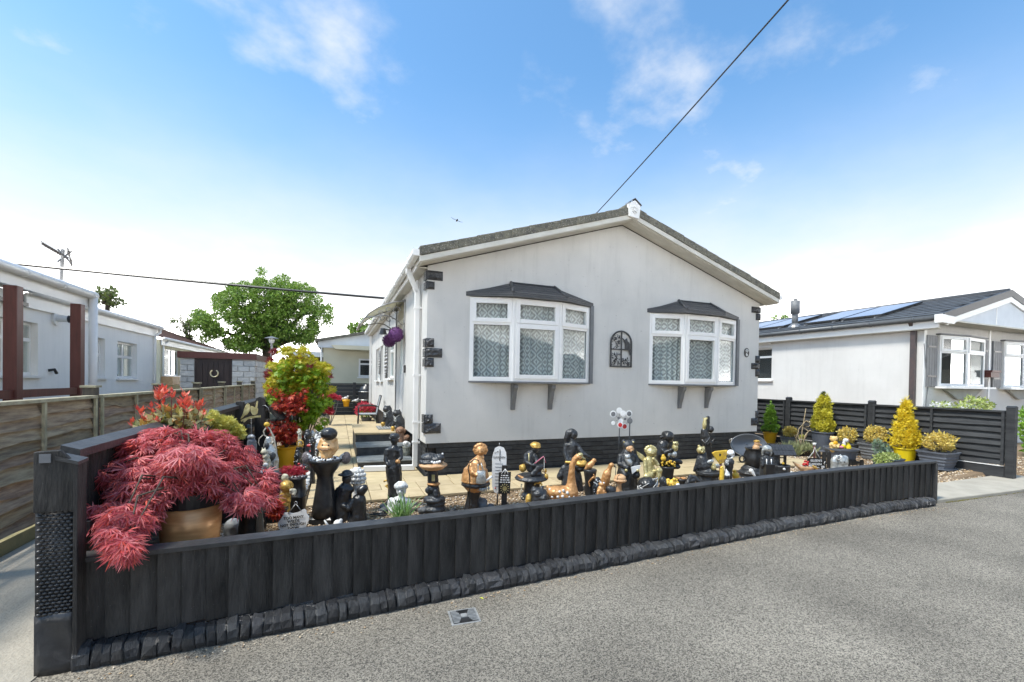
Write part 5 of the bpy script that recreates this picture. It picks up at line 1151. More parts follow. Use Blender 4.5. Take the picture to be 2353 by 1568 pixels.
def foliage(name, t, els, n, size, kind, m, up=.3, droop=0., jit=.7):
    """els: local ellipsoids (x,y,z,rx,ry,rz)"""
    A = np.array([e[3]*e[5] for e in els]); idx = RN.choice(len(els), n, p=A/A.sum()); E = np.array(els)[idx]
    d = nrm(RN.normal(size=(n, 3))); r = RN.uniform(0, 1, n)[:, None]**.3
    P = E[:, :3]+E[:, 3:]*d*r; D = nrm(d+RN.normal(size=P.shape)*jit+np.array([0, 0, up-droop])); N = nrm(d*.6+RN.normal(size=P.shape)*.5+np.array([0, 0, .7]))
    return leaf_mesh(name, P, D, N, RN.uniform(.7, 1.25, n)*size, kind, m, t)
def cone_els(h, r, n=60, z0=0, seed=0, shape=1.0):
    rg = random.Random(seed); E = []
    for _ in range(n):
        q = rg.random()**1.3; a = rg.uniform(0, 6.28); rr = r*((1-q)**shape)*rg.uniform(.55, 1)
        E.append((rr*math.cos(a), rr*math.sin(a), z0+q*h, r*.22, r*.22, h*.07+r*.12))
    return E
# right-hand row
t, p, k = plant_thing('potted_conifer', 'fluffy green dwarf conifer in an orange pot at the house corner', 2887, 1662, x=9.22)
h = 40*k; pot(t, h, 24*k, 17*k, M_ORANGE); g = G().tube([(0, 0, h-.03), (0, 0, h+.3)], .012, 6).out('stem', M_BARK, t)
foliage('foliage', t, cone_els(88*k, 27*k, 60, h+8*k, 1, .5), 3600, .035, 'tuft', G_GCON, up=.9); foliage('stray_shoots', t, cone_els(98*k, 32*k, 60, h+6*k, 11, .5), 160, .07, 'needle', G_GCON, up=1.2)
bw = thing('white_bird', 'tiny white bird ornament clinging to the green conifer in the orange pot', 'ornament', p+Vector((.02, -.13, h+.05))); G().ball((0, 0, .02), (.014, .02, .035), 8).ball((-.006, -.008, .055), .014, 8).out('body', M_WHITEP, bw, smooth=True)
def box_ball(label, u, vb, vt, wp, fu0, fu1, fv0, fv1, m=M_GREYPOT2, sq=.55, seed=1, dish=False, hue=G_BOX):
    t, p, k = plant_thing('box_ball', label, u, vb, x=9.16); h = (vb-vt)*k; pot(t, h, wp/2*k*.93, wp/2*k*.66, m, rib=.004, sq=sq, dish=dish)
    rx = (fu1-fu0)/2*k; rz = (fv1-fv0)/2*k; cx = ((fu0+fu1)/2-u)*k; rz *= 1.22; cz = h+rz*.9
    E = []; rg = random.Random(seed)
    for _ in range(70):
        v = Vector((rg.gauss(0, 1), rg.gauss(0, 1), rg.gauss(0, 1))); v.normalize(); s = max(abs(v.x), abs(v.y), abs(v.z))**-.35*.8
        E.append((cx*math.cos(YAW)+v.x*rx*s*.84, -cx*math.sin(YAW)+v.y*rx*s*.84, cz+v.z*rz*s*.84, rx*.22, rx*.22, rz*.22))
    foliage('foliage', t, E, 2800, .03, 'oval', hue, up=.4, jit=.9); foliage('stray_shoots', t, [(e[0]*1.1, e[1]*1.1, cz+(e[2]-cz)*1.12, e[3], e[4], e[5]) for e in E], 180, .05, 'oval', hue, up=.8)
    g = G()
    for _ in range(6): limb(g, (0, 0, h-.03), (rg.uniform(-.6, .6)*rx, rg.uniform(-.6, .6)*rx, cz), .008, .003, .1, 4)
    g.out('stems', M_BARK, t); return t
box_ball('small golden clipped box ball in a square grey pot behind the dry twisted stems', 2960, 1657, 1622, 56, 2937, 2987, 1593, 1626, seed=1)
t, p, k = plant_thing('potted_conifer', 'tall old-gold column conifer in a round blue-grey pot', 3083, 1690, x=9.18)
h = 72*k; pot(t, h, 36*k, 27*k, M_GREYPOT); foliage('foliage', t, [(e[0]+.0, e[1], e[2], e[3], e[4], e[5]) for e in cone_els(118*k, 36*k, 80, h+12*k, 3, .42)], 5200, .04, 'tuft', G_OCON, up=1.0); foliage('stray_shoots', t, cone_els(130*k, 40*k, 70, h+8*k, 13, .45), 260, .08, 'needle', G_OCON, up=1.3)
foliage('tip', t, [(-.0, 0, h+138*k, 6*k, 6*k, 10*k)], 60, .05, 'tuft', G_IVY, up=1)
G().tube([(0, 0, h-.03), (0, 0, h+.4)], .014, 6).out('stem', M_BARK, t)
box_ball('golden clipped box ball in a square grey pot behind the bear planter', 3177, 1700, 1655, 82, 3144, 3211, 1603, 1656, seed=2)
box_ball('golden clipped box ball in a ribbed square grey pot left of the yellow pot', 3275, 1722, 1664, 90, 3242, 3317, 1609, 1668, seed=3)
t, p, k = plant_thing('potted_conifer', 'bright golden cone-shaped conifer in a yellow pot', 3392, 1740, x=9.2)
h = 58*k; pot(t, h, 35*k, 27*k, M_YELPOT); foliage('foliage', t, cone_els(150*k, 46*k, 110, h+14*k, 5, .75), 4200, .042, 'tuft', G_BCON, up=.7); foliage('stray_shoots', t, cone_els(158*k, 52*k, 80, h+10*k, 15, .75), 260, .085, 'needle', G_BCON, up=.9); G().tube([(0, 0, h-.03), (0, 0, h+.3)], .014, 6).out('stem', M_BARK, t)
box_ball('large loose golden box ball in a wide square blue-grey trough by the fence end', 3517, 1758, 1693, 116, 3466, 3573, 1637, 1700, m=M_GREYPOT, sq=.55, seed=4, dish=True)
# blue trough with creeping plant
t, p, k = plant_thing('creeper_trough', 'blue trough of pale green creeping plants just behind the low fence', 3330, 1770)
h = 52*k; pot(t, h, 42*k, 36*k, mat('blue_trough', (.05, .075, .11), (.04, .06, .09), rough=.4), sq=.5)
foliage('foliage', t, [(-.08, -.02, h+.02, .22, .16, .06), (-.24, -.05, h-.03, .16, .12, .06), (.05, 0, h+.03, .14, .12, .05), (-.34, -.1, h-.1, .1, .1, .05)], 1500, .032, 'oval', G_CREEP, up=.6)
foliage('sprigs', t, [(.0, .16, h+.16, .08, .06, .12), (.1, .1, h+.1, .06, .06, .1)], 240, .06, 'needle', mat('grey_green', (.14, .2, .13), (.2, .28, .18), rough=.6), up=1)
# dead twisted plant with dry grasses
t, p, k = plant_thing('dry_twisted_plant', 'bare twisted branches and dry grass on a bamboo stake', 3010, 1712, 'plant')
def lp(x, y, d=0): u, v = 2650+x*.2551, 1450+y*.2551; return ((u-3010)*k*math.cos(YAW)-d*math.sin(YAW)*0, -(u-3010)*k*math.sin(YAW)-d, (1712-v)*k)
M_STRAW = mat('straw_stem', (.42, .33, .2), (.3, .23, .14), scale=20, rough=.8)
G().tube([lp(1370, 1027), lp(1395, 640), lp(1443, 320)], .009, 6).out('stake', M_STRAW, t)
g = G()
for path_ in ([(1380, 1000), (1330, 760), (1320, 690), (1370, 620), (1400, 540), (1450, 500), (1520, 520)], [(1390, 900), (1470, 700), (1460, 650), (1430, 600), (1490, 590), (1495, 540), (1440, 500)], [(1380, 950), (1420, 700), (1470, 660), (1500, 640), (1510, 660)], [(1375, 900), (1345, 700), (1310, 730), (1330, 770)]): g.tube([lp(a, b, random.uniform(-.04, .04)) for a, b in path_], [.012-.0012*i for i in range(len(path_))], 6)
g.out('branches', M_STRAW, t, smooth=True)
P = np.array([lp(random.uniform(1200, 1520), 1010, random.uniform(-.1, .1)) for _ in range(330)]); D = nrm(RN.normal(size=P.shape)*.45+np.array([0, 0, 1.])); leaf_mesh('dry_grass', P, D, RN.normal(size=P.shape), RN.uniform(.12, .34, len(P)), 'needle', G_DRY, t)
pot(t, .14, .16, .13, M_BLKPOT)
foliage('yellow_sprigs', t, [(.1, .1, .36, .07, .05, .04)], 120, .035, 'oval', G_YCON, up=.6)
# spiky grass tuft behind the low fence
t, p, k = plant_thing('grass_tuft', 'arching tuft of pale green strap leaves in front of the white bust', 1505, 1950, 'plant', y=4.55)
bl = G().hexa([(-.006, -.001, 0), (.006, -.001, 0), (.006, .001, 0), (-.006, .001, 0), (-.004, -.001, .1), (.004, -.001, .1), (.004, .001, .1), (-.004, .001, .1)])
for i in range(64):
    a = random.uniform(0, 6.28); L = random.uniform(.18, .34); sp_ = random.uniform(.15, .95); V, Fc = [], []
    for q in range(5):
        s = q/4; w = .008*(1-s**2)+.0008; x, z = L*sp_*s*(1 if True else 0), L*(s-.35*sp_*s*s); V += [(x, -w, z), (x, w, z)]
        if q: Fc.append((2*q-2, 2*q-1, 2*q+1, 2*q))
    o = G().add(V, Fc).out('blade', G_GRASS, t); o.rotation_euler.z = a; o.location = (random.uniform(-.05, .05), random.uniform(-.05, .05), 0)
# ---------------------------------------------------------------- big weeping red maple at the front corner
t, p, k = plant_thing('red_maple', 'weeping crimson laceleaf maple in a copper and black pot spilling over the low fence', 716, 2030, 'potted plant', y=3.42)
h = gy(716, 1846, 3.42).z; r1 = 101*k
o = G().lathe([(r1*.62, 0), (r1*.66, .01), (r1*.93, h*.62), (r1*.985, h*.875)], 32).out('pot', mat('copper_glazed_pot', (.72, .42, .19), (.55, .28, .11), scale=5, rough=.33, metal=.25, stretch=(1, 1, 6)), t, smooth=True)
G().lathe([(r1*.98, h*.87), (r1*1.02, h*.875), (r1*1.04, h), (r1*.95, h), (r1*.94, h-.03)], 32).out('pot_rim', M_BLKPOT, t, smooth=False); G().lathe([(r1*.94, h-.04), (r1*.9, h-.03)], 24).out('soil', M_SOIL, t)
ELS = [(700, 1720, 110, 55, 3.22), (650, 1640, 150, 42, 3.65), (800, 1655, 90, 45, 3.7), (500, 1740, 115, 55, 3.45), (560, 1690, 150, 62, 3.5), (720, 1668, 140, 55, 3.6), (870, 1720, 100, 70, 3.6), (950, 1815, 75, 80, 3.55), (600, 1790, 180, 80, 3.3), (780, 1790, 120, 80, 3.35), (430, 1800, 105, 75, 3.35), (390, 1935, 75, 60, 3.05), (480, 1950, 105, 65, 2.98), (475, 2050, 60, 48, 2.78), (440, 2000, 70, 40, 2.86), (520, 1880, 120, 80, 3.2), (905, 1880, 70, 50, 3.25), (985, 1865, 45, 40, 3.4), (360, 1790, 50, 40, 3.3), (1005, 1800, 30, 40, 3.5)]
base = Vector(p)+Vector((0, 0, h-.03)); g = G(); hubs = []
for e in ELS:
    tip = gy(e[0], e[1]-e[3]*.4, e[4]); mid = (base*.4+tip*.6); mid.z = max(base.z+.12, tip.z+.0)
    for q in range(2):
        m2 = mid+Vector((random.uniform(-.08, .08), random.uniform(-.08, .08), random.uniform(-.05, .08)))
        pts = [base.lerp(m2, s) if s < .5 else None for s in (0,)]
        g.tube([base, base.lerp(m2, .5)+Vector((0, 0, .05)), m2, tip, tip+Vector((random.uniform(-.1, .1), random.uniform(-.1, .1), -.08))], [.012, .008, .005, .003, .002], 6)
relto(g.out('branches', M_BARK, smooth=True), t)
P, O = blob_pts(ELS, 3900, 3.4, .15)
ctr = np.array(gy(690, 1760, 3.45)); O2 = nrm(P-ctr); hor = O2.copy(); hor[:, 2] = 0
D = nrm(hor*1.0+RN.normal(size=P.shape)*.45+np.array([0, 0, -.45])); N = nrm(O2*.5+RN.normal(size=P.shape)*.35+np.array([0, 0, 1.]))
S = RN.uniform(.045, .088, len(P))
vis = np.argsort(P[:, 1]-P[:, 2]*.3); big = set(vis[:300].tolist())
rest = np.array([i for i in range(len(P)) if i not in big])
fo = relto(leaf_mesh('foliage', P[rest], D[rest], N[rest], S[rest], 'lace', G_RED, None), t); fo['kind'] = 'stuff'
Vt, Tt = TM['lace']; lm = bpy.data.meshes.new('leaf'); lm.from_pydata(Vt.tolist(), [], Tt.tolist()); lm.materials.append(G_RED)
for i in vis[:300]:
    d, n_ = Vector(D[i]), Vector(N[i]); xx = d.cross(n_).normalized(); nn = xx.cross(d)
    o = link('leaf', lm, None); mw = Matrix((xx, d, nn)).transposed().to_4x4(); o.matrix_world = Matrix.Translation(Vector(P[i]))@mw@Matrix.Scale(S[i], 4); relto(o, t)
g = G()
for a_, b_ in (((455, 1850), (610, 1660)), ((490, 1770), (455, 1850))): g.tube([gy(a_[0], a_[1], 3.02), gy(b_[0], b_[1], 3.1)], .003, 5)
# ---------------------------------------------------------------- photinia
t, p, k = plant_thing('photinia_shrub', 'shrub with upright bright red new leaves over cream and green variegated foliage', 640, 1800, 'shrub', y=4.35)
def ZD(x, y): return (450+x*.2551, 1400+y*.2551)
lm2 = bpy.data.meshes.new('leaf'); V2, T2 = TM['long']; lm2.from_pydata(V2.tolist(), [], T2.tolist()); lm2.materials.append(G_PHOT)
ros = [(600, 320, 130, 12), (610, 470, 110, 9), (560, 330, 90, 8), (640, 230, 110, 8), (960, 430, 140, 12), (950, 290, 90, 6), (990, 520, 90, 6), (300, 570, 100, 8), (380, 690, 110, 9), (560, 650, 110, 8), (1165, 470, 110, 9), (1150, 590, 100, 7), (480, 510, 90, 6), (760, 300, 90, 7), (1090, 590, 80, 6), (190, 730, 80, 6), (690, 700, 90, 6), (880, 440, 80, 6), (1230, 570, 70, 5), (540, 740, 100, 6), (320, 720, 90, 6), (820, 520, 70, 5), (1050, 430, 70, 5)]
g = G(); b0 = gy(*ZD(700, 1500), 4.35); b0.z = .02
for (x, y, s, n) in ros:
    yy = 4.35+random.uniform(-.2, .2); c = gy(*ZD(x, y+s*.5), yy); g.tube([b0.lerp(c, .0), b0.lerp(c, .5)+Vector((0, 0, .05)), c], [.009, .006, .003], 5)
    kk = pj(c)[2]/(F_PX*SC)*.2551
    for i in range(n):
        a = 6.28*i/n+random.uniform(-.3, .3); up = random.uniform(.5, 2.0); d = Vector((math.cos(a), math.sin(a), up)).normalized(); o = link('leaf', lm2, None); xx = d.cross(Vector((math.cos(a), math.sin(a), -.4))).normalized()
        o.matrix_world = Matrix.Translation(c+Vector((0, 0, random.uniform(-.02, .03))))@Matrix((xx, d, xx.cross(d))).transposed().to_4x4()@Matrix.Scale(s*kk*random.uniform(1.0, 1.5), 4); relto(o, t)
relto(g.out('stems', mat('red_stem', (.2, .05, .04), rough=.6)), t)
relto(crown('variegated_foliage', [(*ZD(640, 750), 75, 32), (*ZD(900, 680), 80, 28), (*ZD(420, 830), 50, 20), (*ZD(1120, 690), 40, 22), (*ZD(760, 620), 50, 25)], 4.4, .25, 620, .075, 'oval', G_VARI, None, up=.6), t)
# dwarf golden conifer
t, p, k = plant_thing('golden_conifer', 'low mounded lemon-yellow conifer behind the red maple', 850, 1720, 'shrub', y=5.1)
relto(crown('foliage', [(800, 1570, 24, 26), (845, 1590, 40, 26), (885, 1615, 30, 22), (840, 1625, 50, 30), (905, 1630, 15, 12)], 5.1, .15, 2200, .035, 'tuft', G_YCON, None, up=.8), t); pp = pot(t, .28, .17, .13, M_BLKPOT)
# golden-green acer
t, p, k = plant_thing('golden_acer', 'dense golden-green acer beside the path, yellow on top and green below', 1120, 1745, 'shrub')
AY = p.y
YE = clumps([(1100, 1345, 60, 38), (1045, 1400, 45, 45), (1130, 1385, 80, 40), (1190, 1400, 50, 35), (1025, 1455, 38, 35), (1090, 1440, 80, 35), (1215, 1450, 30, 40)], 60, 18, 7); GE = clumps([(1130, 1470, 95, 45), (1160, 1520, 80, 50), (1185, 1560, 50, 35), (1215, 1490, 30, 45), (1050, 1490, 45, 25), (1130, 1560, 50, 30), (1150, 1590, 55, 25), (1100, 1400, 60, 40), (1175, 1420, 50, 40)], 70, 19, 8)
relto(crown('upper_foliage', YE, AY, .33, 3000, .06, 'maple', G_ACERY, None, up=.2, droop=.2), t); relto(crown('lower_foliage', GE, AY-.05, .36, 3800, .06, 'maple', G_ACERG, None, up=.1, droop=.4), t)
g = G()
for e in YE[::5]+GE[::6]: limb(g, (p.x, p.y, .05), gy(e[0], e[1], AY), .012, .003, .08)
relto(g.out('stems', M_BARK), t); pot(t, .3, .2, .16, M_BLKPOT)
# red maple in the orange pot
def ZA(x, y): return (850+x*.2232, 1400+y*.2232)
t, p, k = plant_thing('red_maple', 'open red maple growing in a bright orange pot among ornaments', 1071, 1758, 'potted plant')
h = 84*k; pot(t, h, 35*k, 25*k, M_ORANGE)
RE = [(*ZA(700, 260), 12, 12), (*ZA(850, 340), 22, 14), (*ZA(1080, 400), 34, 20), (*ZA(900, 560), 30, 20), (*ZA(1230, 430), 28, 20), (*ZA(1100, 520), 45, 26), (*ZA(1260, 580), 26, 18), (*ZA(1050, 640), 40, 16), (*ZA(970, 830), 34, 16), (*ZA(860, 920), 40, 26), (*ZA(1060, 930), 40, 24), (*ZA(1150, 900), 20, 20), (*ZA(1000, 1080), 45, 22), (*ZA(880, 1010), 34, 18), (*ZA(1330, 270), 12, 10), (*ZA(1150, 1080), 22, 16)]
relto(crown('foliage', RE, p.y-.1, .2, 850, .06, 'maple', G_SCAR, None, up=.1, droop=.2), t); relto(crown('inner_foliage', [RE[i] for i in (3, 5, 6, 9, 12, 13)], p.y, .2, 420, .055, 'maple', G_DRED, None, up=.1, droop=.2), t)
g = G()
for e in RE: limb(g, (p.x, p.y, h-.02), gy(e[0], e[1], p.y-.05), .01, .003, .1)
relto(g.out('stems', M_BARK), t)
# dark red acer behind the golden one
t, p, k = plant_thing('dark_acer', 'dark red acer mostly hidden behind the golden-green acer', 1140, 1690, 'shrub')
DE = clumps([(1025, 1345, 18, 28), (1010, 1400, 14, 20), (1245, 1430, 16, 34), (1130, 1400, 100, 70), (1000, 1440, 14, 20)], 40, 14, 9)
relto(crown('foliage', DE, p.y, .4, 1400, .07, 'maple', G_DRED, None), t); g = G()
for e in DE[::4]: limb(g, (p.x, p.y, .02), gy(e[0], e[1], p.y), .014, .003, .08)
relto(g.out('stems', M_BARK), t)
# pink-red layered maple by the far fence
t, p, k = plant_thing('pink_maple', 'layered pink-red maple beside the far end of the path', 1236, 1600, 'shrub')
PE = [(1235, 1480, 20, 10), (1258, 1488, 20, 7), (1270, 1494, 9, 5), (1225, 1530, 22, 16), (1240, 1545, 16, 8), (1215, 1495, 18, 16)]
relto(crown('foliage', PE, p.y, .25, 900, .07, 'maple', G_PINK, None, droop=.3), t); g = G()
for e in PE: limb(g, (p.x, p.y, .02), gy(e[0], e[1], p.y), .016, .004, .08)
relto(g.out('stems', M_METAL), t)
# azalea in grey bowl by the chair
t, p, k = plant_thing('red_azalea', 'mass of red azalea flowers in a grey bowl behind the garden chair', 1374, 1582, 'potted plant')
pot(t, 16*k, 20*k, 15*k, M_GREYPOT2)
relto(crown('flowers', [(1372, 1535, 40, 20), (1360, 1518, 16, 10), (1395, 1540, 22, 16), (1345, 1545, 14, 12)], p.y, .35, 1100, .075, 'oval', G_PINK, None, up=.6), t); relto(crown('leaves', [(1372, 1550, 32, 14)], p.y, .3, 260, .07, 'oval', G_GCON, None), t)
# ladder of red seedlings: low tray and pot of pink blooms
def ZB(x, y): return (950+x*.2232, 1600+y*.2232)
t, p, k = plant_thing('red_seedling', 'small scarlet maple seedling in a black wire stand beside the tall vase', 1032, 1990, 'potted plant', y=4.6)
g = G()
for dx in (-.09, .09):
    for dy in (-.08, .08): g.tube([(dx, dy, 0), (dx*.8, dy*.8, .12), (dx, dy, .2)], .006, 5)
g.tube([(.1*math.cos(a), .09*math.sin(a), .2) for a in np.linspace(0, 6.28, 16)], .006, 5); g.out('wire_stand', M_BLK, t); G().lathe([(.08, .1), (.1, .2), (.09, .2)], 14).out('pot', M_BLKPOT, t)
relto(crown('foliage', [(*ZB(370, 1330), 22, 16), (*ZB(400, 1450), 22, 14), (*ZB(330, 1480), 12, 10)], 4.55, .1, 320, .055, 'maple', G_SCAR, None, droop=.4), t)
# neighbour's shrubs beyond the grey fence
t, p, k = plant_thing('white_flower_shrub', 'leafy shrub with white flowers below the neighbouring bay window', 3600, 1640, 'shrub', y=5.2)
relto(crown('foliage', [(3530, 1522, 40, 12), (3600, 1525, 40, 14), (3640, 1510, 34, 22), (3680, 1515, 34, 20), (3715, 1525, 20, 12), (3600, 1580, 110, 50)], 5.2, .3, 1500, .08, 'oval', G_CREEP, None), t); relto(crown('flowers', [(3510, 1518, 24, 6), (3560, 1518, 24, 8), (3620, 1528, 20, 8)], 5.1, .2, 320, .03, 'oval', M_WHITEP, None), t)
g = G()
for q in range(8): limb(g, (p.x, p.y, 0), (p.x+random.uniform(-.5, .5), p.y, 1.0), .012, .004, .1)
relto(g.out('stems', M_BARK), t)
t, p, k = plant_thing('green_shrub', 'bright green leafy plant beyond the grey fence end post', 3850, 1740, 'shrub', y=4.7)
relto(crown('foliage', [(3850, 1570, 30, 40), (3840, 1620, 25, 30), (3862, 1670, 30, 40)], 4.7, .25, 420, .1, 'oval', G_GCON, None), t); g = G()
for q in range(5): limb(g, (p.x, p.y, 0), (p.x+random.uniform(-.2, .2), p.y, .9), .012, .004, .1)
relto(g.out('stems', M_BARK), t)
# ================================================================== GARDEN ORNAMENTS
Z4, Z5, Z6, Z7, Z8 = (900, 1450, .3827), (1400, 1550, .3188), (1900, 1500, .2869), (2300, 1500, .2869), (2650, 1450, .2551)
ZA_, ZB_, ZC_, ZE_, ZF_, Z9 = (850, 1400, .2232), (950, 1600, .2232), (1200, 1400, .2232), (2560, 1540, .1913), (3000, 1560, .153), (850, 1800, .1914)
def E(x, y, rx, ry, d=0, rz=None, rot=0): return ('e', x, y, rx, ry, d, rz, rot)
def C(*pts): return ('c', pts)
CLD = bpy.data.textures.new('carved', 'CLOUDS'); CLD.noise_scale = .032; CLD.noise_depth = 2
class Fig:
    """a thing measured in a photo crop (ox, oy, scale); stands at depth y or where its base pixel meets height z"""
    def __init__(s, name, label, zm, px, py=None, y=None, z=.012, cat='statue', group=None, x=None, lift=0):
        ox, oy, sc = zm; s.px = px; u = ox+px*sc
        if y is None: p = gz(u, oy+py*sc, z)
        else:
            p = gy(u, 1800, y); p.z = z
            for _ in range(3): v = pj(p)[1]; p = gy(u, v, y); p.z = z
        s.zm = zm; s.loc = p; s.k = sc*pj(p)[2]/(F_PX*SC); s.g = (pj(p)[1]-oy)/sc
        s.root = thing(name, label, cat, p, -YAW, group)
    def P(s, x, y, d=0): return Vector(((x-s.px)*s.k, -d*s.k, (s.g-y)*s.k))
    def sculpt(s, name, m, *prims, vox=.0065, par=None, smooth=1):
        g = G(); k = s.k
        for q in prims:
            if q[0] == 'e':
                _, x, y, rx, ry, d, rz, rot = q; g.ball(s.P(x, y, d), (rx*k, (rz or rx)*k, ry*k), 20, Matrix.Rotation(R(rot), 3, 'Y'))
            else:
                pts = [(s.P(a[0], a[1], a[3] if len(a) > 3 else 0), a[2]*k) for a in q[1]]
                g.tube([a for a, r in pts], [r for a, r in pts], 12)
                for a, r in pts: g.ball(a, r, 12)
        o = g.out(name, m, par or s.root, smooth=True)
        rm = o.modifiers.new('r', 'REMESH'); rm.mode = 'VOXEL'; rm.voxel_size = max(.0035, vox); rm.use_smooth_shade = True
        if vox > .0045:
            dm = o.modifiers.new('d', 'DISPLACE'); dm.texture = CLD; dm.strength = .011 if vox > .006 else .006; dm.mid_level = .5; dm.texture_coords = 'LOCAL'
        if smooth: sm_ = o.modifiers.new('s', 'SMOOTH'); sm_.factor = .5; sm_.iterations = smooth
        return o
    def tube(s, name, m, pts, r, par=None, n=6):
        return G().tube([s.P(*a) for a in pts], [q*s.k for q in r] if hasattr(r, '__len__') else r*s.k, n).out(name, m, par or s.root, smooth=True)
    def slab(s, name, m, pts, th, d=0, par=None, bevel=0):       # flat cut-out with real thickness th (m)
        o = s.P(0, 0, d).y
        return G().prism([(s.P(a, b).x, s.P(a, b).z) for a, b in pts], lambda p, k_: (p[0], o+(k_-.5)*th, p[1])).out(name, m, par or s.root, bevel=bevel)
    def balls(s, name, m, pts, par=None, n=8):
        g = G()
        for q in pts: g.ball(s.P(q[0], q[1], q[3] if len(q) > 3 else 0), q[2]*s.k, n)
        return g.out(name, m, par or s.root, smooth=True)
    def each(s, name, m, pts, par=None, n=8):
        for q in pts: s.balls(name, m, [q], par, n)
    def lathe(s, name, m, x, prof, par=None, n=24, d=0, sq=0, smooth=True):   # prof: (half width, py) bottom to top
        c = s.P(x, s.g, d); return G().lathe([(r*s.k, (s.g-y)*s.k) for r, y in prof], n, (c.x, c.y, 0), sq=sq).out(name, m, par or s.root, smooth=smooth)
    def box(s, name, m, x0, y0, x1, y1, th, d=0, par=None, bevel=.002):
        return s.slab(name, m, [(x0, y0), (x1, y0), (x1, y1), (x0, y1)][::-1], th*s.k, d, par, bevel)
    def text(s, txt, x, y, size, m, d, rot=0, bold=.0, par=None):
        o = link('lettering', text_mesh(txt, size*s.k, .0006, bold), m, par or s.root, s.P(x, y, d)); o.rotation_euler = (R(90), -R(rot), 0); return o
    def ring(s, name, m, x, y, r, rr, d=0, par=None, n=18, e=1.0):
        return s.tube(name, m, [(x+r*math.cos(t), y+r*e*math.sin(t), d) for t in np.linspace(0, 6.2832, n)], rr, par)
    def eyes(s, m, *pts): s.each('eye', m, pts)
M_BOOK = mat('bright_white', (.8, .8, .79), rough=.6)
M_CREAMS = mat('cream_stone', (.62, .58, .44), (.4, .37, .28), scale=18, rough=.7, bump=.3)
M_DOGB = mat('brown_fur_paint', (.36, .2, .12), (.22, .12, .07), scale=24, rough=.6, bump=.3)
M_GREYFUR = mat('grey_brown_spines', (.22, .19, .19), (.12, .1, .1), scale=60, rough=.8, bump=.8, bscale=120)
M_PINK = mat('pink_paint', (.7, .22, .3), rough=.5)
M_INK = mat('black_ink', (.015, .015, .015), rough=.6)
# ---- front row, from the path to the driveway
f = Fig('lady_statue', 'tall slender black lady statue with flat hat and scrolled gold edge', Z5, 235, 1110)
f.sculpt('body', M_BLK, E(237, 315, 46, 55), C((237, 350, 30), (237, 400, 30)), E(235, 435, 92, 45, 0, 55), C((235, 430, 62), (235, 540, 66), (232, 640, 92), (240, 740, 92), (250, 880, 75), (245, 1040, 80), (225, 1100, 100)), C((158, 440, 32, 10), (150, 540, 28, 35), (190, 600, 24, 70)), C((312, 440, 32, 10), (328, 520, 26, 40), (300, 560, 22, 75)), E(170, 1090, 100, 30))
f.sculpt('hat', M_BLKM, E(240, 265, 58, 32), E(237, 282, 62, 14)); f.ring('hat_band', M_WHITE, 237, 288, 58, 7, 0, e=.2)
f.sculpt('bowl', M_COPPER, E(305, 552, 28, 26, 80)); f.tube('scroll_edge', M_GOLD, [(150+30*math.cos(t), 820+30*math.sin(t), 10) for t in np.linspace(3.6, 8.2, 10)]+[(182, 880, 10), (185, 1000, 5), (165, 1080, 5)], 11)
f = Fig('boy_bust', 'white-washed bust of a curly haired boy in a numbered shirt', Z5, 310, y=4.86)
f.sculpt('bust', M_WHITE, E(325, 905, 58, 70), E(320, 855, 74, 52), E(262, 860, 26, 30), E(380, 860, 26, 30), E(300, 825, 30, 25), E(350, 825, 30, 25), C((325, 960, 32), (318, 1000, 40)), E(312, 1040, 108, 62, 0, 70), C((210, 1035, 40), (198, 1110, 36), (230, 1150, 30, 40)), C((405, 1035, 38), (422, 1105, 34), (390, 1150, 30, 40)), C((312, 1060, 90), (312, f.g, 85)), E(330, 915, 12, 16, 58))
f.each('eye', M_INK, [(305, 900, 7, 54), (350, 900, 7, 54)]); f.text('10', 300, 1022, 62, M_INK, 78, -4, .001)
f = Fig('cat_toadstool', 'dark sleeping cat with white paws on a tan toadstool cap and black stump', Z5, 715, 1165)
f.sculpt('stump', M_BLKM, E(720, 1120, 135, 55), E(715, 1010, 130, 48), E(735, 1060, 110, 55), C((715, 990, 78), (700, 850, 66), (690, 700, 62)), C((650, 900, 40, 30), (690, 880, 50, 40)), C((740, 900, 34, 50), (745, 950, 34, 60)))
f.sculpt('ledge', M_COPPER, E(710, 825, 78, 22, 20)); f.box('little_window', M_PGOLD, 695, 710, 732, 785, 10, 66)
f.sculpt('cap', M_TAN, E(695, 610, 166, 40), E(695, 630, 140, 40))
f.sculpt('cat', M_BLKM, E(655, 530, 112, 62, 0, 90), E(740, 545, 80, 50, 20), E(785, 520, 52, 52, 40), C((560, 570, 26, 40), (620, 575, 26, 90), (690, 570, 22, 100)), C((755, 490, 22, 40), (748, 470, 8, 40)), C((805, 490, 22, 40), (812, 465, 8, 40)))
f.each('paw', M_WHITEP, [(700, 562, 19, 95), (733, 566, 19, 95), (762, 560, 19, 90), (788, 552, 18, 85)]); f.each('ear_tip', M_WHITEP, [(812, 470, 13, 40), (690, 520, 15, 60)])
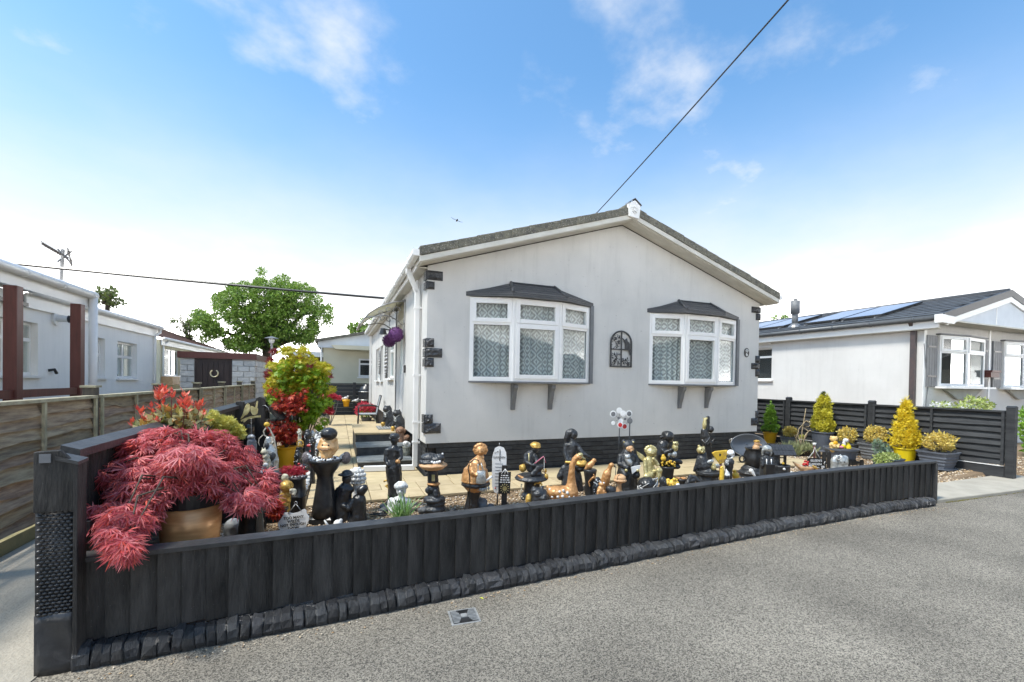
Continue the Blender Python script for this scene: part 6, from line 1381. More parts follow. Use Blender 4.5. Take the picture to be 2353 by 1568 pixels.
for lab, x, y, rx, ry, m in (('low dark rounded rock left of the cat toadstool', 610, 1140, 110, 60, M_ROCKG), ('flat black stone between the two toadstools', 920, 1150, 75, 36, M_BLKM), ('pointed grey rock beside the golden fairy stump', 1255, 1060, 95, 90, M_ROCKG), ('rough grey boulder behind the sun sign', 1400, 1090, 70, 45, M_ROCKG), ('mottled dark stone beside the black lady', 110, 1135, 70, 40, M_ROCKG)):
    f = Fig('garden_rock', lab, Z5, x, y+ry*.6, cat='rock'); f.sculpt('rock', m, *[E(x+random.uniform(-.4, .4)*rx, y+random.uniform(-.2, .4)*ry, rx*random.uniform(.45, .7), ry*random.uniform(.5, .8), random.uniform(-.4, .4)*rx) for _ in range(5)], vox=.012, smooth=1)
f = Fig('fairy_statue', 'gold cloaked child holding a watering can on a black toadstool', Z5, 1180, 1150)
f.sculpt('toadstool', M_BLK, C((1150, 1145, 90), (1165, 1010, 74), (1190, 890, 86)), E(1200, 830, 172, 46), E(1200, 812, 165, 40))
f.sculpt('relief_letters', M_SILVER, *[E(1215+i*24, 870-abs(i-3)*3, 12, 26, 125-(i-3)**2*5) for i in range(7)], vox=.005)
f.sculpt('cloak', M_COPPER, C((1245, 520, 52), (1215, 620, 105), (1195, 730, 158), (1195, 775, 165)), E(1195, 790, 170, 26), C((1150, 600, 40, 70), (1180, 680, 36, 130), (1240, 690, 30, 160)))
f.sculpt('head', M_COPPER, E(1250, 440, 55, 60, 10), *[E(1250+62*math.cos(a), 425+58*math.sin(a), 28, 26, 5) for a in np.linspace(2.6, 6.9, 9)], E(1250, 455, 12, 10, 62)); f.each('eye', M_INK, [(1230, 435, 6, 62), (1272, 435, 6, 62)])
f.lathe('watering_can', M_SILVER, 1275, [(56, 785), (60, 780), (50, 650), (46, 645)], d=150); f.tube('spout', M_WHITEP, [(1320, 770, 150), (1370, 730, 160), (1400, 706, 165)], [14, 14, 18]); f.tube('can_handle', M_SILVER, [(1240, 650, 150), (1240, 570, 150), (1275, 555, 150), (1300, 640, 150)], 8)
f.tube('shepherd_hook', M_BLK, [(1150, 1140, 190), (1155, 800, 190), (1150, 690, 190), (1130, 620, 190), (1150, 550, 190), (1200, 510, 190), (1250, 520, 190), (1258, 575, 190)], 7)
f = Fig('garden_plaque', 'tall white enamel garden plaque with a thermometer on a thin stake', Z5, 1470, 1085, cat='sign')
pl = f.slab('plate', M_WHITEP, [(1470, 385), (1525, 405), (1552, 460), (1558, 520), (1555, 860), (1525, 930), (1470, 948), (1420, 930), (1392, 860), (1388, 540), (1398, 480), (1420, 410)][::-1], .008)
f.text('GARDEN', 1472, 518, 36, M_INK, 8, 0, 0, pl); f.box('thermometer', M_INK, 1475, 425, 1483, 560, 4, 8, pl, 0); f.text('OUR', 1440, 460, 26, M_INK, 8, 25, 0, pl)
for i in range(8): f.box('text_line', M_GREYP, 1425, 590+i*38, 1515-(i % 3)*14, 594+i*38, 2, 7, pl, 0)
f.each('motif', M_RED, [(1432, 880, 8, 6), (1520, 890, 8, 6)], pl); f.tube('stake', M_BLK, [(1455, f.g+20), (1460, 930)], 9); f.tube('hook', M_METAL, [(1472, 390), (1472, 350)], 6)
f = Fig('sun_sign', 'small black slate sign with a pale gold sun, hung on a black post', Z5, 1545, 1098, cat='sign')
pl = f.slab('plate', M_INK, [(1470, 692), (1614, 684), (1605, 940), (1468, 944)], .008, 20); f.box('post', M_BLK, 1505, 612, 1570, f.g+15, 40)
f.lathe('sun_disc', M_PGOLD, 1543, [(26, 905), (26, 904)], pl) if False else f.slab('sun_disc', M_PGOLD, [(1543+26*math.cos(t), 880+28*math.sin(t)) for t in np.linspace(0, 6.28, 18, endpoint=False)][::-1], .004, 26, pl)
for i in range(12): a = i*math.pi/6; f.tube('sun_ray', M_PGOLD, [(1543+36*math.cos(a), 880+38*math.sin(a), 26), (1543+54*math.cos(a), 880+56*math.sin(a), 26)], 4, pl, 5)
for i, ln_ in enumerate(((1500, 1590), (1492, 1600), (1490, 1602), (1484, 1604))):
    x = ln_[0]
    while x < ln_[1]: w = random.choice((10, 16, 22, 28)); f.box('text_stroke', M_WHITEP, x, 722+i*26, min(x+w, ln_[1]), 733+i*26, 2, 26, pl, 0); x += w+8
for x in (1515, 1545, 1575): f.tube('wire', M_WHITE, [(1545, 650, 24), (x, 690, 26), (x-4+(x-1545)*.3, 712, 26)], 4)
f = Fig('fishing_boy', 'black boy in gold cap fishing cross-legged on a dark toadstool', Z6, 320, y=4.9)
f.sculpt('toadstool', M_BLKM, C((300, f.g, 125), (320, 1250, 100), (330, 1080, 105)), E(320, 1020, 222, 45), E(320, 1000, 205, 40))
f.sculpt('boy', M_BLKM, E(365, 635, 52, 56), C((340, 690, 32), (310, 720, 50)), C((300, 720, 60), (298, 850, 74)), C((248, 720, 34, 20), (238, 800, 28, 50), (320, 832, 22, 105)), C((355, 730, 32, 30), (390, 800, 26, 70), (345, 832, 22, 110)), C((300, 890, 52, 20), (410, 870, 40, 100), (330, 950, 34, 130)), C((320, 895, 50, 40), (440, 865, 36, 60), (420, 945, 32, 90), (330, 975, 30, 110)))
f.sculpt('cap', M_GOLD, E(365, 590, 70, 42), E(375, 612, 62, 18, 20)); f.tube('brace', M_PGOLD, [(280, 690, 48), (282, 770, 66), (290, 830, 76)], 7)
f.sculpt('satchel', M_GOLD, E(205, 890, 48, 55, 20), E(180, 870, 26, 26, 30)); f.tube('fishing_rod', M_PINK, [(355, 812, 110), (468, 716, 120), (500, 798, 120)], [8, 7, 5]); f.tube('fishing_line', M_WHITE, [(478, 730, 120), (478, 1030, 120)], 3)
f.sculpt('gold_frog', M_GOLD, E(405, 1035, 40, 32, 150), E(385, 1005, 14, 14, 160), E(425, 1005, 14, 14, 160), C((370, 1055, 14, 160), (360, 1070, 12, 170)), C((440, 1055, 14, 160), (450, 1070, 12, 170)), vox=.006)
f.sculpt('gold_duckling', M_GOLD, E(505, 985, 34, 40, 60), E(490, 910, 28, 30, 60), C((470, 915, 10, 80), (455, 920, 5, 90)), vox=.006); f.sculpt('fish', M_COPPER, C((150, 965, 12, 130), (210, 1000, 24, 140), (290, 1030, 20, 150)), vox=.006); f.balls('pale_leaves', M_CREAMS, [(190+random.uniform(-20, 30), 1090+i*22, 11, 95) for i in range(9)])
f = Fig('panther_head', 'crouching black panther head with a gold side just behind the fence', Z6, 400, y=4.45)
f.sculpt('head', M_BLKM, E(420, 1225, 112, 80), E(370, 1180, 60, 45, 20), E(470, 1260, 70, 50, 60), E(495, 1235, 30, 26, 90), C((420, 1260, 110), (410, f.g, 110)), C((350, 1150, 24, 20), (340, 1135, 12, 20)), C((460, 1145, 24), (470, 1130, 12))); f.sculpt('gold_ruff', M_GOLD, E(285, 1290, 42, 70, 30), C((285, 1320, 40, 30), (290, f.g, 40, 20)))
f = Fig('girl_statue', 'dark bronze girl with long hair carrying a wide basket of gold fruit', Z6, 850, y=5.12)
f.sculpt('girl', M_BLKM, E(862, 450, 56, 64), E(835, 430, 66, 56, -15), C((800, 430, 46, -10), (775, 500, 40, -10), (765, 550, 26, -5)), C((850, 510, 32), (850, 560, 40)), E(845, 595, 88, 45, 0, 55), C((848, 590, 62), (840, 690, 66), (830, 770, 60)), C((772, 590, 34), (752, 690, 32, 10), (790, 790, 26, 60)), C((915, 600, 34), (975, 690, 30, 50), (1050, 730, 22, 70)), C((830, 790, 74), (842, 900, 108), (852, 1030, 135), (855, 1150, 145)), C((750, 900, 50), (705, 1000, 55), (680, 1010, 30)), C((855, 1150, 120), (855, f.g, 120)))
f.sculpt('basket', M_BLK, E(955, 850, 118, 52, 70, 80), E(955, 880, 85, 40, 70)); f.tube('basket_handle', M_BLK, [(860, 830, 80), (900, 740, 80), (1000, 700, 80), (1075, 730, 80), (1070, 810, 80)], 12); f.sculpt('gold_fruit', M_GOLD, E(955, 815, 85, 40, 95), E(920, 805, 40, 36, 120), E(990, 800, 40, 36, 115)); f.sculpt('gold_hand_towel', M_GOLD, C((765, 800, 18, 70), (830, 805, 20, 90)))
f = Fig('goose_statue', 'copper-orange goose with tall neck and patched white feathers', Z6, 740, y=4.62)
f.sculpt('goose', M_COPPER, E(745, 1235, 195, 112, 0, 130), E(650, 1205, 125, 82), C((590, 1190, 60), (535, 1145, 26)), C((840, 1190, 90), (842, 1080, 60), (840, 960, 44), (850, 850, 38), (880, 775, 38), (915, 745, 42)), E(925, 742, 50, 42), C((740, 1260, 130), (740, f.g, 100)))
f.sculpt('beak', M_PGOLD, C((962, 748, 26), (1000, 762, 16), (1025, 768, 8))); f.sculpt('crown_patch', M_PGOLD, E(950, 712, 38, 26, 8)); f.each('eye', M_INK, [(925, 755, 9, 40)])
f.each('white_feather', M_WHITE, [(560, 1165, 18, 40), (620, 1190, 20, 68), (680, 1180, 22, 100), (730, 1160, 20, 112), (780, 1190, 22, 110), (660, 1240, 20, 116), (720, 1230, 20, 124), (800, 1240, 20, 110), (860, 1240, 18, 90), (590, 1250, 18, 88), (690, 1280, 18, 118)])
f = Fig('bird_pillar', 'copper bird perched on a black fluted vase', Z6, 1085, y=4.8)
f.lathe('vase', M_BLK, 1085, [(70, f.g), (66, 1230), (60, 1100), (80, 960), (88, 915), (80, 905)]); f.sculpt('bird', M_COPPER, C((1030, 905, 22), (1070, 865, 46), (1115, 815, 34)), E(1132, 790, 30, 28), C((1150, 795, 10), (1165, 800, 4)), vox=.006); f.sculpt('vine', M_COPPER, C((1120, 960, 10, 80), (1145, 1010, 14, 70), (1110, 1000, 16, 80), (1060, 1060, 12, 66), (1075, 1110, 10, 70)), vox=.005)
f = Fig('spotted_cone', 'black pine-cone ornament covered with white tips', Z6, 1180, y=4.6); f.sculpt('cone', M_BLKM, C((1180, f.g, 45), (1180, 1140, 62), (1185, 1040, 36))); f.balls('tips', M_WHITEP, [(1180+random.uniform(-.9, .9)*55, 1030+i*6.6, 8, 45) for i in range(30)])
f = Fig('copper_duck', 'upright copper duck with black bill beside the wooden mushroom', Z6, 1300, y=4.72)
f.sculpt('duck', M_COPPER, C((1285, 1170, 32), (1285, 1060, 58), (1305, 970, 56), (1335, 905, 30), (1350, 860, 28)), E(1365, 848, 34, 28), C((1245, 1050, 30), (1230, 1090, 14)), C((1300, 1150, 30), (1300, f.g, 30))); f.sculpt('bill', M_BLK, C((1390, 855, 13), (1425, 882, 6)), vox=.005); f.tube('cane', M_BLK, [(1418, 870, 10), (1405, f.g, 10)], 5)
f = Fig('orange_frog', 'small orange and cream frog sitting at the foot of the copper duck', Z6, 1225, y=4.42); f.sculpt('frog', M_COPPER, E(1225, 1180, 46, 62), E(1238, 1100, 42, 32), C((1190, 1190, 22, 30), (1185, 1240, 18, 40)), C((1262, 1190, 22, 30), (1270, 1240, 18, 40)), C((1225, 1200, 44), (1225, f.g, 44)), vox=.006); f.each('eye', M_WHITEP, [(1222, 1075, 12, 20), (1262, 1080, 12, 20)])
f = Fig('garden_rock', 'knobbly black stone behind the orange frog', Z6, 1360, y=4.55, cat='rock'); f.sculpt('rock', M_BLKM, E(1340, 1170, 50, 50), E(1390, 1180, 40, 45), C((1360, 1180, 55), (1360, f.g, 60)))
f = Fig('wooden_mushroom', 'plain turned tan wooden mushroom with a split cap', Z6, 1475, y=4.55)
f.sculpt('cap', M_TAN, C((1478, 1035, 60), (1478, 1028, 60)), E(1478, 1050, 90, 28), E(1478, 1020, 78, 50)); f.lathe('stem', M_TAN, 1465, [(42, f.g), (38, 1220), (30, 1120), (34, 1050)]); f.tube('split', M_INK, [(1425, 1030, 62), (1440, 985, 50), (1465, 972, 30)], 4)
f = Fig('bear_statue', 'black bear with gold muzzle reading to a silver cub on a stump', Z6, 1575, y=4.92)
f.sculpt('bear', M_BLKM, E(1575, 590, 74, 66), E(1517, 548, 30, 30), E(1640, 545, 30, 30), C((1575, 650, 62), (1572, 760, 105), (1575, 870, 128)), C((1480, 740, 42, 10), (1462, 830, 40, 50), (1540, 860, 34, 110)), C((1670, 750, 42, 10), (1690, 830, 38, 50), (1640, 860, 32, 110)), C((1510, 900, 52, 50), (1520, 960, 44, 110)), C((1650, 900, 52, 50), (1670, 960, 44, 110)))
f.sculpt('stump', M_BLK, C((1565, 960, 130), (1570, 1120, 145), (1570, f.g, 155)))
f.sculpt('muzzle', M_TAN, E(1590, 628, 54, 42, 48), E(1600, 650, 26, 20, 82)); f.each('nose', M_INK, [(1608, 655, 12, 104)]); f.each('eye', M_INK, [(1568, 605, 7, 84), (1618, 605, 7, 84)]); f.each('ear_inner', M_PGOLD, [(1520, 552, 16, 20), (1637, 550, 16, 20)])
f.sculpt('cub', M_SILVER, E(1545, 725, 38, 32, 115), C((1548, 760, 36, 110), (1575, 800, 40, 120)), E(1520, 705, 12, 12, 118), E(1565, 700, 12, 12, 118), vox=.006)
f.slab('book', M_BOOK, [(1585, 850), (1640, 835), (1705, 825), (1690, 870), (1640, 905), (1600, 935)][::-1], .02, 150); f.each('paw_pad', M_PGOLD, [(1524, 895, 22, 150), (1670, 890, 22, 150)])
f = Fig('cherub_statue', 'pale gold winged cherub resting its chin, seated on a netted ball', Z6, 1860, y=4.7)
f.sculpt('cherub', M_PGOLD, E(1868, 680, 66, 58), *[E(1868+62*math.cos(a), 655+48*math.sin(a), 24, 22, 10) for a in np.linspace(2.9, 6.6, 9)], E(1860, 630, 40, 26), C((1855, 745, 38), (1850, 800, 56), (1862, 880, 62), (1885, 960, 70)), C((1800, 790, 32, 20), (1795, 880, 28, 40), (1800, 960, 26, 60)), C((1900, 800, 30, 20), (1945, 830, 26, 60), (1890, 760, 24, 75)), C((1890, 960, 56, 20), (1965, 910, 46, 70), (1960, 1030, 32, 90)), C((1870, 975, 52, 30), (1800, 985, 40, 90), (1780, 1030, 28, 110)), E(1880, 695, 12, 10, 60))
for pts in ([(1825, 770), (1770, 720), (1690, 670), (1700, 720), (1720, 760), (1770, 800), (1810, 805)], [(1900, 740), (1930, 700), (1950, 690), (1945, 740), (1915, 770)]): f.slab('wing', M_PGOLD, pts, .018, -10, bevel=.004)
f = Fig('netted_ball', 'black ball wrapped in a white net of wire below the gold cherub', Z6, 1835, y=4.5, cat='ornament')
f.sculpt('ball', M_BLK, E(1835, 1110, 128, 105), C((1835, 1130, 100), (1835, f.g, 90)))
for i in range(14):
    a, b = random.uniform(0, 6.28), random.uniform(-.6, .9); p = [(1835+132*math.cos(t)*math.cos(b*.5), 1110+108*math.sin(t*.9+b)*.98, 128*math.sin(t)*.99) for t in np.linspace(a, a+1.5, 8)]; f.tube('net_wire', M_WHITE, [(x, min(y, 1210), abs(d)) for x, y, d in p], 4.5, None, 4)
for (xs, ytop, lab, discs) in ((1460, 300, 'wind spinner stake of white and dark mirrored discs with a red disc', [(1372, 185, 42, 0), (1450, 140, 38, 1), (1500, 176, 38, 1), (1370, 300, 38, 2), (1468, 275, 32, 1), (1458, 322, 38, 3), (1432, 232, 15, 4)]), (1595, 210, 'second wind spinner stake with dark, grey and bright red discs', [(1580, 180, 42, 0), (1590, 273, 35, 4), (1521, 345, 40, 3), (1525, 248, 15, 4)])):
    f = Fig('wind_spinner', lab, Z6, xs, y=5.2, cat='wind spinner'); f.tube('stake', M_BLK, [(xs-5, f.g+10), (xs, ytop)], 7)
    for i, (x, y, r, kd) in enumerate(discs):
        d = 10+i*8; cir = lambda q, n=18: [(x+q*math.cos(t), y+q*1.08*math.sin(t)) for t in np.linspace(0, 6.28, n, endpoint=False)][::-1]
        m0, m1 = ((M_WHITEP, M_GREYPOT2), (M_BOOK, M_BOOK), (M_SILVER, M_WHITEP), (M_WHITEP, M_RED), (M_GREYP, M_GREYP))[kd]
        f.tube('arm', M_METAL, [(xs, 245, 5), (x, y, d-4)], 3, None, 4); dk = f.slab('disc', m0, cir(r), .004, d); f.slab('mirror', m1, cir(r*.68), .003, d+5, dk)
f = Fig('child_owl_statue', 'black crouching child with gold owls over a basket of gold flowers', Z7, 680, y=4.95)
f.sculpt('child', M_BLK, E(705, 478, 74, 72), E(690, 470, 70, 66, -20), E(612, 490, 22, 20, 0), C((680, 550, 46), (640, 600, 66)), C((640, 600, 78), (620, 700, 88), (650, 790, 95)), C((600, 620, 40, 20), (640, 680, 34, 80), (720, 640, 26, 100)), C((720, 800, 60, 30), (800, 790, 40, 60), (850, 800, 26, 70)), C((720, 850, 50, 20), (820, 860, 34, 50)))
f.lathe('basket', M_BLK, 680, [(78, f.g), (76, 1000), (88, 880), (92, 860), (84, 855)], d=60)
f.sculpt('owl', M_PGOLD, E(770, 610, 40, 52, 80), E(775, 560, 36, 32, 84), C((745, 540, 8, 84), (742, 528, 4, 84)), C((800, 540, 8, 84), (804, 528, 4, 84)), vox=.006); f.each('eye', M_INK, [(764, 555, 8, 116), (788, 555, 8, 116)]); f.sculpt('silver_owl', M_SILVER, E(755, 695, 40, 45, 85), E(690, 700, 24, 36, 85), vox=.006)
f.sculpt('orange_bird', M_YEL, E(618, 750, 34, 36, 100), E(612, 715, 20, 20, 105), vox=.006); f.balls('gold_flowers', M_YEL, [(680+random.uniform(-90, 90), 815+random.uniform(-35, 40), random.uniform(9, 15), 70+random.uniform(0, 50)) for _ in range(38)])
f = Fig('skull_head', 'small black carved head half hidden behind the fence', Z7, 640, y=4.4); f.sculpt('head', M_BLKM, E(640, 1060, 50, 60), E(655, 1095, 36, 40, 20), C((640, 1090, 42), (640, f.g, 45)), E(655, 1065, 10, 8, 55), vox=.006); f.each('eye', M_INK, [(630, 1055, 8, 46), (665, 1055, 8, 42)])
f = Fig('yellow_flowers', 'cluster of yellow ceramic flowers beside the black carved head', Z7, 765, y=4.45, cat='ornament'); f.sculpt('mound', M_YEL, *[E(700+random.uniform(0, 130), 1030+random.uniform(0, 85), 24, 22, random.uniform(-20, 40)) for _ in range(16)], C((765, 1100, 60), (765, f.g, 60)), vox=.006); f.each('flower_eye', M_DOGB, [(710+i*24, 1050+(i % 2)*40, 7, 62) for i in range(5)]); f.sculpt('white_chick', M_WHITE, E(820, 1100, 26, 28, 60), vox=.006)
f = Fig('pebble_bowl', 'dark shallow bowl filled with terracotta chips', Z7, 890, y=4.75, cat='bowl'); f.lathe('bowl', M_BLK, 890, [(50, f.g), (70, 1050), (74, 1030), (66, 1030)]); f.balls('chips', M_COPPER, [(890+random.uniform(-60, 60), 1026+random.uniform(-8, 4), 10, random.uniform(-50, 50)) for _ in range(34)])
f = Fig('resting_frog', 'long-legged grey-black frog lying on the gravel', Z7, 1030, y=4.62); f.sculpt('frog', M_BLKM, C((935, 1095, 20, 30), (1000, 1000, 30, 20), (1060, 1020, 34), (1140, 1085, 14, 30)), E(1015, 1050, 58, 44), C((1015, 1060, 50), (1015, f.g, 55)), C((990, 1010, 26, 10), (960, 1080, 18, 50)))
f = Fig('pelican_statue', 'tall black pelican with raised gold beak standing against the house wall', ZE_, 480, y=5.22)
f.sculpt('pelican', M_BLK, C((500, f.g, 80), (500, 900, 70), (480, 800, 80), (450, 640, 92), (420, 500, 84), (400, 400, 62)), C((440, 430, 52), (465, 290, 42), (470, 160, 40)), E(470, 140, 40, 36), E(535, 370, 56, 66), C((540, 640, 26), (600, 560, 12), (640, 530, 6)))
f.sculpt('beak', M_PGOLD, C((395, 370, 26, 20), (395, 270, 44, 25), (405, 180, 30, 25), (440, 150, 22, 20)), C((400, 160, 14, 25), (355, 140, 6, 25)))
f.tube('wing_line', M_METAL, [(330, 560, 80), (380, 620, 92), (420, 600, 90), (480, 520, 70)], 8)
f = Fig('bather_statue', 'black animal with gold face bathing in a stone bowl with a gold frog', ZE_, 480, y=4.78)
f.sculpt('bather', M_BLKM, C((390, 860, 70), (370, 960, 105), (410, 1080, 150)), C((300, 960, 46, 20), (250, 1100, 40, 20), (215, 1180, 26, 20)), E(520, 1090, 130, 70, 10)); f.sculpt('bowl', M_BLKM, E(500, 1230, 250, 60), E(500, 1200, 255, 40), C((480, 1260, 200), (480, f.g, 220)))
f.sculpt('face', M_PGOLD, E(335, 775, 78, 70, 20), E(300, 700, 30, 30, 10), E(390, 730, 30, 30, 10), E(350, 800, 44, 34, 70)); f.each('eye', M_INK, [(318, 755, 11, 92), (372, 760, 11, 92)]); f.each('nose', M_INK, [(352, 790, 12, 108)])
f.sculpt('gold_frog', M_PGOLD, E(540, 1085, 48, 62, 150), E(535, 1030, 34, 26, 160), vox=.006); f.sculpt('silver_wing', M_SILVER, E(490, 980, 70, 44, 110, 40, -20), E(620, 1060, 50, 40, 120, 30, 30), vox=.006)
f = Fig('yellow_sign', 'leaning yellow carved wooden sign with dark hole and worn letters', ZE_, 740, y=4.85, cat='sign')
pl = f.slab('board', M_YEL, [(560, 835), (620, 800), (860, 770), (885, 900), (810, 1010), (715, 1045), (640, 960)], .03, bevel=.006); f.sculpt('hole', M_INK, E(714, 866, 38, 56, 6, 18), vox=.006, par=pl); f.text('IS', 808, 850, 80, M_DOGB, 20, 0, .001, pl); f.text('REST', 765, 985, 70, M_DOGB, 20, 6, .001, pl); f.tube('stake', M_BROWNP, [(740, f.g+10, -8), (740, 1030, -8)], 24)
f = Fig('white_hat_gnome', 'dark garden gnome in a round white hat holding a posy', ZE_, 905, y=4.68)
f.sculpt('body', M_BLKM, E(905, 1010, 92, 86), C((905, 1060, 80), (895, 1180, 70), (890, f.g, 74)), C((830, 980, 34, 30), (800, 1050, 28, 70), (840, 1060, 24, 90)), E(885, 905, 46, 46, 10)); f.sculpt('hat', M_WHITEP, E(930, 830, 72, 62), C((860, 930, 14, 30), (920, 925, 14, 50), (985, 880, 12, 20))); f.balls('posy', M_WHITE, [(810+random.uniform(-20, 40), 1000+random.uniform(-40, 40), 12, 80) for _ in range(12)])
f = Fig('tiny_gnome', 'tiny white pointed gnome in front of the dark gnome', ZE_, 862, y=4.4); f.sculpt('gnome', M_WHITE, C((842, 1150, 8), (858, 1200, 30), (866, 1235, 42)), E(870, 1260, 50, 40), vox=.006); f.sculpt('base', M_BLK, C((862, 1300, 52), (862, f.g, 56)), vox=.006)
f = Fig('yellow_duckling', 'upright yellow duckling left of the tiny white gnome', ZE_, 765, y=4.55); f.sculpt('duckling', M_YEL, C((765, f.g, 46), (765, 1260, 46), (762, 1170, 40), (762, 1120, 32)), C((735, 1125, 12, 20), (720, 1130, 6, 30)), vox=.006); f.each('eye', M_INK, [(750, 1110, 6, 30)])
f = Fig('yellow_duckling', 'crouched yellow duckling right of the tiny white gnome', ZE_, 1030, y=4.72); f.sculpt('duckling', M_YEL, E(1030, 1270, 60, 62), E(1010, 1190, 34, 32), C((1040, 1290, 50), (1040, f.g, 50)), E(1080, 1290, 34, 30), vox=.006); f.each('eye', M_INK, [(1000, 1185, 6, 30)])
# satellite dish standing at the house corner
f = Fig('satellite_dish', 'grey oval satellite dish leaning at the house corner', Z7, 1755, y=5.75, cat='dish')
c = f.P(1755, 592); r1, r2 = 238*f.k, 142*f.k; V, Fc = [], []
for j in range(6):
    for i in range(28): t = 6.2832*i/28; q = j/5; V.append((c.x+r1*q*math.cos(t), c.y+.11*(1-q*q)-.03+.35*r2*q*math.sin(t), c.z+r2*q*math.sin(t)))
for j in range(5):
    for i in range(28): Fc.append((j*28+i, j*28+(i+1) % 28, (j+1)*28+(i+1) % 28, (j+1)*28+i))
o = G().add(V, Fc).out('reflector', mat('dish_grey', (.10, .115, .135), (.085, .095, .11), scale=6, rough=.5), f.root, smooth=True); sd_ = o.modifiers.new('s', 'SOLIDIFY'); sd_.thickness = .006
f.tube('rim', M_METAL, [(1755+238*math.cos(t), 592-142*math.sin(t), 3-.35*142*math.sin(t)+3/f.k*.01) for t in np.linspace(0, 6.2832, 30)], 5); f.tube('stand', M_METAL, [(1755, f.g+5, -50), (1755, 600, -60)], 12); f.tube('feed_arm', M_METAL, [(1510, 560, 20), (1480, 520, 70), (1500, 500, 100)], 10)
f = Fig('cauldron', 'black crackle-glazed cauldron with ring handle and a gold duck inside', Z7, 1830, y=4.95, cat='planter')
f.lathe('pot', M_BLK, 1840, [(70, 900), (110, 870), (136, 790), (130, 720), (105, 660), (118, 635), (126, 628), (104, 628), (96, 660)]); f.sculpt('base', M_BLKM, E(1800, 950, 160, 45), C((1800, 960, 140), (1800, f.g, 150))); f.ring('ring_handle', M_BLK, 1668, 770, 34, 11, 20, e=1.2); f.ring('ring_handle', M_BLK, 1995, 760, 30, 11, 0, e=1.2)
f.sculpt('duck', M_TAN, E(1858, 625, 44, 46), E(1868, 568, 36, 34), C((1890, 580, 14, 20), (1912, 588, 8, 26)), C((1850, 650, 40), (1850, 700, 30)), vox=.006); f.sculpt('duck_hat', M_GOLD, E(1865, 540, 40, 18)); f.sculpt('white_shell', M_WHITEP, C((1735, 905, 30, 130), (1770, 960, 14, 150), (1785, 990, 6, 155)), C((1790, 975, 8, 140), (1865, 962, 9, 130)), vox=.006)
f = Fig('barrel_gnome', 'black gnome with silver hair leaning on a square black barrel', Z7, 1990, y=4.62)
f.sculpt('gnome', M_BLKM, E(1995, 690, 42, 42, 10), C((1990, 740, 46), (1985, 830, 70)), C((1935, 770, 30, 20), (1925, 850, 26, 40)), C((2045, 770, 30, 20), (2055, 850, 26, 40)), C((1985, 850, 70), (1985, f.g, 70))); f.sculpt('hair', M_SILVER, E(1997, 640, 58, 48), C((1945, 660, 20), (1945, 720, 14)), C((2048, 660, 20), (2046, 720, 14))); f.box('barrel', M_BLK, 1932, 825, 2046, f.g, 90, 70); f.tube('bib', M_WHITEP, [(1957, 760, 72), (1957, 830, 82), (2018, 830, 82), (2018, 760, 72)], 7)
f = Fig('pebble_fish', 'dark carved stone with white dashes behind the barrel gnome', Z7, 2110, y=4.95); f.sculpt('stone', M_BLKM, E(2110, 640, 60, 50), C((2110, 660, 55), (2110, f.g, 65)))
# wishing well
f = Fig('wishing_well', 'miniature wishing well with dark shingled roof on black posts', Z8, 1080, y=4.9, cat='ornament')
for x in (935, 1145): f.box('post', M_BLK, x-16, 960, x+16, f.g, 30, 0)
for s, pts in ((1, None), (-1, None)):
    for r in range(4):
        for c_ in range(7):
            x0 = 915+c_*46+(r*8); d0 = s*(20+r*34); z0 = 860+r*34
            p = [f.P(x0, z0, d0*.5+s*10), f.P(x0+43, z0, d0*.5+s*10), f.P(x0+43, z0+40, d0*.5+s*34), f.P(x0, z0+40, d0*.5+s*34)]
            up = Vector((0, -s*.004, .008+.004*(r % 2))); G().hexa([q for q in p]+[q+up for q in p]).out('roof_shingle', M_TILE, f.root)
f.lathe('well_wall', M_BLKM, 1080, [(130, f.g), (132, 1260), (128, 1170), (134, 1150), (110, 1150), (108, 1165)], n=20); f.tube('winding_bar', M_BLK, [(930, 1050), (1150, 1045)], 9); f.tube('rope', M_STRAW, [(1040, 1050, 0), (1040, 1160, 0)], 4); f.each('little_bird', M_WHITE, [(1170, 1240, 22, 130), (1060, 1190, 20, 135)]); f.each('yellow_bird', M_YEL, [(1085, 1120, 20, 60)])
f = Fig('boat_planter', 'tan wooden boat planter with a red flower and a carved bird', Z8, 1440, y=4.72, cat='planter')
f.sculpt('hull', M_TAN, C((1265, 1110, 10), (1300, 1140, 20), (1380, 1195, 40), (1500, 1200, 42), (1600, 1185, 18)), C((1440, 1210, 40), (1440, f.g, 44))); f.balls('red_flower', M_RED, [(1440+random.uniform(-35, 35), 1130+random.uniform(-38, 30), 16, random.uniform(0, 30)) for _ in range(16)]); f.balls('pebbles', M_SILVER, [(1350+i*18, 1170+random.uniform(-6, 6), 12, 20) for i in range(11)]); f.sculpt('bird', M_GOLD, C((1545, 1165, 16, 20), (1575, 1185, 20, 24), (1612, 1205, 8, 24)), vox=.005)
f = Fig('name_sign', 'black hanging sign with white painted letters and flowers under a wooden post', Z8, 1600, y=4.95, cat='sign')
pl = f.slab('plate', M_INK, [(1462, 1060), (1500, 1048), (1700, 1050), (1738, 1062), (1738, 1195), (1462, 1200)], .01, 20); f.text("EILEEN'S", 1590, 1087, 46, M_WHITEP, 28, 0, .0008, pl); f.text('GARDEN', 1575, 1138, 46, M_WHITEP, 28, 0, .0008, pl)
for i in range(8): a = i*.785; f.tube('flower_ray', M_WHITEP, [(1690+8*math.cos(a), 1178+6*math.sin(a), 27), (1690+26*math.cos(a), 1178+20*math.sin(a), 27)], 4, pl, 4)
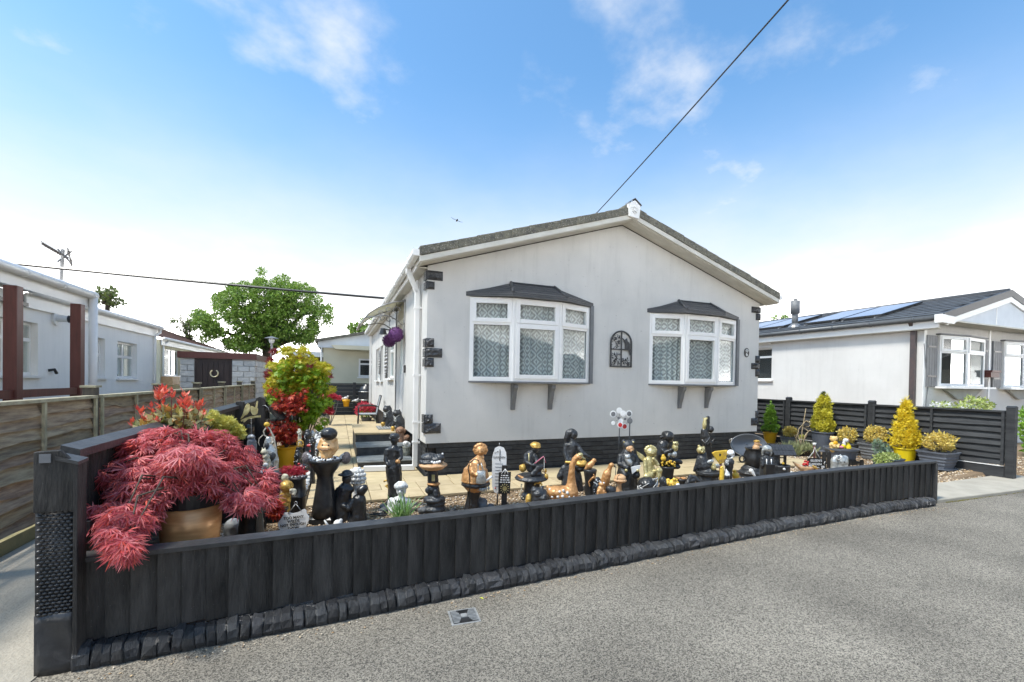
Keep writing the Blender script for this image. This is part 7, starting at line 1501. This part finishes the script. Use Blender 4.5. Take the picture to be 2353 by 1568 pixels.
f.tube('flower_stem', M_WHITEP, [(1715, 1150, 27), (1705, 1120, 27), (1720, 1095, 27)], 4, pl, 4); f.tube('border_wave', M_WHITEP, [(1480+i*20, 1190-(i % 2)*8, 27) for i in range(9)], 3, pl, 4)
f.tube('post', M_BROWNP, [(1590, f.g+10, -10), (1580, 860, -10)], [16, 12]); f.each('star_top', M_WHITE, [(1580, 850, 24, -10), (1560, 838, 10, -10), (1600, 838, 10, -10)]); f.tube('cord', M_WHITE, [(1480, 1052, 18), (1560, 960, 5), (1580, 890, 0), (1610, 980, 5), (1650, 1050, 18)], 5)
for lab, xs, yt, yr in (('black toy picket fence behind the hanging sign', (1640, 1722, 1792), 955, 1005), ('black toy picket fence between the silver owls and the creeper trough', (2110, 2172, 2278), 1070, 1105)):
    f = Fig('picket_fence', lab, Z8, xs[1], y=5.05, cat='toy fence')
    for x in xs: f.slab('picket', M_BLK, [(x-28, f.g), (x-28, yt+25), (x-18, yt+6), (x, yt), (x+18, yt+6), (x+28, yt+25), (x+28, f.g)][::-1], .015)
    f.box('rail', M_BLK, xs[0]-30, yr, xs[-1]+40, yr+30, 8, -12); f.box('rail', M_BLK, xs[0]-30, yr+110, xs[-1]+40, yr+135, 8, -12)
f = Fig('silver_owls', 'pair of silver owls huddled together just behind the low fence', Z8, 1940, y=4.5); f.sculpt('owls', M_SILVER, E(1868, 1110, 46, 80), E(1900, 1045, 42, 40, 10), C((1870, 1150, 44), (1870, f.g, 46)), E(1985, 1100, 80, 84), E(1960, 1050, 44, 40, 20), E(2020, 1060, 50, 50), C((1985, 1140, 74), (1985, f.g, 76)), C((1960, 1010, 14), (1950, 1000, 6)), vox=.007); f.ring('face_ring', M_WHITE, 1902, 1040, 28, 7, 44); f.each('eye', M_INK, [(1902, 1042, 10, 46), (1965, 1095, 10, 78), (1925, 1100, 8, 60)])
f = Fig('dark_planter', 'dark grey tapered tub holding two little animal figures', Z8, 1970, y=5.3, cat='planter')
f.lathe('tub', M_GREYPOT, 1970, [(150, f.g), (155, f.g-10), (188, 935), (212, 925), (214, 898), (196, 898), (192, 915)], sq=.3, smooth=False); f.lathe('soil', M_SOIL, 1970, [(192, 914), (190, 912)], sq=.3)
for i in range(5): f.tube('wire_side', M_METAL, [(2060, 960+i*26, 190), (2170, 955+i*26, 130)], 4)
f = Fig('bear_figure', 'small honey-coloured bear with orange bib sitting in the dark tub', Z8, 1865, y=5.3, z=f.loc.z+(f.g-915)*f.k, cat='figurine'); f.sculpt('bear', mat('honey', (.75, .55, .25), (.6, .38, .12), scale=20, rough=.6), E(1865, 862, 58, 52), E(1865, 772, 52, 44), E(1825, 742, 16, 16), E(1905, 742, 16, 16), C((1865, 880, 50), (1865, f.g, 52)), C((1820, 850, 18, 40), (1840, 880, 16, 60)), C((1910, 850, 18, 40), (1890, 880, 16, 60)), vox=.006); f.sculpt('bib', M_ORANGE, E(1865, 825, 34, 36, 40, 16), vox=.005); f.each('eye', M_INK, [(1848, 768, 5, 44), (1884, 768, 5, 44)]); f.each('nose', M_INK, [(1868, 782, 8, 50)])
f = Fig('duck_figure', 'small white figure in a yellow skirt beside the honey bear', Z8, 2050, y=5.3, z=f.loc.z, cat='figurine'); f.sculpt('skirt', M_YELPOT, C((2070, 830, 18), (2078, 880, 36), (2080, f.g, 42)), E(2010, 880, 30, 36), vox=.006); f.sculpt('head', M_WHITE, E(2040, 795, 36, 34), C((2010, 830, 20), (2020, 850, 24)), vox=.006); f.tube('cap', M_DOGB, [(2070, 770, 5), (2085, 800, 5), (2080, 830, 5)], 12); f.sculpt('pink_shell', M_PINK, E(1965, 890, 30, 22, 20), vox=.006)
# ---- left-hand cluster
f = Fig('frog_birdbath', 'glossy black pedestal birdbath filled with black and white pebbles', Z4, 830, 1325, cat='birdbath')
f.lathe('plinth', M_BLK, 830, [(150, f.g), (150, 1275), (120, 1255)], n=4, sq=0, smooth=False); f.lathe('pedestal', M_BLK, 830, [(122, 1262), (108, 1150), (86, 1000), (72, 890), (80, 850), (118, 800), (146, 745), (160, 712), (150, 706), (140, 722)], n=22)
f.balls('pebbles', M_WHITEP, [(830+128*math.sqrt(random.random())*math.cos(a), 706+random.uniform(-6, 4), random.uniform(9, 15), 128*math.sqrt(random.random())*math.sin(a)) for a in np.linspace(0, 40, 60)], n=6); f.balls('dark_pebbles', M_BLK, [(830+120*math.cos(a)*q, 700, 11, 120*math.sin(a)*q) for a, q in zip(np.linspace(0, 20, 24), np.linspace(.3, .95, 24))], n=6)
bz = f.loc.z+(f.g-706)*f.k; by = f.loc.y
f = Fig('frog_figure', 'grinning tan frog holding a black ball overhead in the birdbath', Z4, 858, y=by, z=bz-.004, cat='figurine')
f.sculpt('frog', mat('frog_tan', (.74, .46, .22), (.62, .34, .13), scale=10, rough=.4), C((855, f.g, 56), (855, 650, 52), (858, 610, 60)), E(860, 595, 74, 34, 8), E(860, 570, 66, 36), E(832, 552, 24, 22, 20), E(892, 552, 24, 22, 20), C((812, 650, 22), (776, 600, 22), (790, 545, 20), (800, 520, 18)), C((908, 650, 22), (945, 600, 22), (938, 545, 20), (932, 518, 18)), C((798, 522, 16), (830, 535, 14, 30), (890, 535, 14, 30), (940, 518, 16)))
f.sculpt('ball', M_BLK, E(870, 465, 77, 64)); f.each('eye', M_INK, [(834, 566, 9, 60), (892, 566, 9, 60)]); f.tube('mouth', M_DOGB, [(805, 598, 55), (830, 608, 74), (860, 610, 82), (890, 608, 74), (912, 596, 55)], 5)
for lab, x, s in (('grey-brown hedgehog ornament clinging to the left rim of the birdbath', 652, -1), ('grey hedgehog ornament with pale face on the right rim of the birdbath', 1038, 1)):
    f = Fig('hedgehog_ornament', lab, Z4, x, y=by-.02, z=bz-.10, cat='figurine'); f.sculpt('body', M_GREYFUR, E(x, 700, 46, 62, 0, 40, s*8), vox=.006); f.sculpt('face', M_WHITE, E(x-s*38, 690, 20, 26, 10), E(x-s*42, 730, 14, 22, 10), C((x-s*40, 680, 12, 15), (x-s*20, 660, 10, 25)), vox=.005)
f = Fig('couple_statue', 'black embracing couple statue, the man in a brimmed hat', Z4, 1080, y=4.72)
f.sculpt('couple', M_BLK, E(1040, 905, 44, 50), C((1035, 950, 34), (1030, 985, 40)), E(1030, 1010, 88, 45, 0, 60), C((1025, 1010, 72), (1005, 1130, 80), (1005, 1300, 92), (1010, f.g, 92)), C((960, 1020, 34), (965, 1130, 30, 30), (1060, 1160, 26, 70)), E(1188, 1020, 46, 50), E(1205, 1000, 42, 42, -10), C((1180, 1065, 32), (1165, 1110, 60)), C((1165, 1110, 66), (1160, 1230, 74), (1150, f.g, 92)), C((1120, 1110, 30, 30), (1090, 1180, 26, 70)))
f.sculpt('hat', M_BLKM, E(1035, 862, 78, 14), E(1040, 842, 46, 26))
f = Fig('shell_bush', 'frilly white flower-ball ornament behind the black couple', Z4, 1145, y=5.0, cat='ornament'); f.sculpt('core', M_WHITE, E(1145, 885, 70, 78), C((1145, 930, 40), (1145, f.g, 46))); f.each('frill', M_WHITE, [(1145+78*math.cos(a)*math.cos(b), 885-80*math.sin(b), 22, 70*abs(math.sin(a))*math.cos(b)) for b in (-.6, -.15, .35, .85, 1.3) for a in np.linspace(.2, 2.95, 7)], n=7)
f = Fig('white_bird_figure', 'little white bird figure on the gravel by the birdbath foot', Z4, 950, y=4.55, cat='figurine'); f.sculpt('bird', M_WHITE, E(960, 1335, 42, 30), E(985, 1312, 20, 18), C((960, 1350, 30), (960, f.g, 30)), vox=.006); f.tube('quill', M_WHITE, [(825, 1310), (850, 1350), (880, 1385)], [6, 12, 8])
f = Fig('trestle_stand', 'small black folding stand on the gravel beside the couple', Z4, 1340, y=4.75, cat='stand'); f.tube('legs', M_BLK, [(1265, f.g), (1272, 1252), (1430, 1262), (1435, f.g)], 7); f.tube('legs', M_BLK, [(1285, f.g, -60), (1285, 1258, -60), (1425, 1264, -60), (1425, f.g, -60)], 7); f.tube('cross_bar', M_BLK, [(1270, 1290), (1430, 1296)], 6)
f = Fig('thyme_sign', 'white scalloped hanging sign about weeds and thyme', Z9, 1310, y=4.42, cat='sign')
pl = f.slab('plate', M_WHITEP, [(1120, 650), (1200, 640), (1290, 655), (1390, 635), (1460, 590), (1520, 565), (1555, 600), (1560, 650), (1612, 720), (1600, 800), (1570, 850), (1550, 920), (1480, 960), (1440, 1030), (1300, 1060), (1170, 1040), (1060, 1030), (1040, 960), (1000, 900), (1010, 830), (1055, 780), (1090, 720)][::-1], .007)
for tx, x, y, sz in (('TOO MANY', 1322, 732, 74), ('WEEDS', 1318, 805, 74), ('NOT ENOUGH', 1310, 872, 74), ('THYME', 1318, 942, 70)): f.text(tx, x, y, sz, M_INK, 24, 8, .0009, pl)
f.tube('chain', M_METAL, [(1205, 655, 14), (1345, 470, 0)], 9); f.tube('chain', M_METAL, [(1355, 470, 0), (1460, 600, 14)], 9); f.ring('ring', M_METAL, 1350, 450, 28, 8, 2); f.tube('stake', M_BLK, [(1300, 1020, -14), (1300, f.g+20, -14)], 12)
f = Fig('tall_vase', 'tall glossy black twisted vase at the edge of the red maple', Z9, 470, y=3.78, cat='vase'); f.lathe('vase', M_BLK, 470, [(230, f.g), (240, f.g-30), (228, 1060), (205, 800), (200, 600), (228, 430), (262, 330), (240, 328), (215, 420)], n=20)
for a in (-140, -60, 90, 170): f.tube('ridge', M_BLK, [(470+a, 1040, 140), (470+a*.9+30, 760, 150), (470+a*1.0+70, 520, 150), (470+a*1.1+80, 360, 160)], [10, 14, 12, 8])
f = Fig('marbled_rock', 'pale marbled grey rock between the copper pot and the tall black vase', Z9, 110, y=3.9, cat='rock'); f.sculpt('rock', mat('marbled_rock', (.42, .44, .45), (.12, .13, .14), scale=9, rough=.5, bump=.7, bscale=14), E(110, 900, 150, 150), E(180, 990, 110, 120), E(60, 980, 120, 130), C((110, 1000, 140), (110, f.g, 150)), vox=.014, smooth=1)
f = Fig('gold_child', 'gold child statue with swirled hair seen from behind the weeds sign', ZB_, 540, y=4.75); f.sculpt('child', M_GOLD, E(550, 1000, 108, 98), C((545, 1080, 52), (540, 1130, 72), (532, 1260, 72), (540, f.g, 78)), C((470, 1150, 28, 20), (460, 1240, 24, 40)), C((610, 1150, 28, 20), (625, 1250, 24, 40))); f.sculpt('shell_disc', M_CREAMS, E(512, 860, 62, 66, -20, 25)); f.sculpt('white_rose', M_CREAMS, E(690, 1080, 55, 55, 50), E(670, 1050, 30, 30, 80), E(715, 1110, 30, 28, 80))
f = Fig('black_planter', 'square black planter carrying pink heathery blooms behind the weeds sign', ZB_, 745, y=4.95, cat='planter'); f.lathe('planter', M_BLKPOT, 745, [(110, f.g), (112, 1420), (122, 1180), (130, 1160), (112, 1150), (108, 900), (140, 850), (124, 845)], sq=.4); f.balls('white_pebbles', M_WHITE, [(745+random.uniform(-110, 110), 838+random.uniform(-12, 8), 14, random.uniform(-80, 80)) for _ in range(40)], n=6)
P = np.array([f.P(700+random.uniform(-230, 120), 760+random.uniform(-70, 60), random.uniform(-60, 60)) for _ in range(420)]); leaf_mesh('pink_foliage', P, nrm(RN.normal(size=P.shape)+np.array([0, 0, .8])), RN.normal(size=P.shape), RN.uniform(.025, .05, len(P)), 'needle', G_PINK, f.root)
f.tube('stems', M_BARK, [(700, 850), (650, 780), (600, 770)], 8); f.tube('stems', M_BARK, [(720, 850), (740, 770)], 8)
f = Fig('ladybird_toadstool', 'black and white spotted ladybird on a red ceramic toadstool', ZB_, 835, y=5.6); f.sculpt('cap', M_RED, E(850, 750, 72, 26), C((850, 770, 26), (850, f.g, 32))); f.sculpt('ladybird', M_BLK, E(825, 675, 80, 52), E(770, 640, 26, 26, 20)); f.each('spot', M_WHITEP, [(790, 670, 12, 66), (830, 655, 12, 72), (870, 680, 12, 62), (820, 710, 10, 66), (895, 670, 9, 44)]); f.sculpt('red_head', M_RED, E(775, 625, 24, 20, 30), vox=.005)
f = Fig('black_urn', 'bulbous blue-black urn with a ball lid beside the gold child', ZB_, 340, y=4.95, cat='urn'); f.sculpt('urn', M_BLK, E(370, 835, 105, 88), C((370, 900, 85), (370, 1000, 70), (370, f.g, 90)), E(262, 830, 58, 58))
f = Fig('cream_rabbits', 'heap of cream stone rabbits beside the silver heron', ZB_, 200, y=5.3); f.sculpt('rabbits', M_CREAMS, E(175, 430, 56, 46), E(205, 505, 56, 52), E(228, 575, 50, 46), C((150, 400, 14), (140, 360, 8)), C((190, 395, 14), (185, 355, 8)), C((215, 560, 52), (215, f.g, 60))); f.sculpt('white_hen', M_WHITE, E(220, 640, 42, 46, 40), E(160, 765, 66, 34, 50), C((190, 700, 40, 40), (190, 760, 40, 40)))
f = Fig('silver_heron', 'silvery hunched heron ornament with pale streaks under the crooked stick', ZB_, 300, y=5.9); f.sculpt('heron', M_SILVER, C((330, f.g, 70), (335, 560, 80), (290, 430, 86), (230, 310, 66), (245, 215, 48)), E(330, 520, 70, 60)); f.sculpt('dark_wing', M_BLKM, E(330, 500, 60, 90, 40), E(250, 330, 40, 70, 50))
f = Fig('black_pot', 'plain black pot behind the orange pot', ZB_, 610, y=8.0, cat='pot'); f.lathe('pot', M_BLKPOT, 610, [(90, f.g), (95, f.g-8), (122, 270), (130, 255), (115, 255)])
f = Fig('crooked_stick', 'pale twisted stick topped with a yellow ball in the crowded bed', ZA_, 740, y=6.3, cat='ornament')
M_STICK = mat('pale_driftwood', (.6, .56, .48), (.45, .4, .32), scale=20, rough=.7)
f.tube('stick', M_STICK, [(840, f.g+10), (825, 1290), (780, 1070), (720, 950), (680, 900)], [14, 14, 13, 12, 10]); f.tube('crook', M_STICK, [(650, 920), (610, 980), (620, 1040), (680, 1080), (760, 1090), (805, 1070)], 10); f.tube('side_twig', M_STICK, [(600, 1040), (540, 1100), (525, 1170), (545, 1220)], 7); f.sculpt('yellow_ball', M_YEL, E(662, 862, 44, 42), vox=.006)
f = Fig('lovebirds_silhouette', 'flat gold cut-out of two birds on a branch atop a stake', ZA_, 410, y=6.2, cat='ornament')
f.slab('left_bird', M_PGOLD, [(222, 768), (262, 680), (285, 590), (310, 530), (342, 503), (372, 530), (380, 560), (368, 640), (330, 700), (290, 712), (250, 760)], .006); f.slab('right_bird', M_PGOLD, [(385, 560), (405, 548), (465, 575), (490, 465), (512, 470), (498, 580), (515, 600), (500, 680), (460, 705), (420, 695), (392, 640)], .006); f.slab('branch', M_PGOLD, [(222, 790), (320, 745), (420, 718), (556, 702), (558, 738), (500, 742), (420, 762), (345, 775), (285, 828), (262, 822), (285, 788), (232, 822)], .005, -2); f.tube('stake', M_BLK, [(400, 750, -4), (425, f.g+10, -4)], 7)
f = Fig('red_toadstools', 'two little red ceramic toadstools behind the birdbath', ZB_, 970, y=6.6); f.sculpt('caps', M_RED, E(955, 318, 66, 24), E(985, 412, 52, 18)); f.sculpt('stems', M_CREAMS, C((965, 330, 24), (970, 400, 28)), C((985, 420, 26), (985, f.g, 34))); f.each('spot', M_WHITEP, [(930, 305, 9, 40), (970, 300, 9, 52)])
f = Fig('gold_ring_frog', 'gold frog climbing through a gold ring on a stand', ZB_, 780, y=6.5); f.ring('ring', M_GOLD, 780, 290, 52, 11, 0, e=1.15); f.sculpt('frog', M_GOLD, E(785, 320, 26, 30, 10), E(780, 285, 20, 18, 16), C((760, 330, 10, 10), (740, 370, 8, 10)), C((810, 330, 10, 10), (825, 350, 8, 10)), vox=.006); f.lathe('stand', M_BLK, 775, [(60, f.g), (50, 560), (40, 380), (60, 350), (50, 348)])
for i, (x, y, rx, ry, yy, m, lab) in enumerate([(1360, 1040, 60, 70, 7.0, M_BLKM, 'black spotted owl ornament behind the red toadstools'), (1440, 1150, 50, 60, 6.4, M_BLK, 'round black pebble-filled jar beside the red toadstools'), (1220, 1000, 40, 50, 7.2, M_CREAMS, 'cream carved figure in front of the golden acer'), (1190, 1400, 60, 90, 6.0, M_BLK, 'black mottled vase right of the orange pot'), (1440, 1020, 40, 50, 7.6, M_SILVER, 'silver squirrel at the path edge')]):
    f = Fig('small_ornament', lab, ZA_, x, y=yy, cat='ornament'); f.sculpt('body', m, E(x, y, rx, ry), E(x-8, y-ry*.9, rx*.6, rx*.6), C((x, y+ry*.5, rx*.7), (x, f.g, rx*.85))); f.each('speck', M_WHITEP, [(x+random.uniform(-.7, .7)*rx, y+random.uniform(-.6, .9)*ry, 7, rx*.8) for _ in range(9)])
f = Fig('purple_gnome', 'slate-blue gnome bust beside the yellow conifer', ZA_, 390, y=5.6); f.sculpt('bust', M_GREYPOT, E(400, 1075, 62, 50), E(410, 1170, 70, 90), C((410, 1200, 75), (410, f.g, 85))); f.sculpt('pale_face', M_WHITE, E(440, 1055, 26, 28, 40), vox=.006)
f = Fig('black_pail', 'small black lidded pail behind the lovebirds stake', ZA_, 350, y=6.8, cat='pail'); f.lathe('pail', M_BLKPOT, 350, [(62, f.g), (66, 1000), (72, 930), (76, 925), (60, 900), (50, 870), (10, 860)])
# black arched bird table panel and small roofed feeder
f = Fig('garden_screen', 'black arched timber screen standing behind the lovebirds', ZA_, 560, y=7.4, cat='screen'); f.slab('panel', M_BLACK, [(470, f.g), (470, 480), (500, 420), (550, 398), (600, 420), (635, 480), (640, f.g)], .03); f.tube('scroll', M_METAL, [(600, 545, 20), (650, 540, 20), (700, 580, 20), (715, 660, 20)], 7)
f = Fig('bird_table', 'black bird table with steep roof on a post among the maples', ZA_, 800, y=7.6, cat='bird table'); f.slab('roof', M_BLACK, [(700, 640), (740, 560), (770, 560), (960, 760), (930, 785), (760, 610)], .22); f.box('tray', M_BLACK, 720, 770, 930, 790, 150); f.box('post', M_BLACK, 805, 785, 835, f.g, 25)
# path edging of black and white painted stones
pe = thing('painted_stone_border', 'border of black and white painted stones along the side path', 'edging', (-.36, 8, 0))
PS = []
for kx in range(5):
    g = G(); g.ball((0, 0, .03), (.05, .042, .035), 8); V = [(x+random.uniform(-.006, .006), y+random.uniform(-.006, .006), z+random.uniform(-.005, .005)) for x, y, z in g.v]; g.v = V
    for m in (M_WHITE, M_BLK): me = g.mesh('stone', True); me.materials.append(m); PS.append(me)
y = 5.35
while y < 13.5:
    for q in range(2): o = link('painted_stone', random.choice(PS), None); fp(o, pe); o.location = (-.36-q*.085+random.uniform(-.015, .015), y+random.uniform(-.02, .02), .018+random.uniform(0, .03)); o.rotation_euler.z = random.uniform(0, 6.28); o.scale = [random.uniform(.8, 1.15)]*3
    y += .085
# ---- steps and path
LZ = .452
for lab, X, off in (('black lion statue with a gold ball beside the door mat', 0, (0, 0)), ('black lion statue with a gold ball at the back of the landing', 1, (-165, -85))):
    ox_, oy_ = off; zz = .455
    f = Fig('lion_statue', lab, ZC_, 1340+ox_, y=8.55 if X == 0 else 9.35, z=zz)
    dy = f.g-(970+oy_)
    Q = lambda *p: tuple(p)
    x, y = ox_, oy_+dy
    f.sculpt('lion', M_BLKM, E(1285+x, 675+y, 58, 50, 20), E(1300+x, 690+y, 70, 72), E(1255+x, 690+y, 26, 24, 40), C((1310+x, 740+y, 72), (1340+x, 830+y, 88), (1365+x, 910+y, 80)), C((1270+x, 780+y, 30, 30), (1240+x, 880+y, 24, 40), (1232+x, 900+y, 24, 45)), C((1320+x, 830+y, 34, 50), (1310+x, 950+y, 30, 60)), C((1390+x, 900+y, 50, 30), (1350+x, 950+y, 34, 60)), E(1255+x, 630+y, 16, 18), E(1330+x, 630+y, 16, 18), C((1340+x, 940+y, 70), (1340+x, f.g, 75)))
    for i in range(4): f.tube('mane_lock', M_SILVER, [(1245+x+i*4, 720+y+i*24, 62), (1290+x, 745+y+i*20, 84), (1345+x, 700+y+i*26, 50)], 6)
    f.sculpt('gold_ball', M_GOLD, E(1240+x, 920+y, 38, 36, 50), C((1240+x, 930+y, 22, 50), (1240+x, f.g, 26, 50)), vox=.006)
f = Fig('dog_statue', 'brown spaniel puppy statue sitting on the middle step', ZC_, 1385, y=8.15, z=.306); dy = f.g-1165
f.sculpt('dog', M_DOGB, E(1350, 965+dy, 66, 56, 20), E(1345, 995+dy, 32, 26, 66), C((1350, 1010+dy, 50), (1365, 1090+dy, 62), (1370, 1160+dy, 66)), E(1450, 1100+dy, 66, 54), C((1320, 1070+dy, 24, 40), (1315, 1150+dy, 24, 50)), C((1400, 1150+dy, 46), (1410, f.g, 50))); f.sculpt('ears', M_DOGB, E(1288, 985+dy, 22, 46), E(1418, 985+dy, 22, 46)); f.each('eye', M_INK, [(1325, 958+dy, 9, 70), (1378, 958+dy, 9, 70)]); f.each('nose', M_INK, [(1345, 985+dy, 10, 92)])
f = Fig('basket_puppy', 'white puppy statue peeping from a woven basket on the lowest step', ZC_, 1460, y=7.62, z=.149); dy = f.g-1395
f.lathe('basket', mat('wicker', (.34, .34, .28), (.2, .2, .16), scale=40, rough=.8, bump=.8, bscale=80), 1460, [(60, f.g), (74, 1330+dy), (72, 1260+dy), (80, 1250+dy), (64, 1250+dy)]); f.sculpt('puppy', M_WHITE, E(1445, 1195+dy, 50, 44, 20), E(1490, 1220+dy, 40, 40), C((1455, 1230+dy, 40), (1455, 1290+dy, 44)), E(1405, 1200+dy, 16, 30), E(1480, 1185+dy, 16, 26)); f.each('eye', M_INK, [(1430, 1190+dy, 8, 60), (1462, 1190+dy, 8, 60)]); f.each('nose', M_INK, [(1445, 1212+dy, 8, 66)])
# garden chair
c = gx(1388, 1560, .78); ch = thing('garden_chair', 'black metal garden chair with slatted back on the side path', 'chair', (.74, 12.4, .046), R(0))
M_CHR = mat('chair_metal', (.03, .03, .032), rough=.4); M_SEATG = mat('grey_mesh_seat', (.3, .32, .33), rough=.7)
B(-.24, .2, -.24, .24, .43, .455).out('seat', M_SEATG, ch, bevel=.006)
for sx, sy in ((-.24, -.24), (-.24, .24), (.22, -.24), (.22, .24)): G().tube([(sx, sy, 0), (sx, sy, .44)] if sx > 0 else [(sx-.02, sy, 0), (sx, sy, .44), (sx, sy, .62), (sx+.06, sy, .66)], .012, 6).out('leg', M_CHR, ch)
for sy in (-.24, .24): G().tube([(-.2, sy, .66), (.05, sy, .665), (.22, sy, .64)], .014, 6).out('arm_rest', M_CHR, ch); G().tube([(.2, sy, .44), (.24, sy, .66), (.3, sy, .92)], .013, 6).out('back_post', M_CHR, ch)
for i in range(9): yy = -.2+i*.05; G().tube([(.21, yy, .46), (.245, yy, .66), (.3, yy, .9)], .011, 5).out('back_slat', M_SEATG, ch)
G().tube([(.3, -.25, .92), (.3, .25, .92)], .013, 6).out('top_rail', M_CHR, ch)
# barrel, fence pot, fence birds
p = gy(1386, 1520, 17.6); bt = thing('water_butt', 'ribbed black water butt by the far house corner', 'water butt', (1.0, 17.75, .02)); G().lathe([(.24, 0), (.28, .1), (.3, .5), (.28, .9), (.22, 1.08), (.12, 1.12), (.12, 1.17), (.05, 1.17)], 20).out('barrel', M_BLKPOT, bt, smooth=True)
for z in (.3, .6, .9): G().tube([(.3*math.cos(a), .3*math.sin(a), z) for a in np.linspace(0, 6.28, 20)], .014, 5).out('hoop', M_METAL, bt)
p = gy(1298, 1525, 18.1); fpz = thing('fence_pot', 'orange flower pot hung on the dark rear fence', 'pot', (p.x, 18.09, p.z)); k = pj(p)[2]/(F_PX*SC); G().lathe([(9*k, 0), (12*k, 18*k), (14*k, 19*k), (14*k, 26*k), (12*k, 26*k)], 14).out('pot', M_ORANGE, fpz, smooth=True); G().bar((0, .0, 20*k), (0, .1, 20*k), .03, .02).out('hook', M_METAL, fpz)
for lab, u, v in (('white bird ornament above the orange fence pot', 1297, 1499), ('white bird ornament on the dark rear fence right of the orange pot', 1336, 1508)):
    p = gy(u, v, 18.12); bd = thing('fence_bird', lab, 'ornament', (p.x, 18.12, p.z)); G().ball((0, 0, .05), (.09, .05, .06), 8).ball((.07, 0, .11), .04, 8).tube([(-.08, 0, .05), (-.16, 0, .02)], [.04, .015], 6).out('bird', M_WHITE, bd, smooth=True)
# purple topiary balls under the canopy
for lab, u, v, yy, r in (('larger purple leafy ball hanging beside the door', 1485, 1255, 8.62, 28), ('smaller purple leafy ball hanging farther along the canopy', 1459, 1278, 9.85, 24)):
    p = gy(u, v, yy); k = pj(p)[2]/(F_PX*SC); t = thing('purple_ball', lab, 'hanging ball', p); G().ball((0, 0, 0), r*k*.9, 20).out('core', M_PURPLE, t, smooth=True)
    d = nrm(RN.normal(size=(900, 3))); leaf_mesh('leaves', d*r*k*.9, nrm(d+RN.normal(size=d.shape)*.8), d, RN.uniform(.02, .035, 900), 'oval', M_PURPLE, t); G().tube([(0, 0, r*k*.9), (0, 0, 2.80-p.z)], .004, 4).out('cord', M_BLK, t)
